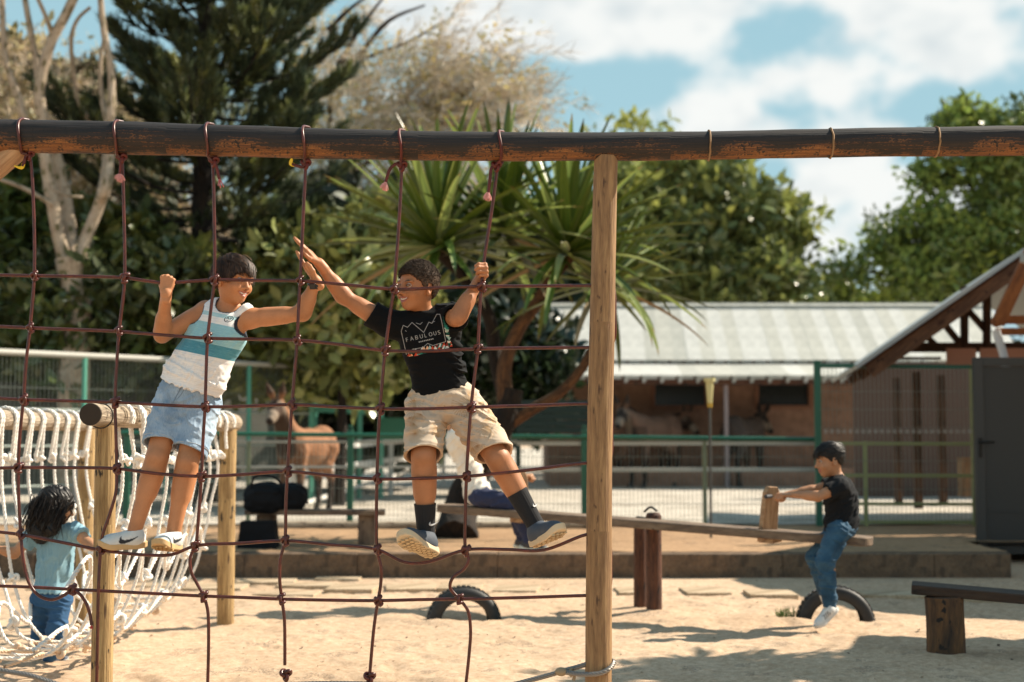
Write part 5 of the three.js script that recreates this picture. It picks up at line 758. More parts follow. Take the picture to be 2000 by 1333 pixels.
// ---- a head: local axes x to its left, y up, z out of the face
function headFrame(c, face, up, s = 1) { const z = face.clone().normalize(), x = up.clone().cross(z).normalize(), y = z.clone().cross(x); return { c, x, y, z, s, W: (a, b, d) => c.clone().addScaledVector(x, a * s).addScaledVector(y, b * s).addScaledVector(z, d * s), L: (px, py, pz) => { const v = V(px - c.x, py - c.y, pz - c.z); return [v.dot(x) / s, v.dot(y) / s, v.dot(z) / s]; }, q: axes(x, y, z) }; }
function headPrims(h, { smile = 1, jaw = 1, nose = 1 } = {}) {
  const { W, s, q } = h, E = (c, r, k, o) => ell(W(...c), r.map((v) => v * s), q, k * s, o), C = (a, b, ra, rb, k, o) => cap(W(...a), W(...b), ra * s, rb * s, k * s, o), ps = [];
  ps.push(E([0, 0.026, -0.012], [0.073, 0.083, 0.092], 0.02)); ps.push(E([0, -0.034, 0.022], [0.057 * jaw, 0.064, 0.061], 0.03)); ps.push(E([0, -0.080, 0.052], [0.023, 0.017, 0.021], 0.025));
  for (const k of [-1, 1]) {
    ps.push(E([k * 0.036, -0.026, 0.056], [0.024, 0.023, 0.024], 0.018)); ps.push(E([k * 0.030, 0.027, 0.070], [0.024, 0.008, 0.012], 0.014));
    ps.push(E([k * 0.031, 0.009, 0.086], [0.0155, 0.0095, 0.011], 0.010, { sub: true }));
    const ea = W(k * 0.073, -0.004, -0.012), ez = h.z.clone().multiplyScalar(0.8).addScaledVector(h.x, k * 0.35).normalize(), ey = h.y.clone().addScaledVector(h.z, -0.18).normalize(), ex = ey.clone().cross(ez).normalize(), eq = axes(ex, ez.clone().cross(ex), ez);
    ps.push(ell(ea, [0.009 * s, 0.030 * s, 0.019 * s], eq, 0.006)); ps.push(ell(W(k * 0.082, -0.002, -0.010), [0.006 * s, 0.019 * s, 0.010 * s], eq, 0.006, { sub: true })); ps.push(ell(W(k * 0.073, -0.028, -0.006), [0.007 * s, 0.009 * s, 0.009 * s], eq, 0.006));
  }
  ps.push(C([0, 0.016, 0.078], [0, -0.020, 0.092 + 0.004 * nose], 0.0075, 0.0095, 0.012)); ps.push(E([0, -0.024, 0.094 + 0.004 * nose], [0.0125, 0.010, 0.012], 0.008)); for (const k of [-1, 1]) ps.push(E([k * 0.0125, -0.0275, 0.086], [0.0085, 0.0075, 0.009], 0.006));
  const w = smile > 0.5 ? 0.036 : 0.022, up = smile > 0.5 ? 0.014 : 0;
  ps.push(C([-w, -0.050 + up, 0.070], [0, -0.0455, 0.0835], 0.0045, 0.0062, 0.006)); ps.push(C([w, -0.050 + up, 0.070], [0, -0.0455, 0.0835], 0.0045, 0.0062, 0.006));
  ps.push(C([-w, -0.051 + up, 0.069], [0, -0.0625 - up * 0.3, 0.080], 0.004, 0.0068, 0.006)); ps.push(C([w, -0.051 + up, 0.069], [0, -0.0625 - up * 0.3, 0.080], 0.004, 0.0068, 0.006));
  if (smile > 0.5) for (const k of [-1, 1]) ps.push(C([0, -0.0535, 0.090], [k * 0.017, -0.0505, 0.084], 0.0072, 0.0064, 0.003, { sub: true }), C([k * 0.017, -0.0505, 0.084], [k * 0.031, -0.0415, 0.074], 0.0064, 0.003, 0.003, { sub: true }));
  return ps;
}
// skin, lips and brows by place on the head
function skinColor(skin, h, lip, brow, J) {
  return (o, x, y, z) => {
    let n = 1 + 0.22 * fbm(x * 14, y * 14, z * 14, 3) + 0.07 * N3(x * 160, y * 160, z * 160); if (J) for (const k of ['knL', 'knR', 'elL', 'elR', 'anL', 'anR']) { const q = J[k], r = Math.hypot(x - q.x, y - q.y, z - q.z); if (r < 0.075) n *= 1 - (0.20 + 0.25 * fbm(x * 40, y * 40, z * 40, 2)) * sstep(0.075 - r, 0, 0.05); } o[0] = skin[0] * n; o[1] = skin[1] * n; o[2] = skin[2] * n;
    if (!h) return; const [a, b, c] = h.L(x, y, z); if (c < 0.045 || Math.abs(a) > 0.07 || b < -0.1 || b > 0.06) return;
    const A = Math.abs(a), ly = b + 0.054 - A * A * 11, inL = (A / 0.029) ** 2 + (ly / 0.0145) ** 2; if (inL < 1 && c > 0.066) { const t = sstep(1 - inL, 0, 0.35); for (let i = 0; i < 3; i++) o[i] = lerp(o[i], lip[i], t); }
    const bx = (A - 0.031) / 0.020, by = (b - 0.0305 + bx * bx * 0.004 - (A - 0.03) * 0.05) / 0.0042, q = bx * bx + by * by; if (q < 1) { const t = sstep(1 - q, 0, 0.5) * (0.75 + 0.5 * N3(x * 300, y * 300, z * 300)); for (let i = 0; i < 3; i++) o[i] = lerp(o[i], brow[i], clamp(t, 0, 1)); }
    if (c > 0.083) { const dx = (A - 0.006) / 0.0038, dy = (b + 0.0325) / 0.0032; if (dx * dx + dy * dy < 1) { o[0] *= 0.3; o[1] *= 0.25; o[2] *= 0.25; } }
  };
}
const eyeMat = mat('#ffffff', 0.12, { vertexColors: true }), toothMat = mat(lin(0.74, 0.70, 0.62), 0.25);
// eyeballs with iris and lids, and the teeth
function faceParts(h, parent, look, { smile = 1, lid = [0.3, 0.16, 0.1], squint = 0 } = {}) {
  const { W, s } = h;
  for (const k of [-1, 1]) {
    const c = W(k * 0.031, 0.009, 0.0715), r = 0.0122 * s, g = new THREE.SphereGeometry(r, 28, 20), q = g.attributes.position, col = new Float32Array(q.count * 3), d = look.clone().normalize();
    for (let i = 0; i < q.count; i++) { const e = V(q.getX(i), q.getY(i), q.getZ(i)).normalize().dot(d), cc = e > 0.95 ? [0.01, 0.01, 0.01] : e > 0.78 ? [0.055, 0.026, 0.012] : [0.52, 0.48, 0.44]; col.set(cc, i * 3); } g.setAttribute('color', new THREE.BufferAttribute(col, 3)); g.translate(c.x, c.y, c.z);
    const eye = part('eye', g, eyeMat, parent);
    const arc = (y0, hgt, n = 9) => { const a = []; for (let i = 0; i <= n; i++) { const t = i / n * 2 - 1; a.push(W(k * 0.031 + t * 0.0145, 0.009 + y0 + hgt * (1 - t * t), 0.0715 + 0.0120 * Math.sqrt(Math.max(0, 1 - t * t * 0.9)) - 0.0008)); } return a; };
    part('eyelid', [sweep(arc(0.0005, 0.0060 - squint), 0.0034 * s, { seg: 6 }), sweep(arc(-0.0015, -0.0058 + squint), 0.0028 * s, { seg: 6 })], mat(lin(...lid), 0.55), parent);
    part('eyelash', sweep(arc(0.0005, 0.0048 - squint).map((p) => along(p, h.z, 0.002 * s)), 0.0015 * s, { seg: 5 }), mat(lin(0.01, 0.008, 0.007), 0.6), parent);
  }
  if (smile > 0.5) {
    const g = []; for (let i = -4; i <= 4; i++) { if (false) continue; const a = i / 4.4, x = a * 0.0270, z = 0.0775 - a * a * 0.012; g.push(new THREE.SphereGeometry(0.0038 * s, 8, 6).scale(0.86, 1.35, 0.7).applyQuaternion(h.q).translate(...W(x, -0.0512 + a * a * 0.0095, z + 0.003).toArray())); } part('teeth', g, toothMat, parent);
    part('mouth', new THREE.SphereGeometry(1, 14, 10).scale(0.024 * s, 0.008 * s, 0.008 * s).applyQuaternion(h.q).translate(...W(0, -0.0525, 0.066).toArray()), mat(lin(0.06, 0.015, 0.012), 0.6), parent);
  }
}
// hair: a shell over the skull that stops at a hairline, roughened, and single locks laid over it
const lineAt = (tab, z) => { for (let i = 0; i < tab.length - 1; i++) if (z <= tab[i][0] && z >= tab[i + 1][0]) return lerp(tab[i + 1][1], tab[i][1], (z - tab[i + 1][0]) / (tab[i][0] - tab[i + 1][0])); return z > tab[0][0] ? tab[0][1] : tab[tab.length - 1][1]; };
function hairShell(h, line, { thick = 0.012, top = 0.008, cell = 0.0035, rough, amp = 0.004, extra = [], color, edge = 0.006 } = {}) {
  const { W, s, q } = h, ps = [ell(W(0, 0.026 + top * 0.5, -0.013), [(0.074 + thick) * s, (0.083 + thick * 0.6 + top) * s, (0.092 + thick) * s], q, 0.02), ...extra];
  return solid(ps, cell, { amp: amp + 0.004, disp: rough, post: (d, x, y, z) => { const [a, b, c] = h.L(x, y, z); const e = (lineAt(line, c + edge * N3(a * 90, b * 90, c * 90)) - b) * s * 0.8; return Math.max(d, e); }, color });
}
function locks(h, n, seed, { from, flow, len, w = 0.0035, lift = 0.014, droop = 0, rad = [0.075, 0.084, 0.093], steps = 7, line = null, over = 0.004 }) {
  const R = rng(seed), pos = [], idx = [], nor = [], uvs = [];
  for (let i = 0; i < n; i++) {
    const az = R() * 6.283, el = Math.asin(clamp(lerp(from, 1, R()), -1, 1)); let p = V(Math.cos(az) * Math.cos(el), Math.sin(el), Math.sin(az) * Math.cos(el));
    const L = len * (0.7 + R() * 0.5), st = L / steps, wd = w * (0.7 + R() * 0.6), li = lift * (0.7 + R() * R() * 0.9), lu = R(), b0 = pos.length / 3, jit = V(R() - 0.5, R() - 0.5, R() - 0.5).multiplyScalar(0.5); let fall = 0;
    for (let j = 0; j <= steps; j++) {
      const k = 1 + li / 0.085 * Math.min(1, 0.5 + j * 0.25), q = V(p.x * rad[0] * k, p.y * rad[1] * k + 0.026 - fall, p.z * rad[2] * k - 0.012), nn = V(p.x / rad[0], p.y / rad[1], p.z / rad[2]).normalize();
      const stop = line && p.y * rad[1] + 0.026 < lineAt(line, p.z * rad[2] - 0.012) - over; const f = flow(p).add(jit); f.addScaledVector(nn, -f.dot(nn)).normalize(); const sd = f.clone().cross(nn), ww = wd * (j === steps || stop ? 0.12 : 1);
      for (const e of [-1, 0, 1]) { const v = q.clone().addScaledVector(sd, e * ww).addScaledVector(nn, e ? -0.0012 : 0.0008), g = h.W(v.x, v.y, v.z); pos.push(g.x, g.y, g.z); uvs.push(0.04 + 0.92 * lu, 0.5); const m = nn.clone().addScaledVector(sd, e * 0.6).normalize(), mm = V(0, 0, 0).addScaledVector(h.x, m.x).addScaledVector(h.y, m.y).addScaledVector(h.z, m.z); nor.push(mm.x, mm.y, mm.z); }
      const step = V(f.x / rad[0], f.y / rad[1], f.z / rad[2]).multiplyScalar(stop ? 0 : st); p = p.clone().add(step); if (p.length() > 1 && p.y > -0.2) p.normalize(); else { p.normalize(); if (!stop) fall += st * droop; }
    }
    for (let j = 0; j < steps; j++) for (const e of [0, 1]) { const a = b0 + j * 3 + e; idx.push(a, a + 1, a + 3, a + 3, a + 1, a + 4); }
  }
  const g = new THREE.BufferGeometry(); g.setAttribute('position', new THREE.Float32BufferAttribute(pos, 3)); g.setAttribute('normal', new THREE.Float32BufferAttribute(nor, 3)); g.setAttribute('uv', new THREE.Float32BufferAttribute(uvs, 2)); g.setIndex(idx); return g;
}
// ---- torso and limbs
function frameOf(J) { const U = J.neck.clone().sub(J.pelvis).normalize(), X = J.shL.clone().sub(J.shR); X.addScaledVector(U, -X.dot(U)).normalize(); const Z = X.clone().cross(U).normalize(); return { X, U, Z, q: axes(X, U, Z), L: J.neck.distanceTo(J.pelvis) }; }
function torsoPrims(J, f, g = 0, wide = 1, k = 0.05) {
  const at = (t, z = 0) => mid(J.neck, J.pelvis, t).addScaledVector(f.Z, z);
  return [ell(at(0.27, 0.004), [0.122 * wide + g, 0.125 + g * 0.5, 0.080 + g], f.q, k), ell(at(0.62, 0.006), [0.104 * wide + g, 0.15, 0.076 + g], f.q, k), ell(at(0.98, -0.006), [0.118 * wide + g, 0.100 + g * 0.5, 0.088 + g], f.q, k)];
}
function limbPrims(J, o = {}) {
  const { arm = 0.036, fore = 0.031, wrist = 0.0215, thigh = 0.066, knee = 0.046, calf = 0.047, ankle = 0.030 } = o, ps = [];
  for (const s of ['L', 'R']) {
    const sh = J['sh' + s], el = J['el' + s], wr = J['wr' + s], hp = J['hip' + s], kn = J['kn' + s], an = J['an' + s];
    if (wr) ps.push(cap(sh, el, arm + 0.004, fore, o.ak ?? 0.03), cap(mid(sh, el, 0.3), mid(sh, el, 0.65), arm + 0.003, arm - 0.002, 0.02), cap(el, wr, fore, wrist, 0.018), cap(mid(el, wr, 0.12), mid(el, wr, 0.42), fore + 0.004, fore, 0.02));
    if (an) { const back = (J.back ?? V(0, 0, -1)).clone().multiplyScalar(0.017); ps.push(cap(hp, kn, thigh, knee, 0.04), cap(kn, an, knee - 0.003, ankle, 0.02), cap(mid(kn, an, 0.18).add(back), mid(kn, an, 0.45).add(back), calf, calf - 0.006, 0.03), ell(kn.clone().addScaledVector(J.back ?? V(0, 0, -1), -0.014), [0.031, 0.036, 0.034], null, 0.02)); }
  }
  return ps;
}
const foldNoise = (A, B, amp, fa, fb, seed) => (x, y, z) => { const s = x * A.x + y * A.y + z * A.z, t = x * B.x + y * B.y + z * B.z, w = fbm(s * 5 + seed, t * 5, z * 6, 2) * 0.5, n = fbm(s * fa + w * 3, t * fb + w * 2, z * 4 + seed, 2); const e = 1 - Math.abs(n) * 5; return -(e > 0 ? e * e * (3 - 2 * e) : 0) * amp * 1.25 + n * amp; };
const SWOOSH = (() => { const sh = new THREE.Shape(); sh.moveTo(0.055, 0.020); sh.bezierCurveTo(0.02, -0.010, -0.03, -0.030, -0.040, -0.010); sh.bezierCurveTo(-0.042, 0.002, -0.036, 0.012, -0.028, 0.020); sh.bezierCurveTo(-0.034, -0.004, -0.010, -0.006, 0.055, 0.020); return sh.getPoints(8); })();
function inPoly(p, x, y) { let c = false; for (let i = 0, j = p.length - 1; i < p.length; j = i++) if ((p[i].y > y) !== (p[j].y > y) && x < (p[j].x - p[i].x) * (y - p[i].y) / (p[j].y - p[i].y) + p[i].x) c = !c; return c; }
// folds fade out towards the edges where a garment is cut
const faded = (fn, subs, planes = [], w = 0.028) => (x, y, z) => { let e = 1; for (const q of subs) e = Math.min(e, Math.abs(pd(q, x, y, z))); for (const [c, n] of planes) e = Math.min(e, Math.abs((x - c.x) * n.x + (y - c.y) * n.y + (z - c.z) * n.z)); return fn(x, y, z) * (0.12 + 0.88 * sstep(e, 0.002, w)); };
// ---- a shoe: local x to its left side, y up, z towards the toe; origin at the middle of the sole's underside
function shoe(parent, c, toe, up, s, { upper, sole, name = 'shoe', lugs = false, laces = null, mark, collar = 0.075, upMat, stripes = 0 } = {}) {
  const z = toe.clone().normalize(), x = up.clone().cross(z).normalize(), y = z.clone().cross(x), M = new THREE.Matrix4().makeBasis(x, y, z).scale(V(s, s, s)).setPosition(c);
  const L = 0.115, W = 0.043, sh = new THREE.Shape(); sh.moveTo(0, -L); sh.bezierCurveTo(0.035, -L, 0.036, -L * 0.6, 0.030, -L * 0.1); sh.bezierCurveTo(0.032, L * 0.2, W, L * 0.35, W, L * 0.58); sh.bezierCurveTo(W, L * 0.9, 0.02, L, 0.004, L); sh.bezierCurveTo(-0.03, L, -W, L * 0.86, -W, L * 0.5); sh.bezierCurveTo(-W, L * 0.3, -0.033, L * 0.1, -0.031, -L * 0.2); sh.bezierCurveTo(-0.036, -L * 0.6, -0.035, -L, 0, -L);
  const sg = new THREE.ExtrudeGeometry(sh, { depth: 0.018, bevelEnabled: true, bevelSize: 0.005, bevelThickness: 0.006, bevelSegments: 3, curveSegments: 14, steps: 1 }).rotateX(-Math.PI / 2).scale(1, 1, -1).translate(0, 0.006, 0);
  { const ix = sg.index; const q = sg.attributes.position; if (!ix) for (let i = 0; i < q.count; i += 3) { const t = [0, 1, 2].map((k) => [q.getX(i + k), q.getY(i + k), q.getZ(i + k)]); [1, 2].forEach((k) => q.setXYZ(i + k, ...t[3 - k])); } for (let i = 0; i < q.count; i++) { const zz = q.getZ(i); q.setY(i, q.getY(i) + 0.022 * Math.pow(clamp((zz - 0.04) / 0.075, 0, 1), 2) + 0.006 * Math.pow(clamp((-zz - 0.07) / 0.045, 0, 1), 2)); } sg.computeVertexNormals(); }
  const E = (cc, r, k = 0.03, o) => ell(V(...cc), r, null, k, o), ps = [E([0, 0.045, -0.068], [0.036, 0.045, 0.044]), cap(V(0, 0.045, -0.045), V(0, 0.036, 0.06), 0.038, 0.034, 0.03), E([0.002, 0.034, 0.070], [0.041, 0.030, 0.044]), cap(V(0, 0.06, -0.055), V(0, collar + 0.02, -0.058), 0.036, 0.033, 0.03), cap(V(0, 0.055, -0.03), V(0, 0.050, 0.030), 0.030, 0.022, 0.03), ell(V(0, 0.118, -0.058), [0.029, 0.06, 0.030], null, 0.01, { sub: true })];
  const ug = solid(ps, 0.0035, { post: (d, a, b, e) => Math.max(d, 0.020 + 0.022 * Math.pow(clamp((e - 0.04) / 0.075, 0, 1), 2) - b, b - collar - 0.016 + e * 0.12), disp: (a, b, e) => fbm(a * 40, b * 40, e * 40, 2) * 0.002, amp: 0.002, uv: (a, b, e) => [a * 8, e * 8], color: (o, a, b, e) => { const up = upper.toArray(), n = 1 + 0.12 * fbm(a * 60, b * 60, e * 60, 3); set3(o, up.map((q) => q * n)); const on = mark === 'swoosh' ? Math.abs(a) > 0.016 && inPoly(SWOOSH, -e * 1.0 - 0.016, b - 0.048) : mark === 'bars' && Math.abs(a) > 0.016 && b > 0.030 && b < 0.068 && e > -0.034 && e < 0.03 && ((e + b * 0.5 + 0.1) % 0.0175) < 0.0085; if (on) set3(o, [0.016, 0.018, 0.026]); } });
  const sm = part(name, ug.applyMatrix4(M), mat('#ffffff', 0.75, { vertexColors: true }), parent);
  const sub = (nm, g, m) => { const q = shade(new THREE.Mesh(Array.isArray(g) ? mergeGeometries(g.map(plain)) : g, m)); q.name = nm; q.geometry.applyMatrix4(M); sm.add(q); return q; };
  sub('sole', sg, mat(sole, 0.7));
  if (lugs) { const g = []; for (let r = -5; r <= 5; r++) for (let q = -2; q <= 2; q++) { const lx = (q + (r & 1 ? 0.5 : 0)) * 0.021, lz = r * 0.0185, wz = lz > 0 ? 0.036 : lz > -0.06 ? 0.028 : 0.028; if (Math.abs(lx) > wz - 0.004 || Math.abs(lz) > 0.105) continue; const e = new THREE.CylinderGeometry(0.0078, 0.0098, 0.006, 6); e.translate(lx, -0.0016 + 0.022 * Math.pow(clamp((lz - 0.04) / 0.075, 0, 1), 2), lz); g.push(e); } sub('tread_lug', g, mat(lugs, 0.75)).userData.kind = 'stuff'; }
  if (laces) { const g = []; for (let i = 0; i < 5; i++) { const zz = -0.008 + i * 0.013, yy = 0.0805 - i * 0.0032; g.push(sweep([V(-0.022, yy - 0.010, zz), V(0, yy + 0.002, zz + 0.003), V(0.022, yy - 0.010, zz)], 0.0028, { seg: 6, sub: 4 })); } sub('laces', g, mat(laces, 0.8)); }
  return sm;
}
const skinMat = (r = 0.5) => mat('#ffffff', r + 0.06, { vertexColors: true, specularIntensity: 0.8, sheen: 0.2, sheenRoughness: 0.5, sheenColor: new THREE.Color(0.4, 0.2, 0.12) });
const hairTex = texture(128, 4, (u, v, o) => { const n = u < 0.03 ? 0.35 : 0.4 + 0.6 * Math.abs(Math.sin(u * 91) * Math.cos(u * 37)); set3(o, [255 * n, 235 * n, 215 * n]); });
const hairMat = (r, g, b, rough = 0.5) => mat(lin(r, g, b), rough, { map: hairTex, specularIntensity: 0.7 });
const clothBump = texture(256, 256, (u, v, o) => { const n = Math.sin(u * 2 * Math.PI * 64) * 40 + Math.sin(v * 2 * Math.PI * 64) * 40 + loopN(u, v, 40, 40, 2) * 90; o[0] = o[1] = o[2] = 128 + n; }, false);
const canvas = (w, h, draw) => { const c = document.createElement('canvas'); c.width = w; c.height = h; draw(c.getContext('2d'), w, h); const t = new THREE.CanvasTexture(c); t.colorSpace = THREE.SRGBColorSpace; t.wrapS = t.wrapT = THREE.ClampToEdgeWrapping; return t; };
// ------------------------------------------------------------------ the people
const BK = V(0, 0, -1);
// ---- boy in the black T-shirt, hanging on the net at the right
{
  const t = thing('person', 'boy in black printed T-shirt and sand shorts leaning on the net', 'person', P(862, 1085, ND + 0.1));
  const J = { neck: P(828, 617, 6.34), pelvis: P(864, 778, 6.36), shR: P(758, 634, 6.33), shL: P(882, 620, 6.36), elR: P(672, 580, 6.29), wrR: P(624, 516, 6.24), elL: P(893, 622, 6.16), wrL: P(929, 556, 6.225), hipR: P(832, 790, 6.38), hipL: P(900, 788, 6.38), knR: P(827, 893, 6.22), anR: P(832, 1045, 6.25), knL: P(973, 897, 6.24), anL: P(1046, 1026, 6.24), back: BK };
  const f = frameOf(J), skin = [0.42, 0.172, 0.074], h = headFrame(P(814, 564, 6.30), V(-0.73, -0.02, 0.70), V(0.06, 1, -0.02), 0.985);
  const sm = skinMat(0.46), col = skinColor(skin, h, [0.36, 0.12, 0.09], [0.03, 0.018, 0.012]);
  const neckTop = h.W(0, -0.055, -0.022);
  const gripC = P(939, 531, ND), yL = V(0.30, 0.30, 0.9).normalize(), zL = V(1, 0.1, -0.3), hs = 0.84, hl0 = handPrims(V(0, 0, 0), yL, zL, hs, 1, 'grip', [78, 92, 50]), wristL = gripC.clone().sub(hl0.W(0, 0.066, -0.021)); J.wrL = wristL.clone().addScaledVector(yL, -0.01);
  const hl = handPrims(wristL, yL, zL, hs, 1, 'grip', [78, 92, 50]), hr = handPrims(J.wrR, P(556, 442, 6.2).sub(P(624, 516, 6.22)), V(0.7, 0.7, 0.15), hs, -1, 'side', [1, 1, 1], 0.0);
  const limbs = limbPrims(J, { arm: 0.037, fore: 0.033, wrist: 0.023, thigh: 0.07, knee: 0.052, calf: 0.053, ankle: 0.034, ak: 0.012 });
  const body = [solid([...torsoPrims(J, f, -0.014), cap(J.shR, J.shL, 0.036, 0.036, 0.03), ...limbs, cap(J.neck, neckTop, 0.044, 0.041, 0.03)], 0.006, { color: skinColor(skin, null, null, null, J) }),
    solid([...headPrims(h, { smile: 1 }), cap(J.neck, neckTop, 0.043, 0.041, 0.03)], 0.0027, { color: col }),
    solid([...hl.prims, cap(mid(J.elL, wristL, 0.7), wristL, 0.025, 0.0235, 0.01)], 0.0026, { color: skinColor(skin) }), solid([...hr.prims, cap(mid(J.elR, J.wrR, 0.7), J.wrR, 0.0255, 0.023, 0.01)], 0.0026, { color: skinColor(skin.map((q) => q * 1.12)) })];
  part('body', body, sm, t);
  faceParts(h, t, V(-1, 0.02, 0.45), { lid: skin.map((q) => q * 0.62), squint: 0.0016 });
  // close curls
  const line = [[0.095, 0.066], [0.06, 0.060], [0.045, 0.035], [0.03, 0.028], [0.018, 0.0], [0.004, 0.0], [0, 0.022], [-0.025, 0.018], [-0.045, -0.03], [-0.09, -0.05]];
  const hc = [0.055, 0.037, 0.026], R = rng(7), curl = [];
  const shell = hairShell(h, line, { thick: 0.009, top: 0.010, rough: (x, y, z) => (Math.abs(N3(x * 120, y * 120, z * 120)) + Math.abs(N3(x * 210, y * 210, z * 210)) * 0.6 - 0.4) * 0.007, amp: 0.008, cell: 0.003, color: (o, x, y, z) => { const b = h.L(x, y, z)[1], n = 1 + 0.5 * N3(x * 220, y * 220, z * 220); set3(o, mixc([0.115, 0.068, 0.042], hc, sstep(b + 0.01 * N3(x * 50, y * 50, z * 50), 0.02, 0.065)).map((v) => v * n)); } });
  const q = shell.attributes.position, nn = shell.attributes.normal; for (let i = 0; i < 2600; i++) { const k = Math.floor(R() * q.count), p = V(q.getX(k), q.getY(k), q.getZ(k)), [, b] = h.L(p.x, p.y, p.z); const n = V(nn.getX(k), nn.getY(k), nn.getZ(k)), s = b > 0.05 ? 1.15 : 0.45; curl.push(new THREE.TorusGeometry(0.0042 * s * (0.7 + R() * 0.7), 0.0011, 3, 7, 4.5).rotateX(R() * 6).rotateY(R() * 6).translate(p.x + n.x * 0.002 * s, p.y + n.y * 0.002 * s, p.z + n.z * 0.002 * s)); }
  part('hair', shell, mat('#ffffff', 0.9, { vertexColors: true, specularIntensity: 0.4 }), t); part('hair_curl', curl, mat(lin(...hc), 0.8, { specularIntensity: 0.5 }), t).userData.kind = 'stuff';
  // T-shirt
  const O = mid(J.neck, J.pelvis, 0.42), tee = canvas(1024, 1024, (g, w) => {
    g.fillStyle = '#0e0f11'; g.fillRect(0, 0, w, w); g.save(); g.translate(470, 372); const k = 1024 / 0.6; g.lineWidth = 4.5; g.strokeStyle = '#aaa5a1';
    const X0 = -0.092 * k, X1 = 0.088 * k, Y0 = -0.052 * k, Y1 = 0.060 * k; // framed print with a jagged mountain line above and a patterned band below and at the side
    const tri = (pts, c) => { g.fillStyle = c; g.beginPath(); pts.forEach(([a, b], i) => (i ? g.lineTo(a, b) : g.moveTo(a, b))); g.fill(); };
    const pal = ['#1e5a4c', '#2c7a6c', '#d9d2c6', '#c4472e', '#e8b08a', '#173f3a', '#7d2f28', '#9fb9b0'];
    const Rr = rng(5); for (let x = X0; x < X1 + 20; x += 22) { for (let j = 0; j < 3; j++) { const a = x + Rr() * 18, b = Y1 + Rr() * 30; tri([[a, b + 26], [a + 16 + Rr() * 16, b - 4], [a + 34, b + 28]], pal[Math.floor(Rr() * 8)]); } } for (let y = Y0; y < Y1 + 20; y += 20) for (let j = 0; j < 2; j++) { const a = X1 + 6 + Rr() * 12, b = y + Rr() * 10; tri([[a, b], [a + 30, b + 8], [a + 10, b + 30]], pal[[0, 1, 5, 7, 2][Math.floor(Rr() * 5)]]); }
    g.fillStyle = '#0e0f11'; g.fillRect(X0 + 8, Y0 + 4, X1 - X0 - 12, Y1 - Y0 - 12);
    g.beginPath(); g.moveTo(X0, Y1 + 30); g.lineTo(X0, Y0 + 40); [[X0 + 24, Y0], [X0 + 52, Y0 + 22], [X0 + 92, Y0 - 6], [X0 + 160, Y0 + 88], [X0 + 215, Y0 + 20], [X0 + 236, Y0 + 34], [X1 - 20, Y0 - 26], [X1, Y0 - 20]].forEach(([a, b]) => g.lineTo(a, b)); g.lineTo(X1, Y1); g.stroke(); g.beginPath(); g.moveTo(X0 + 10, Y1 + 26); g.lineTo(X0 + 50, Y1 + 2); g.lineTo(X0 + 130, Y1 + 6); g.lineTo(X0 + 170, Y1 - 16); g.lineTo(X0 + 205, Y1 + 8); g.lineTo(X1, Y1); g.stroke();
    g.lineWidth = 4; g.beginPath(); g.moveTo(X0 + 120, Y0 + 4); g.lineTo(X0 + 148, Y0 + 22); g.lineTo(X0 + 168, Y0 + 10); g.moveTo(X0 + 30, Y0 + 40); g.lineTo(X0 + 38, Y0 + 52); g.moveTo(X1 - 70, Y0 + 26); g.lineTo(X1 - 46, Y0 + 24); g.stroke();
    g.fillStyle = '#b4b0ab'; g.font = '42px sans-serif'; const word = 'FABULOUS'; for (let i = 0; i < 8; i++) g.fillText(word[i], X0 + 16 + i * 35, Y0 + 128); for (let i = 0; i < 9; i++) g.fillRect(X0 + 108 + i * 13, Y0 + 146, 8, 9); g.restore();
  });
  const hem = mid(J.neck, J.pelvis, 0.90), hemN = f.U.clone().negate().addScaledVector(f.X, 0.06).normalize(), sl = (s) => { const a = J['sh' + s], b = J['el' + s], d = b.clone().sub(a).normalize(), L = s === 'R' ? 0.40 : 0.60, e = along(a, d, a.distanceTo(b) * L); return [cap(a, along(e, d, 0.04), 0.056, 0.063, 0.05, { cut: [[e, d]] }), cap(along(e, d, -0.035), along(e, d, 0.1), 0.047, 0.050, 0.004, { sub: true })]; };
  const pull = f.X.clone().addScaledVector(f.U, -0.55).normalize(), cross = f.U.clone().addScaledVector(f.X, 0.55).normalize(), fn = foldNoise(pull, cross, 0.006, 4, 24, 3), fn2 = foldNoise(f.X, f.U, 0.0035, 5, 22, 8);
  const sR = sl('R'), sL = sl('L');
  const shirt = solid([...torsoPrims(J, f, 0.012, 1.0, 0.06).map((p, i) => (i === 2 ? { ...p, cut: [[hem, hemN]] } : { ...p, cut: [[hem, hemN]] })), cap(mid(J.shR, J.neck, 0.12), mid(J.shL, J.neck, 0.12), 0.048, 0.048, 0.05), sR[0], sL[0], sR[1], sL[1], cap(along(J.neck, f.U, -0.012), along(J.neck, f.U, 0.12), 0.052, 0.060, 0.006, { sub: true }), ell(along(hem, f.U, -0.01), [0.116, 0.035, 0.082], f.q, 0.004, { sub: true })], 0.0042,
    { disp: faded((x, y, z) => { const v = V(x, y, z).sub(O), b = v.dot(f.U), a = v.dot(f.X); const low = sstep(-b, -0.06, 0.10), side = sstep(a, -0.06, 0.08); return fn(x, y, z) * (0.25 + 1.6 * low * side + 0.5 * side) + fn2(x, y, z) * (0.3 + 0.5 * low); }, [sR[1], sL[1]], [[hem, hemN], sR[0].cut[0], sL[0].cut[0]]), amp: 0.014, uv: (x, y, z, nx, ny, nz) => { const v = V(x, y, z).sub(O); return nx * f.Z.x + ny * f.Z.y + nz * f.Z.z < 0.1 ? [0.02, 0.02] : [0.5 + v.dot(f.X) / 0.6, 0.5 + v.dot(f.U) / 0.6]; } });
  part('shirt', shirt, mat('#ffffff', 0.9, { map: tee, specularIntensity: 0.4 }), t);
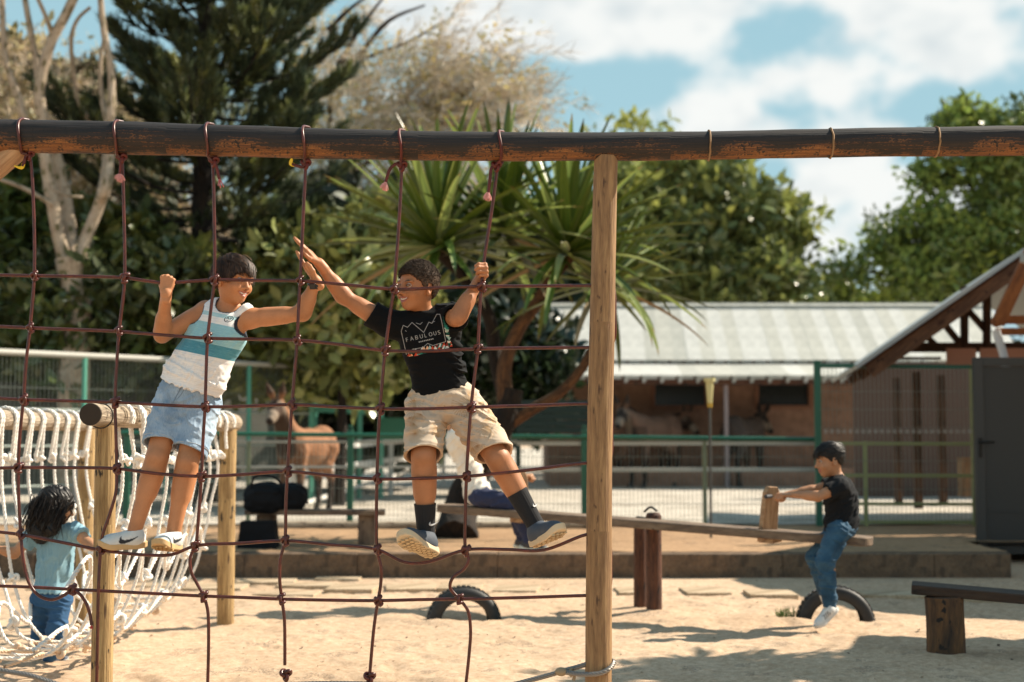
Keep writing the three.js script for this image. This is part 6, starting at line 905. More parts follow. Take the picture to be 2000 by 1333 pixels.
  { const ring = []; for (let i = 0; i <= 32; i++) { const a = i / 32 * 6.2832; ring.push(along(J.neck, f.U, 0.004).addScaledVector(f.X, Math.cos(a) * 0.054).addScaledVector(f.Z, Math.sin(a) * 0.050 + 0.004).addScaledVector(f.U, -0.016 * Math.sin(a))); } part('collar', sweep(ring, 0.006, { seg: 8, caps: false }), mat(lin(0.014, 0.014, 0.016), 0.9), t); }
  // shorts
  const Os = J.pelvis, sTex = canvas(1024, 1024, (g, w) => { g.fillStyle = '#c6b29c'; g.fillRect(0, 0, w, w); const Rr = rng(9); g.lineCap = 'round'; for (let i = 0; i < 90; i++) { const x = Rr() * w, y = Rr() * w, n = 6, a0 = Rr() * 6.3, s = 46 + Rr() * 40; g.strokeStyle = Rr() < 0.5 ? 'rgba(150,112,74,0.42)' : 'rgba(176,138,96,0.45)'; for (let j = 0; j < n * 2; j++) { const a = a0 + (j - n) * 0.24; g.lineWidth = 5; g.beginPath(); g.moveTo(x, y); g.quadraticCurveTo(x + Math.cos(a) * s * 0.5, y + Math.sin(a) * s * 0.5 - 6, x + Math.cos(a) * s, y + Math.sin(a) * s + 4); g.stroke(); } } });
  const leg = (s, L, ra, rb) => { const a = J['hip' + s], b = J['kn' + s], d = b.clone().sub(a).normalize(), e = along(a, d, a.distanceTo(b) * L); return [cap(a, along(e, d, 0.05), ra, rb, 0.03, { cut: [[e, d.clone().add(V(s === 'L' ? -0.25 : 0.1, 0, 0)).normalize()]] }), cap(along(e, d, -0.06), along(e, d, 0.12), rb - 0.010, rb - 0.007, 0.004, { sub: true })]; };
  const lr = leg('R', 0.97, 0.088, 0.082), ll = leg('L', 0.90, 0.09, 0.083), waist = mid(J.neck, J.pelvis, 0.82), sf = foldNoise(V(0.2, 1, 0).normalize(), V(1, -0.2, 0).normalize(), 0.006, 26, 7, 4), sf2 = foldNoise(V(0.6, 1, 0).normalize(), V(1, -0.6, 0).normalize(), 0.005, 12, 20, 14);
  const shorts = solid([ell(along(mid(J.neck, J.pelvis, 1.0), f.Z, -0.004), [0.128, 0.11, 0.098], f.q, 0.04, { cut: [[waist, f.U]] }), lr[0], ll[0], lr[1], ll[1]], 0.0042, { disp: faded((x, y, z) => sf(x, y, z) * 0.8 + sf2(x, y, z) * 0.7, [lr[1], ll[1]]), amp: 0.008, uv: (x, y, z) => [0.5 + (x - Os.x) / 0.62, 0.72 + (y - Os.y) / 0.62] });
  part('shorts', shorts, mat('#ffffff', 0.88, { map: sTex, bumpMap: null }), t);
  part('fly_seam', [sweep([along(mid(J.neck, J.pelvis, 0.94), f.Z, 0.091), along(mid(J.neck, J.pelvis, 1.02), f.Z, 0.094), along(mid(J.neck, J.pelvis, 1.14), f.Z, 0.088)].map((p) => along(p, f.X, -0.004)), 0.0022, { seg: 6, sub: 4 })], mat(lin(0.36, 0.26, 0.15), 0.9), t);
  // socks with ribs, then shoes
  const sockM = mat(lin(0.012, 0.012, 0.014), 0.9);
  const sock = (kn, an, t0, off) => { const d = an.clone().sub(kn).normalize(), a = mid(kn, an, t0), n = 30, pts = [], rad = []; for (let i = 0; i <= n; i++) { const q = i / n; pts.push(a.clone().lerp(along(an, d, 0.02), q)); rad.push(lerp(0.047, 0.040, sstep(q, 0, 0.8))); } const g = sweep(pts, rad, { seg: 72, caps: false }), q = g.attributes.position, cl = [a, an]; for (let i = 0; i < q.count; i++) { const j = i % 73, k = Math.floor(i / 73), c = pts[Math.min(k, n)]; const r = 1 + (k > 2 && k < n ? (j % 3 === 0 ? -0.03 : 0.0) : 0.02); q.setXYZ(i, c.x + (q.getX(i) - c.x) * r, c.y + (q.getY(i) - c.y) * r, c.z + (q.getZ(i) - c.z) * r); } g.computeVertexNormals(); return g; };
  const toeR = V(-0.58, 0.36, 0.73).normalize(), upR = V(-0.10, 0.86, -0.50), toeL = V(0.52, 0.30, 0.80).normalize(), upL = V(-0.42, 0.80, -0.42);
  part('sock', sock(J.knR, J.anR, 0.60), sockM, t); part('sock', sock(J.knL, J.anL, 0.50), sockM, t);
  const swoosh = (c, n, up, s) => { const sh = new THREE.Shape(); sh.moveTo(0.05, 0.022); sh.bezierCurveTo(0.02, -0.010, -0.02, -0.022, -0.026, -0.004); sh.bezierCurveTo(-0.026, 0.006, -0.020, 0.012, -0.016, 0.016); sh.bezierCurveTo(-0.022, -0.004, -0.004, -0.008, 0.05, 0.022); const z = n.clone().normalize(), x = up.clone().cross(z).normalize(), y = z.clone().cross(x); return new THREE.ExtrudeGeometry(sh, { depth: 0.003, bevelEnabled: false }).scale(s, s, 1).applyMatrix4(new THREE.Matrix4().makeBasis(x, y, z).setPosition(c)); };
  part('sock_logo', swoosh(mid(J.knR, J.anR, 0.86).add(V(0.028, 0, 0.031)), V(0.68, 0, 0.75), V(0.2, 1, 0), 0.62), mat(lin(0.55, 0.55, 0.55), 0.8), t); part('sock_logo', swoosh(mid(J.knL, J.anL, 0.74).add(V(0.037, 0.01, 0.019)), V(0.85, 0.3, 0.5), V(0.2, 1, 0), 0.55), mat(lin(0.55, 0.55, 0.55), 0.8), t);
  const sp = { upper: lin(0.055, 0.068, 0.09), sole: lin(0.62, 0.48, 0.31), lugs: lin(0.60, 0.44, 0.25), collar: 0.08 };
  const put = (an, toe, up, s) => { const z = toe.clone(), x = up.clone().cross(z).normalize(), y = z.clone().cross(x); return an.clone().addScaledVector(y, -0.088 * s).addScaledVector(z, 0.056 * s); };
  shoe(t, put(J.anR, toeR, upR, 1.02), toeR, upR, 1.02, sp); shoe(t, put(J.anL, toeL, upL, 1.0), toeL, upL, 1.0, sp);
}
// ---- boy in the striped tank top
{
  const t = thing('person', 'boy in striped tank top and pale denim shorts standing on the net', 'person', P(300, 1080, ND + 0.08));
  const J = { neck: P(449, 603, 6.33), pelvis: P(366, 768, 6.34), shR: P(402, 608, 6.36), shL: P(490, 622, 6.31), elR: P(316, 655, 6.30), wrR: P(327, 590, 6.2), elL: P(590, 613, 6.26), wrL: P(617, 549, 6.215), hipR: P(338, 780, 6.36), hipL: P(396, 788, 6.36), knR: P(306, 895, 6.24), anR: P(262, 1038, 6.22), knL: P(366, 902, 6.24), anL: P(338, 1042, 6.24), back: BK };
  const f = frameOf(J), skin = [0.51, 0.220, 0.098], h = headFrame(P(456, 550, 6.30), V(0.80, -0.14, 0.60), V(0.17, 1, 0.05), 0.96);
  const sm = skinMat(0.46), col = skinColor(skin, h, [0.42, 0.14, 0.10], [0.035, 0.02, 0.013]), neckTop = h.W(0, -0.055, -0.022), hs = 0.82;
  const gC = P(328, 552, ND), yR = V(0.05, 1, -0.12).normalize(), zR = V(0.05, 0.1, 1), h0 = handPrims(V(0, 0, 0), yR, zR, hs, -1, 'grip', [72, 88, 50]), wR = gC.clone().sub(h0.W(0, 0.068, -0.021)); J.wrR = wR.clone().addScaledVector(yR, -0.008);
  const hr = handPrims(wR, yR, zR, hs, -1, 'grip', [72, 88, 50]), hl = handPrims(J.wrL, V(-0.60, 0.80, 0.04), V(-0.78, -0.6, 0.16), hs, 1, 'side', [3, 5, 4], 0.02);
  const limbs = limbPrims(J, { arm: 0.036, fore: 0.033, wrist: 0.0235, thigh: 0.064, knee: 0.047, calf: 0.048, ankle: 0.031 });
  part('body', [solid([...torsoPrims(J, f, -0.004), cap(J.shR, J.shL, 0.042, 0.042, 0.05), ...limbs, cap(J.neck, neckTop, 0.041, 0.039, 0.03)], 0.0055, { color: skinColor(skin, null, null, null, J) }), solid([...headPrims(h, { smile: 1 }), cap(J.neck, neckTop, 0.041, 0.039, 0.03)], 0.0027, { color: col }),
    solid([...hr.prims, cap(mid(J.elR, wR, 0.7), wR, 0.026, 0.0235, 0.01)], 0.0026, { color: skinColor(skin) }), solid([...hl.prims, cap(mid(J.elL, J.wrL, 0.7), J.wrL, 0.026, 0.0235, 0.01)], 0.0026, { color: skinColor(skin) })], sm, t);
  faceParts(h, t, V(1, 0.05, 0.1), { lid: skin.map((q) => q * 0.62), squint: 0.0022 });
  // straight dark hair with a fringe
  const line = [[0.1, 0.056], [0.07, 0.054], [0.055, 0.040], [0.042, 0.014], [0.028, 0.004], [0.014, 0.008], [-0.004, 0.024], [-0.03, 0.014], [-0.045, -0.03], [-0.09, -0.055]], hM = hairMat(0.12, 0.070, 0.044, 0.55), crown = V(0.05, 0.93, -0.36).normalize();
  const flow = (p) => p.clone().sub(crown).add(V(0, -0.25, 0.22));
  part('hair', [hairShell(h, line, { thick: 0.007, top: 0.005, rough: (x, y, z) => { const [a, b, c] = h.L(x, y, z); return (fbm(Math.atan2(a, c + 0.03) * 14, b * 6, 3, 3)) * 0.006; }, amp: 0.004, cell: 0.003 }), locks(h, 2400, 17, { from: 0.0, flow, len: 0.075, lift: 0.013, w: 0.0014, line, over: 0.006 }), locks(h, 520, 19, { from: 0.5, flow: (p) => V(0.15, -0.2, 1), len: 0.085, lift: 0.016, w: 0.0015, line, over: 0.017 }), locks(h, 260, 37, { from: 0.1, flow, len: 0.06, lift: 0.022, w: 0.0011, line, over: 0.012 })], hM, t);
  // tank top
  const O = mid(J.neck, J.pelvis, 0.45), U2 = f.U.clone().add(V(0, 1.2, 0)).normalize(), tex = canvas(1024, 1024, (g, w) => {
    const k = 1024 / 0.6, yOf = (q) => 512 + q * k; const band = (a, b, c) => { g.fillStyle = c; g.fillRect(0, yOf(a), w, yOf(b) - yOf(a) + 1); }; g.fillStyle = '#f2f1ef'; g.fillRect(0, 0, w, w);
    band(-0.155, -0.137, '#b4dae0'); band(-0.105, -0.010, '#94c8d4'); band(-0.010, 0.046, '#4a90a4'); band(0.046, 0.4, '#f0ece8');
    const R = rng(3); for (let i = 0; i < 9000; i++) { g.fillStyle = R() < 0.5 ? 'rgba(255,255,255,0.10)' : 'rgba(60,80,90,0.07)'; g.fillRect(R() * w, R() * w, 14 + R() * 40, 2); } for (let i = 0; i < 900; i++) { g.fillStyle = 'rgba(150,150,155,0.10)'; g.fillRect(R() * w, yOf(0.05) + R() * 300, 20 + R() * 50, 2); }
    g.save(); g.translate(512 + 0.054 * k, yOf(-0.138)); g.rotate(0.1); g.strokeStyle = g.fillStyle = '#23252b'; g.lineWidth = 5; g.beginPath(); g.arc(0, 0, 25, 0, 7); g.stroke(); g.lineWidth = 4; g.beginPath(); g.moveTo(-16, 8); g.lineTo(-10, -10); g.lineTo(-2, 4); g.lineTo(6, -10); g.lineTo(14, 8); g.stroke(); g.fillRect(-10, 12, 20, 4); g.beginPath(); g.arc(0, 0, 17, 3.5, 5.9); g.stroke(); g.restore();
  });
  const hem = mid(J.neck, J.pelvis, 0.90), hemN = f.U.clone().negate().addScaledVector(f.X, 0.14).normalize(), fa = foldNoise(V(0.55, 0.83, 0), V(0.83, -0.55, 0), 0.006, 7, 26, 5), fb = foldNoise(f.X, f.U, 0.006, 6, 22, 12);
  const arm = (s) => cap(along(J['sh' + s], f.Z, -0.08).addScaledVector(f.U, -0.028).addScaledVector(f.X, s === 'L' ? 0.024 : -0.024), along(J['sh' + s], f.Z, 0.12).addScaledVector(f.U, -0.028).addScaledVector(f.X, s === 'L' ? 0.024 : -0.024), 0.052, 0.052, 0.006, { sub: true });
  const strap = (s) => { const p = mid(J['sh' + s], J.neck, 0.42); return cap(along(p, f.U, -0.05), along(p, f.U, 0.012), 0.042, 0.045, 0.03); };
  const neckCut = cap(along(J.neck, f.U, -0.026).addScaledVector(f.Z, 0.02), along(J.neck, f.U, 0.14), 0.054, 0.066, 0.006, { sub: true }), armR = arm('R'), armL = arm('L');
  const top = solid([...torsoPrims(J, f, 0.017, 1.0, 0.06).map((p) => ({ ...p, cut: [[hem, hemN]] })), ell(along(mid(J.neck, J.pelvis, 0.80), f.Z, 0.004), [0.134, 0.15, 0.104], f.q, 0.05, { cut: [[hem, hemN]] }), strap('R'), strap('L'), armR, armL, neckCut, ell(along(hem, f.U, -0.012), [0.124, 0.04, 0.096], f.q, 0.004, { sub: true })], 0.0042,
    { disp: faded((x, y, z) => { const b = V(x, y, z).sub(O).dot(f.U), low = sstep(-b, 0.02, 0.16); return fa(x, y, z) * (0.45 + 0.5 * low) + fb(x, y, z) * (0.15 + 0.8 * low); }, [neckCut, armR, armL], [[hem, hemN]]), amp: 0.012, color: (o, x, y, z) => { const e = Math.min(Math.abs(pd(neckCut, x, y, z)), Math.abs(pd(armR, x, y, z)), Math.abs(pd(armL, x, y, z))); if (e < 0.0062) set3(o, [0.02, 0.025, 0.045]); else set3(o, [1, 1, 1]); }, uv: (x, y, z) => { const v = V(x, y, z).sub(O); return [0.5 + v.dot(f.X) / 0.6, 0.5 + v.dot(U2) / U2.dot(f.U) / 0.6]; } });
  part('tank_top', top, mat('#ffffff', 0.9, { map: tex, vertexColors: true, sheen: 0.3, sheenColor: new THREE.Color(0.5, 0.5, 0.5) }), t);
  const loop = (c, ax, ay, ra, rb, n0 = 0, n1 = 6.2832) => { const r = []; for (let i = 0; i <= 34; i++) { const a = lerp(n0, n1, i / 34); r.push(c.clone().addScaledVector(ax, Math.cos(a) * ra).addScaledVector(ay, Math.sin(a) * rb)); } return r; };
  // necklace
  part('necklace', [sweep(loop(along(J.neck, f.U, -0.018).addScaledVector(f.Z, 0.014), f.X, f.Z.clone().addScaledVector(f.U, -0.8).normalize(), 0.056, 0.088, 0, 3.1416), 0.0018, { seg: 5 }), box(V(0, 0, 0), 0.009, 0.016, 0.003, 0.001).applyQuaternion(f.q).translate(...along(J.neck, f.U, -0.080).addScaledVector(f.Z, 0.094).toArray())], mat(lin(0.5, 0.5, 0.52), 0.3, { metalness: 0.8 }), t);
  // watch
  { const d = J.wrL.clone().sub(J.elL).normalize(), c = along(J.wrL, d, -0.022), u = V(0, 0, 1).addScaledVector(d, -d.z).normalize(), v = d.clone().cross(u); part('watch', [sweep(loop(c, u, v, 0.0265, 0.0265), 0.0075, { seg: 8, caps: false, flat: 0.5 }), sweep(loop(along(c, d, 0.008), u, v, 0.0258, 0.0258), 0.006, { seg: 8, caps: false }), box(V(0, 0, 0), 0.026, 0.028, 0.012, 0.004).applyQuaternion(axes(u.clone().cross(d).normalize(), d, u)).translate(...along(c, u, 0.028).toArray())], mat(lin(0.012, 0.013, 0.016), 0.3), t); }
  // denim shorts
  const dTex = canvas(1024, 1024, (g, w) => { g.fillStyle = '#93a9bd'; g.fillRect(0, 0, w, w); const R = rng(4); for (let i = 0; i < 240; i++) { const x = R() * w, y = R() * w, s = 30 + R() * 90, gr = g.createRadialGradient(x, y, 0, x, y, s), c = R() < 0.6 ? '190,206,220' : '98,122,148'; gr.addColorStop(0, `rgba(${c},0.30)`); gr.addColorStop(1, `rgba(${c},0)`); g.fillStyle = gr; g.fillRect(x - s, y - s, 2 * s, 2 * s); } for (let i = 0; i < 14000; i++) { g.fillStyle = R() < 0.5 ? 'rgba(225,232,240,0.16)' : 'rgba(50,70,100,0.14)'; g.fillRect(R() * w, R() * w, 2, 6 + R() * 16); } });
  const leg = (s, L, ra, rb) => { const a = J['hip' + s], b = J['kn' + s], d = b.clone().sub(a).normalize(), e = along(a, d, a.distanceTo(b) * L); return [cap(a, along(e, d, 0.05), ra, rb, 0.028, { cut: [[e, d.clone().add(V(s === 'L' ? -0.22 : 0.12, 0, 0)).normalize()]] }), cap(along(e, d, -0.06), along(e, d, 0.12), rb - 0.010, rb - 0.006, 0.004, { sub: true })]; };
  const lr = leg('R', 0.76, 0.078, 0.080), ll = leg('L', 0.84, 0.078, 0.078), waist = mid(J.neck, J.pelvis, 0.80), sf = foldNoise(V(0.3, 1, 0).normalize(), V(1, -0.3, 0).normalize(), 0.007, 16, 10, 24), sf2 = foldNoise(V(-0.5, 1, 0).normalize(), V(1, 0.5, 0).normalize(), 0.004, 14, 26, 34);
  part('shorts', solid([ell(mid(J.neck, J.pelvis, 1.0), [0.118, 0.11, 0.092], f.q, 0.04, { cut: [[waist, f.U]] }), lr[0], ll[0], lr[1], ll[1]], 0.0042, { disp: faded((x, y, z) => sf(x, y, z) * 0.8 + sf2(x, y, z) * 0.8, [lr[1], ll[1]]), amp: 0.009, uv: (x, y, z) => [0.5 + (x - J.pelvis.x) / 0.6, 0.72 + (y - J.pelvis.y) / 0.6] }), mat('#ffffff', 0.9, { map: dTex }), t);
  const fw = (q, a, z = 0.094) => along(mid(J.neck, J.pelvis, q), f.Z, z).addScaledVector(f.X, a);
  part('fly_seam', [sweep([fw(0.86, 0.006), fw(1.0, 0.006, 0.098), fw(1.14, 0.004, 0.094)], 0.0024, { seg: 6, sub: 4 }), sweep([fw(0.88, 0.022), fw(1.0, 0.022, 0.096), fw(1.1, 0.012, 0.094)], 0.0016, { seg: 6, sub: 4 })], mat(lin(0.20, 0.27, 0.35), 0.9), t);
  for (const s of ['R', 'L']) { const a = J['hip' + s], b = J['kn' + s], d = b.clone().sub(a).normalize(), L = s === 'R' ? 0.76 : 0.84, e = along(a, d, a.distanceTo(b) * L - 0.012), u = V(1, 0, 0).addScaledVector(d, -d.x).normalize(), v = d.clone().cross(u); part('hem_seam', sweep(loop(along(e, u, 0), u, v, 0.0805, 0.0805), 0.002, { seg: 5, caps: false }), mat(lin(0.42, 0.46, 0.5), 0.9), t); }
  // shoes
  const toeR = V(-0.90, -0.02, 0.42).normalize(), upR = V(-0.02, 1, 0.10), toeL = V(-0.22, 0.12, 0.97).normalize(), upL = V(0.02, 0.90, -0.32), sp = { upper: lin(0.62, 0.62, 0.60), sole: lin(0.56, 0.36, 0.17), laces: lin(0.45, 0.47, 0.48), mark: 'swoosh', collar: 0.07 };
  const put = (an, toe, up, s) => { const z = toe.clone(), x = up.clone().cross(z).normalize(), y = z.clone().cross(x); return an.clone().addScaledVector(y, -0.085 * s).addScaledVector(z, 0.056 * s); };
  shoe(t, put(J.anR, toeR, upR, 0.88), toeR, upR, 0.88, sp); shoe(t, put(J.anL, toeL, upL, 0.88), toeL, upL, 0.88, { ...sp, lugs: lin(0.52, 0.31, 0.12) });
}
// ---- girl on the rope bridge, from behind
{
  const d = 8.05, t = thing('person', 'small girl with long black hair in a light blue blouse on the rope bridge', 'person', P(90, 1290, d));
  const J = { neck: P(112, 1030, d), pelvis: P(100, 1165, d), shR: P(146, 1036, d - 0.02), shL: P(66, 1042, d), elR: P(172, 1062, d - 0.12), wrR: P(192, 1075, d - 0.24), elL: P(28, 1082, d), wrL: P(-14, 1070, d - 0.05), hipR: P(118, 1172, d), hipL: P(82, 1172, d), knR: P(110, 1228, d - 0.05), anR: P(98, 1280, d), knL: P(82, 1228, d + 0.08), anL: P(68, 1284, d + 0.1), back: V(0, 0, 1) };
  const f = { ...frameOf(J) }, skin = [0.46, 0.23, 0.12], h = headFrame(P(112, 990, d), V(0.86, -0.30, -0.42), V(0.08, 1, -0.1), 0.90), neckTop = h.W(0, -0.05, -0.02);
  const sh = { ...J }, k = 0.78, limbs = limbPrims(J, { arm: 0.028, fore: 0.025, wrist: 0.017, thigh: 0.05, knee: 0.036, calf: 0.036, ankle: 0.026 });
  const hr = handPrims(J.wrR, V(0.8, -0.2, 0.5), V(0.2, 0.9, 0.2), 0.62, -1, 'grip', [60, 70, 40]), hl = handPrims(J.wrL, V(-0.9, 0.3, 0.2), V(0, 1, 0), 0.62, 1, 'grip', [50, 60, 40]);
  const tp = torsoPrims(J, f).map((p) => ({ ...p, r: p.r.map((q) => q * k) }));
  part('body', [solid([...tp, cap(J.shR, J.shL, 0.030, 0.030, 0.04), ...limbs, cap(J.neck, neckTop, 0.034, 0.032, 0.03)], 0.005, { color: skinColor(skin) }), solid([...headPrims(h, { smile: 0 }), cap(J.neck, neckTop, 0.034, 0.032, 0.03)], 0.003, { color: skinColor(skin, h, [0.4, 0.15, 0.1], [0.02, 0.014, 0.01]) }), solid(hr.prims, 0.003, { color: skinColor(skin) }), solid(hl.prims, 0.003, { color: skinColor(skin) })], skinMat(), t);
  const line = [[0.1, 0.05], [0.06, 0.05], [0.045, 0.02], [0.025, 0.005], [0.01, 0.01], [-0.01, 0.0], [-0.02, -0.10], [-0.09, -0.10]], back = h.W(0, -0.01, -0.085);
  const fall = [cap(h.W(0, 0.03, -0.05), P(82, 1000, d - 0.03), 0.075, 0.06, 0.05), cap(P(84, 1000, d - 0.03), P(74, 1035, d - 0.06), 0.058, 0.048, 0.05), cap(P(74, 1035, d - 0.06), P(80, 1052, d - 0.08), 0.046, 0.03, 0.04), cap(P(100, 1000, d - 0.05), P(102, 1035, d - 0.09), 0.042, 0.030, 0.04)];
  const wavy = (x, y, z) => Math.abs(fbm(x * 34 + Math.sin(y * 60) * 0.6, y * 7, z * 30, 3)) * 0.030 - 0.008; const hairG = [hairShell(h, line, { thick: 0.010, top: 0.008, rough: wavy, amp: 0.016, cell: 0.0045 }), solid(fall, 0.0045, { disp: wavy, amp: 0.024 }), locks(h, 420, 23, { from: 0.0, flow: (p) => V(-0.1, -0.75, -0.8), len: 0.17, lift: 0.016, w: 0.004, droop: 0.9 })];
  { const R = rng(29); for (let i = 0; i < 150; i++) { const a = P(60 + R() * 70, 965 + R() * 40, d - 0.07 - R() * 0.03), b = along(a, V(-0.25 + (R() - 0.5) * 0.5, -1, 0.1), 0.09 + R() * 0.10), m = mid(a, b, 0.5).add(V((R() - 0.5) * 0.04, 0, 0.02)); hairG.push(sweep([a, m, b], [0.0028, 0.003, 0.0006], { seg: 4, sub: 4, caps: false })); } }
  part('hair', hairG, hairMat(0.018, 0.012, 0.010, 0.45), t);
  part('hair_clip', new THREE.TorusGeometry(0.012, 0.003, 6, 12).applyQuaternion(h.q).translate(...h.W(0.05, 0.06, 0.03).toArray()), mat(lin(0.4, 0.2, 0.25), 0.4), t);
  const O = mid(J.neck, J.pelvis, 0.5), fn = foldNoise(f.U, f.X, 0.008, 5, 22, 7), hem = mid(J.neck, J.pelvis, 0.93), sleeve = (s) => { const a = J['sh' + s], b = J['el' + s], e = mid(a, b, 0.5), dd = b.clone().sub(a).normalize(); return [cap(a, along(e, dd, 0.02), 0.040, 0.050, 0.025, { cut: [[e, dd]] })]; };
  part('blouse', solid([...torsoPrims(J, f, 0.014).map((p, i) => ({ ...p, r: p.r.map((q, j) => q * k * (i > 0 && j !== 1 ? 1.1 : 1)), cut: [[hem, f.U.clone().negate()]] })), cap(mid(J.shR, J.neck, 0.1), mid(J.shL, J.neck, 0.1), 0.036, 0.036, 0.04), ...sleeve('R'), ...sleeve('L'), cap(along(J.neck, f.U, -0.02), along(J.neck, f.U, 0.1), 0.042, 0.06, 0.01, { sub: true })], 0.0045, { disp: (x, y, z) => fn(x, y, z) * 0.8, amp: 0.009, uv: (x, y, z) => [x * 6, y * 6] }), mat(lin(0.20, 0.36, 0.44), 0.85, { sheen: 0.3, sheenColor: new THREE.Color(0.5, 0.6, 0.7) }), t);
  const jf = foldNoise(V(0, 1, 0), V(1, 0, 0), 0.006, 20, 6, 3); part('jeans', solid([ell(along(J.pelvis, f.U, 0.0), [0.098, 0.075, 0.078], f.q, 0.03), cap(J.hipR, J.knR, 0.062, 0.050, 0.03), cap(J.knR, J.anR, 0.050, 0.043, 0.02), cap(J.hipL, J.knL, 0.062, 0.050, 0.03), cap(J.knL, J.anL, 0.050, 0.043, 0.02)], 0.0045, { disp: jf, amp: 0.007 }), mat('#ffffff', 0.9, { map: texture(64, 64, (u, v, o) => { const n = (Math.random() - 0.5) * 30; set3(o, [44 + n, 84 + n, 122 + n]); }) }), t);
  for (const an of [J.anR, J.anL]) shoe(t, an.clone().add(V(0.02, -0.055, -0.03)), V(0.6, 0, -0.8), V(0, 1, 0), 0.66, { upper: lin(0.08, 0.1, 0.14), sole: lin(0.4, 0.38, 0.35), collar: 0.05 });
}
// ---- boy on the seesaw
{
  const d = 9.4, t = thing('person', 'boy in black T-shirt and blue jeans riding the seesaw', 'person', P(1620, 1225, d));
  const J = { neck: P(1641, 941, d), pelvis: P(1641, 1030, d), shR: P(1636, 946, d + 0.13), shL: P(1640, 952, d - 0.13), elR: P(1588, 958, d + 0.12), wrR: P(1540, 966, d + 0.10), elL: P(1600, 970, d - 0.15), wrL: P(1547, 967, d - 0.06), hipR: P(1634, 1040, d + 0.09), hipL: P(1638, 1040, d - 0.09), knR: P(1593, 1090, d + 0.12), anR: P(1609, 1150, d + 0.15), knL: P(1612, 1098, d - 0.13), anL: P(1620, 1181, d - 0.12), back: V(1, 0, 0) };
  J.neck.x -= 0.005; const X = V(0, 0, 1), U = J.neck.clone().sub(J.pelvis).normalize(), Z = X.clone().cross(U).normalize(), f = { X, U, Z, q: axes(X, U, Z) }, skin = [0.42, 0.20, 0.10];
  const h = headFrame(P(1621, 901, d), V(-1, -0.16, 0.10), V(-0.12, 1, 0), 0.98), neckTop = h.W(0, -0.055, -0.022), limbs = limbPrims(J, { arm: 0.032, fore: 0.029, wrist: 0.021, thigh: 0.062, knee: 0.045, calf: 0.044, ankle: 0.03 });
  const grip = P(1531, 968, d + 0.05), hd = (w, y) => handPrims(w, y, V(-0.35, 0.9, 0), 0.78, 1, 'grip', [70, 85, 45]), hl = handPrims(J.wrL, V(-1, 0.0, 0.05), V(-0.2, 0.95, 0.1), 0.78, 1, 'grip', [62, 80, 45]), hr = handPrims(J.wrR, V(-1, 0.0, 0), V(-0.2, 0.95, 0), 0.78, -1, 'grip', [62, 80, 45]);
  part('body', [solid([...torsoPrims(J, f, -0.006, 0.95), cap(J.shR, J.shL, 0.040, 0.040, 0.05), ...limbs, cap(J.neck, neckTop, 0.040, 0.038, 0.03)], 0.006, { color: skinColor(skin) }), solid([...headPrims(h, { smile: 0 }), cap(J.neck, neckTop, 0.040, 0.038, 0.03)], 0.003, { color: skinColor(skin, h, [0.36, 0.13, 0.09], [0.02, 0.014, 0.01]) }), solid(hl.prims, 0.003, { color: skinColor(skin) }), solid(hr.prims, 0.003, { color: skinColor(skin) })], skinMat(), t);
  faceParts(h, t, V(-1, -0.5, 0.1), { smile: 0, lid: skin.map((q) => q * 0.62), squint: 0.002 });
  const line = [[0.1, 0.058], [0.062, 0.054], [0.045, 0.03], [0.028, 0.018], [0.016, -0.004], [0.004, 0.0], [-0.02, 0.004], [-0.045, -0.03], [-0.09, -0.055]];
  part('hair', [hairShell(h, line, { thick: 0.006, top: 0.014, rough: (x, y, z) => fbm(x * 60, y * 60, z * 60, 3) * 0.006, amp: 0.006, cell: 0.004 }), locks(h, 420, 31, { from: 0.15, flow: (p) => V((p.x) * 0.3, 0.2, 1), len: 0.05, lift: 0.020, w: 0.003, droop: 0.1 })], hairMat(0.024, 0.017, 0.013, 0.5), t);
  const hem = mid(J.neck, J.pelvis, 1.08), fn = foldNoise(V(0.7, 0.7, 0), V(0.7, -0.7, 0), 0.007, 6, 24, 9), sleeve = (s) => { const a = J['sh' + s], b = J['el' + s], e = mid(a, b, 0.52), dd = b.clone().sub(a).normalize(); return cap(a, along(e, dd, 0.03), 0.050, 0.053, 0.03, { cut: [[e, dd]] }); };
  const O = mid(J.neck, J.pelvis, 0.5);
  part('shirt', solid([...torsoPrims(J, f, 0.012, 0.95).map((p) => ({ ...p, cut: [[hem, U.clone().negate()]] })), cap(mid(J.neck, J.pelvis, 0.3).add(V(0.035, 0, 0)), mid(J.neck, J.pelvis, 0.8).add(V(0.03, 0, 0)), 0.078, 0.085, 0.05, { cut: [[hem, U.clone().negate()]] }), cap(mid(J.shR, J.neck, 0.1), mid(J.shL, J.neck, 0.1), 0.046, 0.046, 0.05), sleeve('R'), sleeve('L'), cap(along(J.neck, U, -0.006), along(J.neck, U, 0.1), 0.047, 0.058, 0.006, { sub: true })], 0.005, { disp: (x, y, z) => fn(x, y, z) * 0.9, amp: 0.009 }), mat(lin(0.010, 0.011, 0.013), 0.9, { specularIntensity: 0.4 }), t);
  { const g = [], R = rng(2); for (let i = 0; i < 5; i++) g.push(box(V(0, 0, 0), 0.010, 0.012, 0.002, 0).translate(...P(1604 + i * 0, 975 + 0, d).toArray())); const c = mid(J.neck, J.pelvis, 0.42).addScaledVector(f.Z, 0.088).addScaledVector(f.X, 0.05); part('chest_print', [0, 1, 2, 3].map((i) => new THREE.BoxGeometry(0.004, 0.008, 0.012).translate(c.x + 0.004, c.y - (i % 2) * 0.014, c.z - i * 0.016)), mat(lin(0.16, 0.16, 0.17), 0.8), t); }
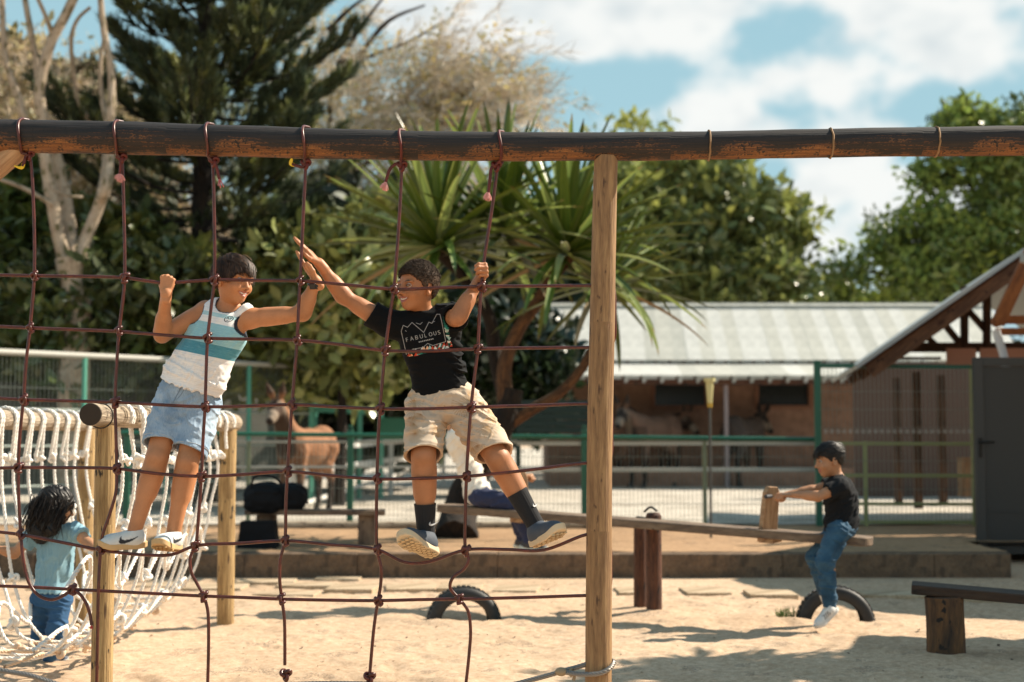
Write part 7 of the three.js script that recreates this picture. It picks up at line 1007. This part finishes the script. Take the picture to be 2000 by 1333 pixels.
  const jt = texture(256, 256, (u, v, o) => { const n = (Math.random() - 0.5) * 26, m = loopN(u, v, 5, 5, 3) * 40; set3(o, [44 + n + m, 80 + n + m, 104 + n + m]); }), jf = foldNoise(V(0.3, 1, 0), V(1, -0.3, 0), 0.007, 16, 8, 13);
  part('jeans', solid([ell(J.pelvis.clone().add(V(0.012, 0.0, 0)), [0.115, 0.085, 0.095], f.q, 0.04), cap(J.hipR, J.knR, 0.074, 0.056, 0.03), cap(J.knR, J.anR, 0.055, 0.046, 0.02), cap(J.hipL, J.knL, 0.076, 0.058, 0.03), cap(J.knL, along(J.anL, V(0, 1, 0), 0.02), 0.057, 0.048, 0.02)], 0.005, { disp: jf, amp: 0.008, uv: (x, y, z) => [x * 2.2, y * 2.2] }), mat('#ffffff', 0.88, { map: jt }), t);
  const so = sweep([along(J.anL, V(0, 1, 0), 0.03), along(J.anL, V(0, 1, 0), -0.05)], 0.036, { seg: 16 }); part('sock', so, mat('#ffffff', 0.9, { map: texture(8, 64, (u, v, o) => set3(o, (v * 9) % 1 < 0.35 ? [70, 62, 54] : v > 0.75 ? [226, 170, 40] : [222, 218, 208])) }), t);
  const toe = V(-0.42, -0.80, 0.22), up = V(-0.72, 0.62, 0.2); shoe(t, along(J.anL, V(0, -1, 0), 0.09).add(V(-0.012, -0.01, 0.02)), V(-0.72, -0.62, 0.25), V(-0.5, 0.82, 0.05), 0.86, { upper: lin(0.66, 0.65, 0.62), sole: lin(0.62, 0.60, 0.56), laces: lin(0.6, 0.6, 0.58), mark: 'bars', collar: 0.06 });
  shoe(t, along(J.anR, V(0, -1, 0), 0.07).add(V(0.05, 0, -0.02)), V(0.25, -0.95, -0.2), V(-0.95, -0.2, 0), 0.8, { upper: lin(0.66, 0.65, 0.62), sole: lin(0.62, 0.60, 0.56), collar: 0.06 });
}
// ---- child in white at the far end of the seesaw, mostly hidden by the boy on the net
{
  const d = 10.72, t = thing('person', 'child in white shirt and navy trousers sitting at the far end of the seesaw', 'person', P(950, 1085, d));
  const J = { neck: P(884, 836, d), pelvis: P(934, 962, d), shR: P(896, 850, d - 0.13), shL: P(890, 850, d + 0.13), elR: P(962, 900, d - 0.16), wrR: P(1020, 932, d - 0.06), elL: P(960, 900, d + 0.16), wrL: P(1020, 930, d + 0.08), hipR: P(936, 970, d - 0.09), hipL: P(936, 970, d + 0.09), knR: P(1006, 985, d - 0.14), anR: P(1032, 1052, d - 0.14), knL: P(1004, 985, d + 0.14), anL: P(1020, 1050, d + 0.16), back: V(-1, 0, 0) };
  const X = V(0, 0, -1), U = J.neck.clone().sub(J.pelvis).normalize(), Z = X.clone().cross(U).normalize(), f = { X, U, Z, q: axes(X, U, Z) }, skin = [0.44, 0.22, 0.115], h = headFrame(P(874, 790, d), V(1, -0.05, 0), V(-0.2, 1, 0), 0.98), neckTop = h.W(0, -0.055, -0.022), limbs = limbPrims(J, { thigh: 0.062, knee: 0.045 });
  const hr = handPrims(J.wrR, V(1, 0.1, 0.05), V(0.1, 0.95, 0.2), 0.78, -1, 'grip', [62, 80, 45]), hl = handPrims(J.wrL, V(1, 0.1, 0), V(0.1, 0.95, 0), 0.78, 1, 'grip', [62, 80, 45]);
  part('body', [solid([...torsoPrims(J, f, -0.006, 0.95), cap(J.shR, J.shL, 0.040, 0.040, 0.05), ...limbs, cap(J.neck, neckTop, 0.04, 0.038, 0.03)], 0.007, { color: skinColor(skin) }), solid(headPrims(h, { smile: 0 }), 0.004, { color: skinColor(skin, h, [0.36, 0.13, 0.09], [0.02, 0.014, 0.01]) }), solid(hr.prims, 0.0035, { color: skinColor(skin) }), solid(hl.prims, 0.0035, { color: skinColor(skin) })], skinMat(), t);
  part('hair', hairShell(h, [[0.1, 0.05], [0.06, 0.045], [0.03, 0.01], [0.0, 0.0], [-0.04, -0.03], [-0.09, -0.06]], { cell: 0.005, rough: (x, y, z) => fbm(x * 50, y * 50, z * 50, 3) * 0.006 }), mat(lin(0.012, 0.009, 0.007), 0.5), t);
  const hem = mid(J.neck, J.pelvis, 1.12), fn = foldNoise(V(0.6, 0.8, 0), V(0.8, -0.6, 0), 0.008, 6, 18, 9), sleeve = (s) => { const a = J['sh' + s], b = J['el' + s], e = mid(a, b, 0.6), dd = b.clone().sub(a).normalize(); return cap(a, along(e, dd, 0.03), 0.050, 0.054, 0.03, { cut: [[e, dd]] }); };
  part('shirt', solid([...torsoPrims(J, f, 0.016, 1).map((p) => ({ ...p, cut: [[hem, U.clone().negate().addScaledVector(V(1, 0, 0), 0.3).normalize()]] })), cap(J.shR, J.shL, 0.048, 0.048, 0.05), sleeve('R'), sleeve('L')], 0.006, { disp: fn, amp: 0.009 }), mat(lin(0.74, 0.70, 0.62), 0.85), t);
  part('trousers', solid([ell(J.pelvis.clone(), [0.112, 0.085, 0.095], f.q, 0.04), cap(J.hipR, J.knR, 0.072, 0.056, 0.03), cap(J.knR, J.anR, 0.056, 0.046, 0.02), cap(J.hipL, J.knL, 0.072, 0.056, 0.03), cap(J.knL, J.anL, 0.056, 0.046, 0.02)], 0.006, { disp: foldNoise(V(0.3, 1, 0), V(1, -0.3, 0), 0.007, 14, 8, 3), amp: 0.008 }), mat(lin(0.022, 0.03, 0.075), 0.88), t);
  for (const an of [J.anR, J.anL]) { part('sock', sweep([along(an, V(0, 1, 0), 0.02), along(an, V(0, -1, 0), 0.05)], 0.036, { seg: 14 }), mat(lin(0.62, 0.28, 0.04), 0.85), t); shoe(t, along(an, V(0, -1, 0), 0.095).add(V(0.035, 0, 0)), V(0.95, -0.12, 0.1), V(0.1, 1, 0), 0.9, { upper: lin(0.05, 0.05, 0.055), sole: lin(0.55, 0.58, 0.52), mark: 'bars', collar: 0.06 }); }
}
// ------------------------------------------------------------------ donkeys
function donkey(label, base, yaw, headTurn, tone, group, s = 1, neckUp = 1) {
  const t = thing('donkey', label, 'donkey', base, group), cy = Math.cos(yaw), sy = Math.sin(yaw), L = (x, y, z) => V(base.x + (x * cy + z * sy) * s, base.y + y * s, base.z + (-x * sy + z * cy) * s); // x towards the head, z to its left
  const fwd = V(cy, 0, -sy), q = axes(fwd, V(0, 1, 0), V(sy, 0, cy)), E = (p, r, k = 0.08) => ell(L(...p), r.map((v) => v * s), q, k), C = (a, b, ra, rb, k = 0.05) => cap(L(...a), L(...b), ra * s, rb * s, k);
  const hc = L(0.74, 0.98 + 0.46 * neckUp, 0), hd = V(Math.cos(headTurn), -0.62, Math.sin(headTurn)).normalize(), hx = V(0, 1, 0).cross(hd).normalize(), hu = hd.clone().cross(hx), H = (a, b, c) => hc.clone().addScaledVector(hx, a * s).addScaledVector(hu, b * s).addScaledVector(hd, c * s);
  const ps = [E([0.30, 0.93, 0], [0.30, 0.25, 0.19]), E([-0.08, 0.90, 0], [0.36, 0.26, 0.22]), E([-0.42, 0.96, 0], [0.24, 0.24, 0.19]), C([0.42, 1.02, 0], [0.66, 0.98 + 0.34 * neckUp, 0], 0.17, 0.115, 0.10), cap(L(0.62, 0.98 + 0.30 * neckUp, 0), H(0, -0.02, 0.02), 0.115 * s, 0.10 * s, 0.06), cap(H(0, -0.01, 0.02), H(0, -0.03, 0.26), 0.098 * s, 0.070 * s, 0.05), cap(H(0, -0.02, 0.26), H(0, -0.035, 0.36), 0.066 * s, 0.058 * s, 0.04), ell(H(0, -0.06, 0.08), [0.075 * s, 0.085 * s, 0.11 * s], axes(hx, hu, hd), 0.05)];
  for (const z of [-0.11, 0.11]) { // front leg with its knee, hind leg with stifle and hock
    const k = z > 0 ? 0.03 : -0.03; ps.push(C([0.34 + k, 0.84, z], [0.36 + k, 0.46, z], 0.10, 0.052), C([0.36 + k, 0.46, z], [0.355 + k, 0.12, z], 0.047, 0.034, 0.02), C([0.355 + k, 0.12, z], [0.38 + k, 0.05, z], 0.036, 0.044, 0.02));
    ps.push(C([-0.44 - k, 0.88, z], [-0.36 - k, 0.66, z], 0.155, 0.10), C([-0.36 - k, 0.66, z], [-0.52 - k, 0.46, z], 0.088, 0.050), C([-0.52 - k, 0.46, z], [-0.49 - k, 0.13, z], 0.048, 0.034, 0.02), C([-0.49 - k, 0.13, z], [-0.465 - k, 0.05, z], 0.036, 0.045, 0.02));
  }
  const ears = []; for (const k of [-1, 1]) { const a = H(k * 0.055, 0.07, -0.03), b = H(k * 0.115, 0.30, -0.05); ps.push(cap(mid(a, b, 0), mid(a, b, 0.4), 0.030 * s, 0.046 * s, 0.02), cap(mid(a, b, 0.4), b, 0.046 * s, 0.012 * s, 0.02)); ears.push([mid(a, b, 0.25), mid(a, b, 0.85)]); }
  const dark = tone.map((c) => c * 0.07), pale = tone[0] > 0.3 ? [0.62, 0.5, 0.38] : [0.24, 0.18, 0.13];
  const color = (o, x, y, z) => {
    const v = V(x, y, z).sub(base), yy = v.y / s, w = V(x, y, z).sub(hc), c = w.dot(hd) / s, b = w.dot(hu) / s, a = w.dot(hx) / s, n = 1 + 0.35 * fbm(x * 5, y * 5, z * 5, 3); let k = tone.map((q) => q * n);
    const xl = (v.x * cy - v.z * sy) / s; if (yy < 0.62) k = mixc(k, dark, sstep(0.62 - yy, 0, 0.25)); if (yy < 0.78 && xl > -0.25 && xl < 0.3) k = mixc(k, pale, 0.35); if (xl > 0.36 && yy < 0.98 && yy > 0.5 && xl < 0.7) k = mixc(k, dark, 0.55);
    if (xl > 0.48) { if (c > 0.02 && Math.abs(a) < 0.2) { k = mixc(k, dark, sstep(c, 0.0, 0.08) * 0.9); if (c > 0.20) k = mixc(k, pale, sstep(c, 0.20, 0.25)); if (c > 0.36) k = mixc(k, dark, sstep(c, 0.36, 0.40)); if (Math.hypot(Math.abs(a) - 0.075, c - 0.05) < 0.05) k = mixc(k, pale, 0.5); } if (b > 0.12) k = mixc(k, dark, sstep(b, 0.10, 0.2) * 0.9); }
    set3(o, k);
  };
  part('body', solid(ps, 0.012 * s, { color, disp: (x, y, z) => fbm(x * 26, y * 14, z * 26, 3) * 0.016, amp: 0.014 }), mat('#ffffff', 0.85, { vertexColors: true, sheen: 0.3, sheenColor: new THREE.Color(0.3, 0.2, 0.12) }), t);
  for (const k of [-1, 1]) part('eye', new THREE.SphereGeometry(0.017 * s, 12, 10).translate(...H(k * 0.082, 0.015, 0.085).toArray()), mat(lin(0.008, 0.006, 0.005), 0.15), t);
  const mane = []; const R = rng(3); for (let i = 0; i < 46; i++) { const q0 = i / 45, p = mid(L(0.44, 1.20, 0), H(0, 0.10, -0.02), q0); mane.push(sweep([p, along(p, V(-cy * 0.6, 0.8, sy * 0.6).add(V(R() - 0.5, R() - 0.5, R() - 0.5).multiplyScalar(0.5)).normalize(), 0.06 * s)], [0.012 * s, 0.002], { seg: 5, caps: false })); } part('mane', mane, mat(lin(0.02, 0.013, 0.01), 0.85), t);
  part('tail', [sweep([L(-0.62, 1.05, 0), L(-0.70, 0.92, 0), L(-0.72, 0.7, 0.02), L(-0.70, 0.5, 0.03), L(-0.69, 0.36, 0.03)], [0.034, 0.028, 0.022, 0.045, 0.006].map((q2) => q2 * s), { seg: 9, sub: 4 })], mat(lin(0.04, 0.022, 0.014), 0.9), t);
  for (const z of [-0.11, 0.11]) { const k = z > 0 ? 0.03 : -0.03; for (const x of [0.385 + k, -0.46 - k]) part('hoof', sweep([L(x, 0.06, z), L(x + 0.015, 0.0, z)], [0.044 * s, 0.055 * s], { seg: 12 }), mat(lin(0.03, 0.025, 0.022), 0.6), t); }
  return t;
}
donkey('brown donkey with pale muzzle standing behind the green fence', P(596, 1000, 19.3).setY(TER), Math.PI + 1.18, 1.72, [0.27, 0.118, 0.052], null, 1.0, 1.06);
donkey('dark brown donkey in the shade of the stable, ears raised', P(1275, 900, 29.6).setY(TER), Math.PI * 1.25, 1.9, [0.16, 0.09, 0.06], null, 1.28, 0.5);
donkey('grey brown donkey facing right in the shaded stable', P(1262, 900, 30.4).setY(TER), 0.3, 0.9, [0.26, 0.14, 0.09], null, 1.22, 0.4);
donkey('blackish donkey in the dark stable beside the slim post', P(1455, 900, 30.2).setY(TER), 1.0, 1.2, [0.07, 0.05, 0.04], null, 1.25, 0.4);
renderer.render(scene, camera);
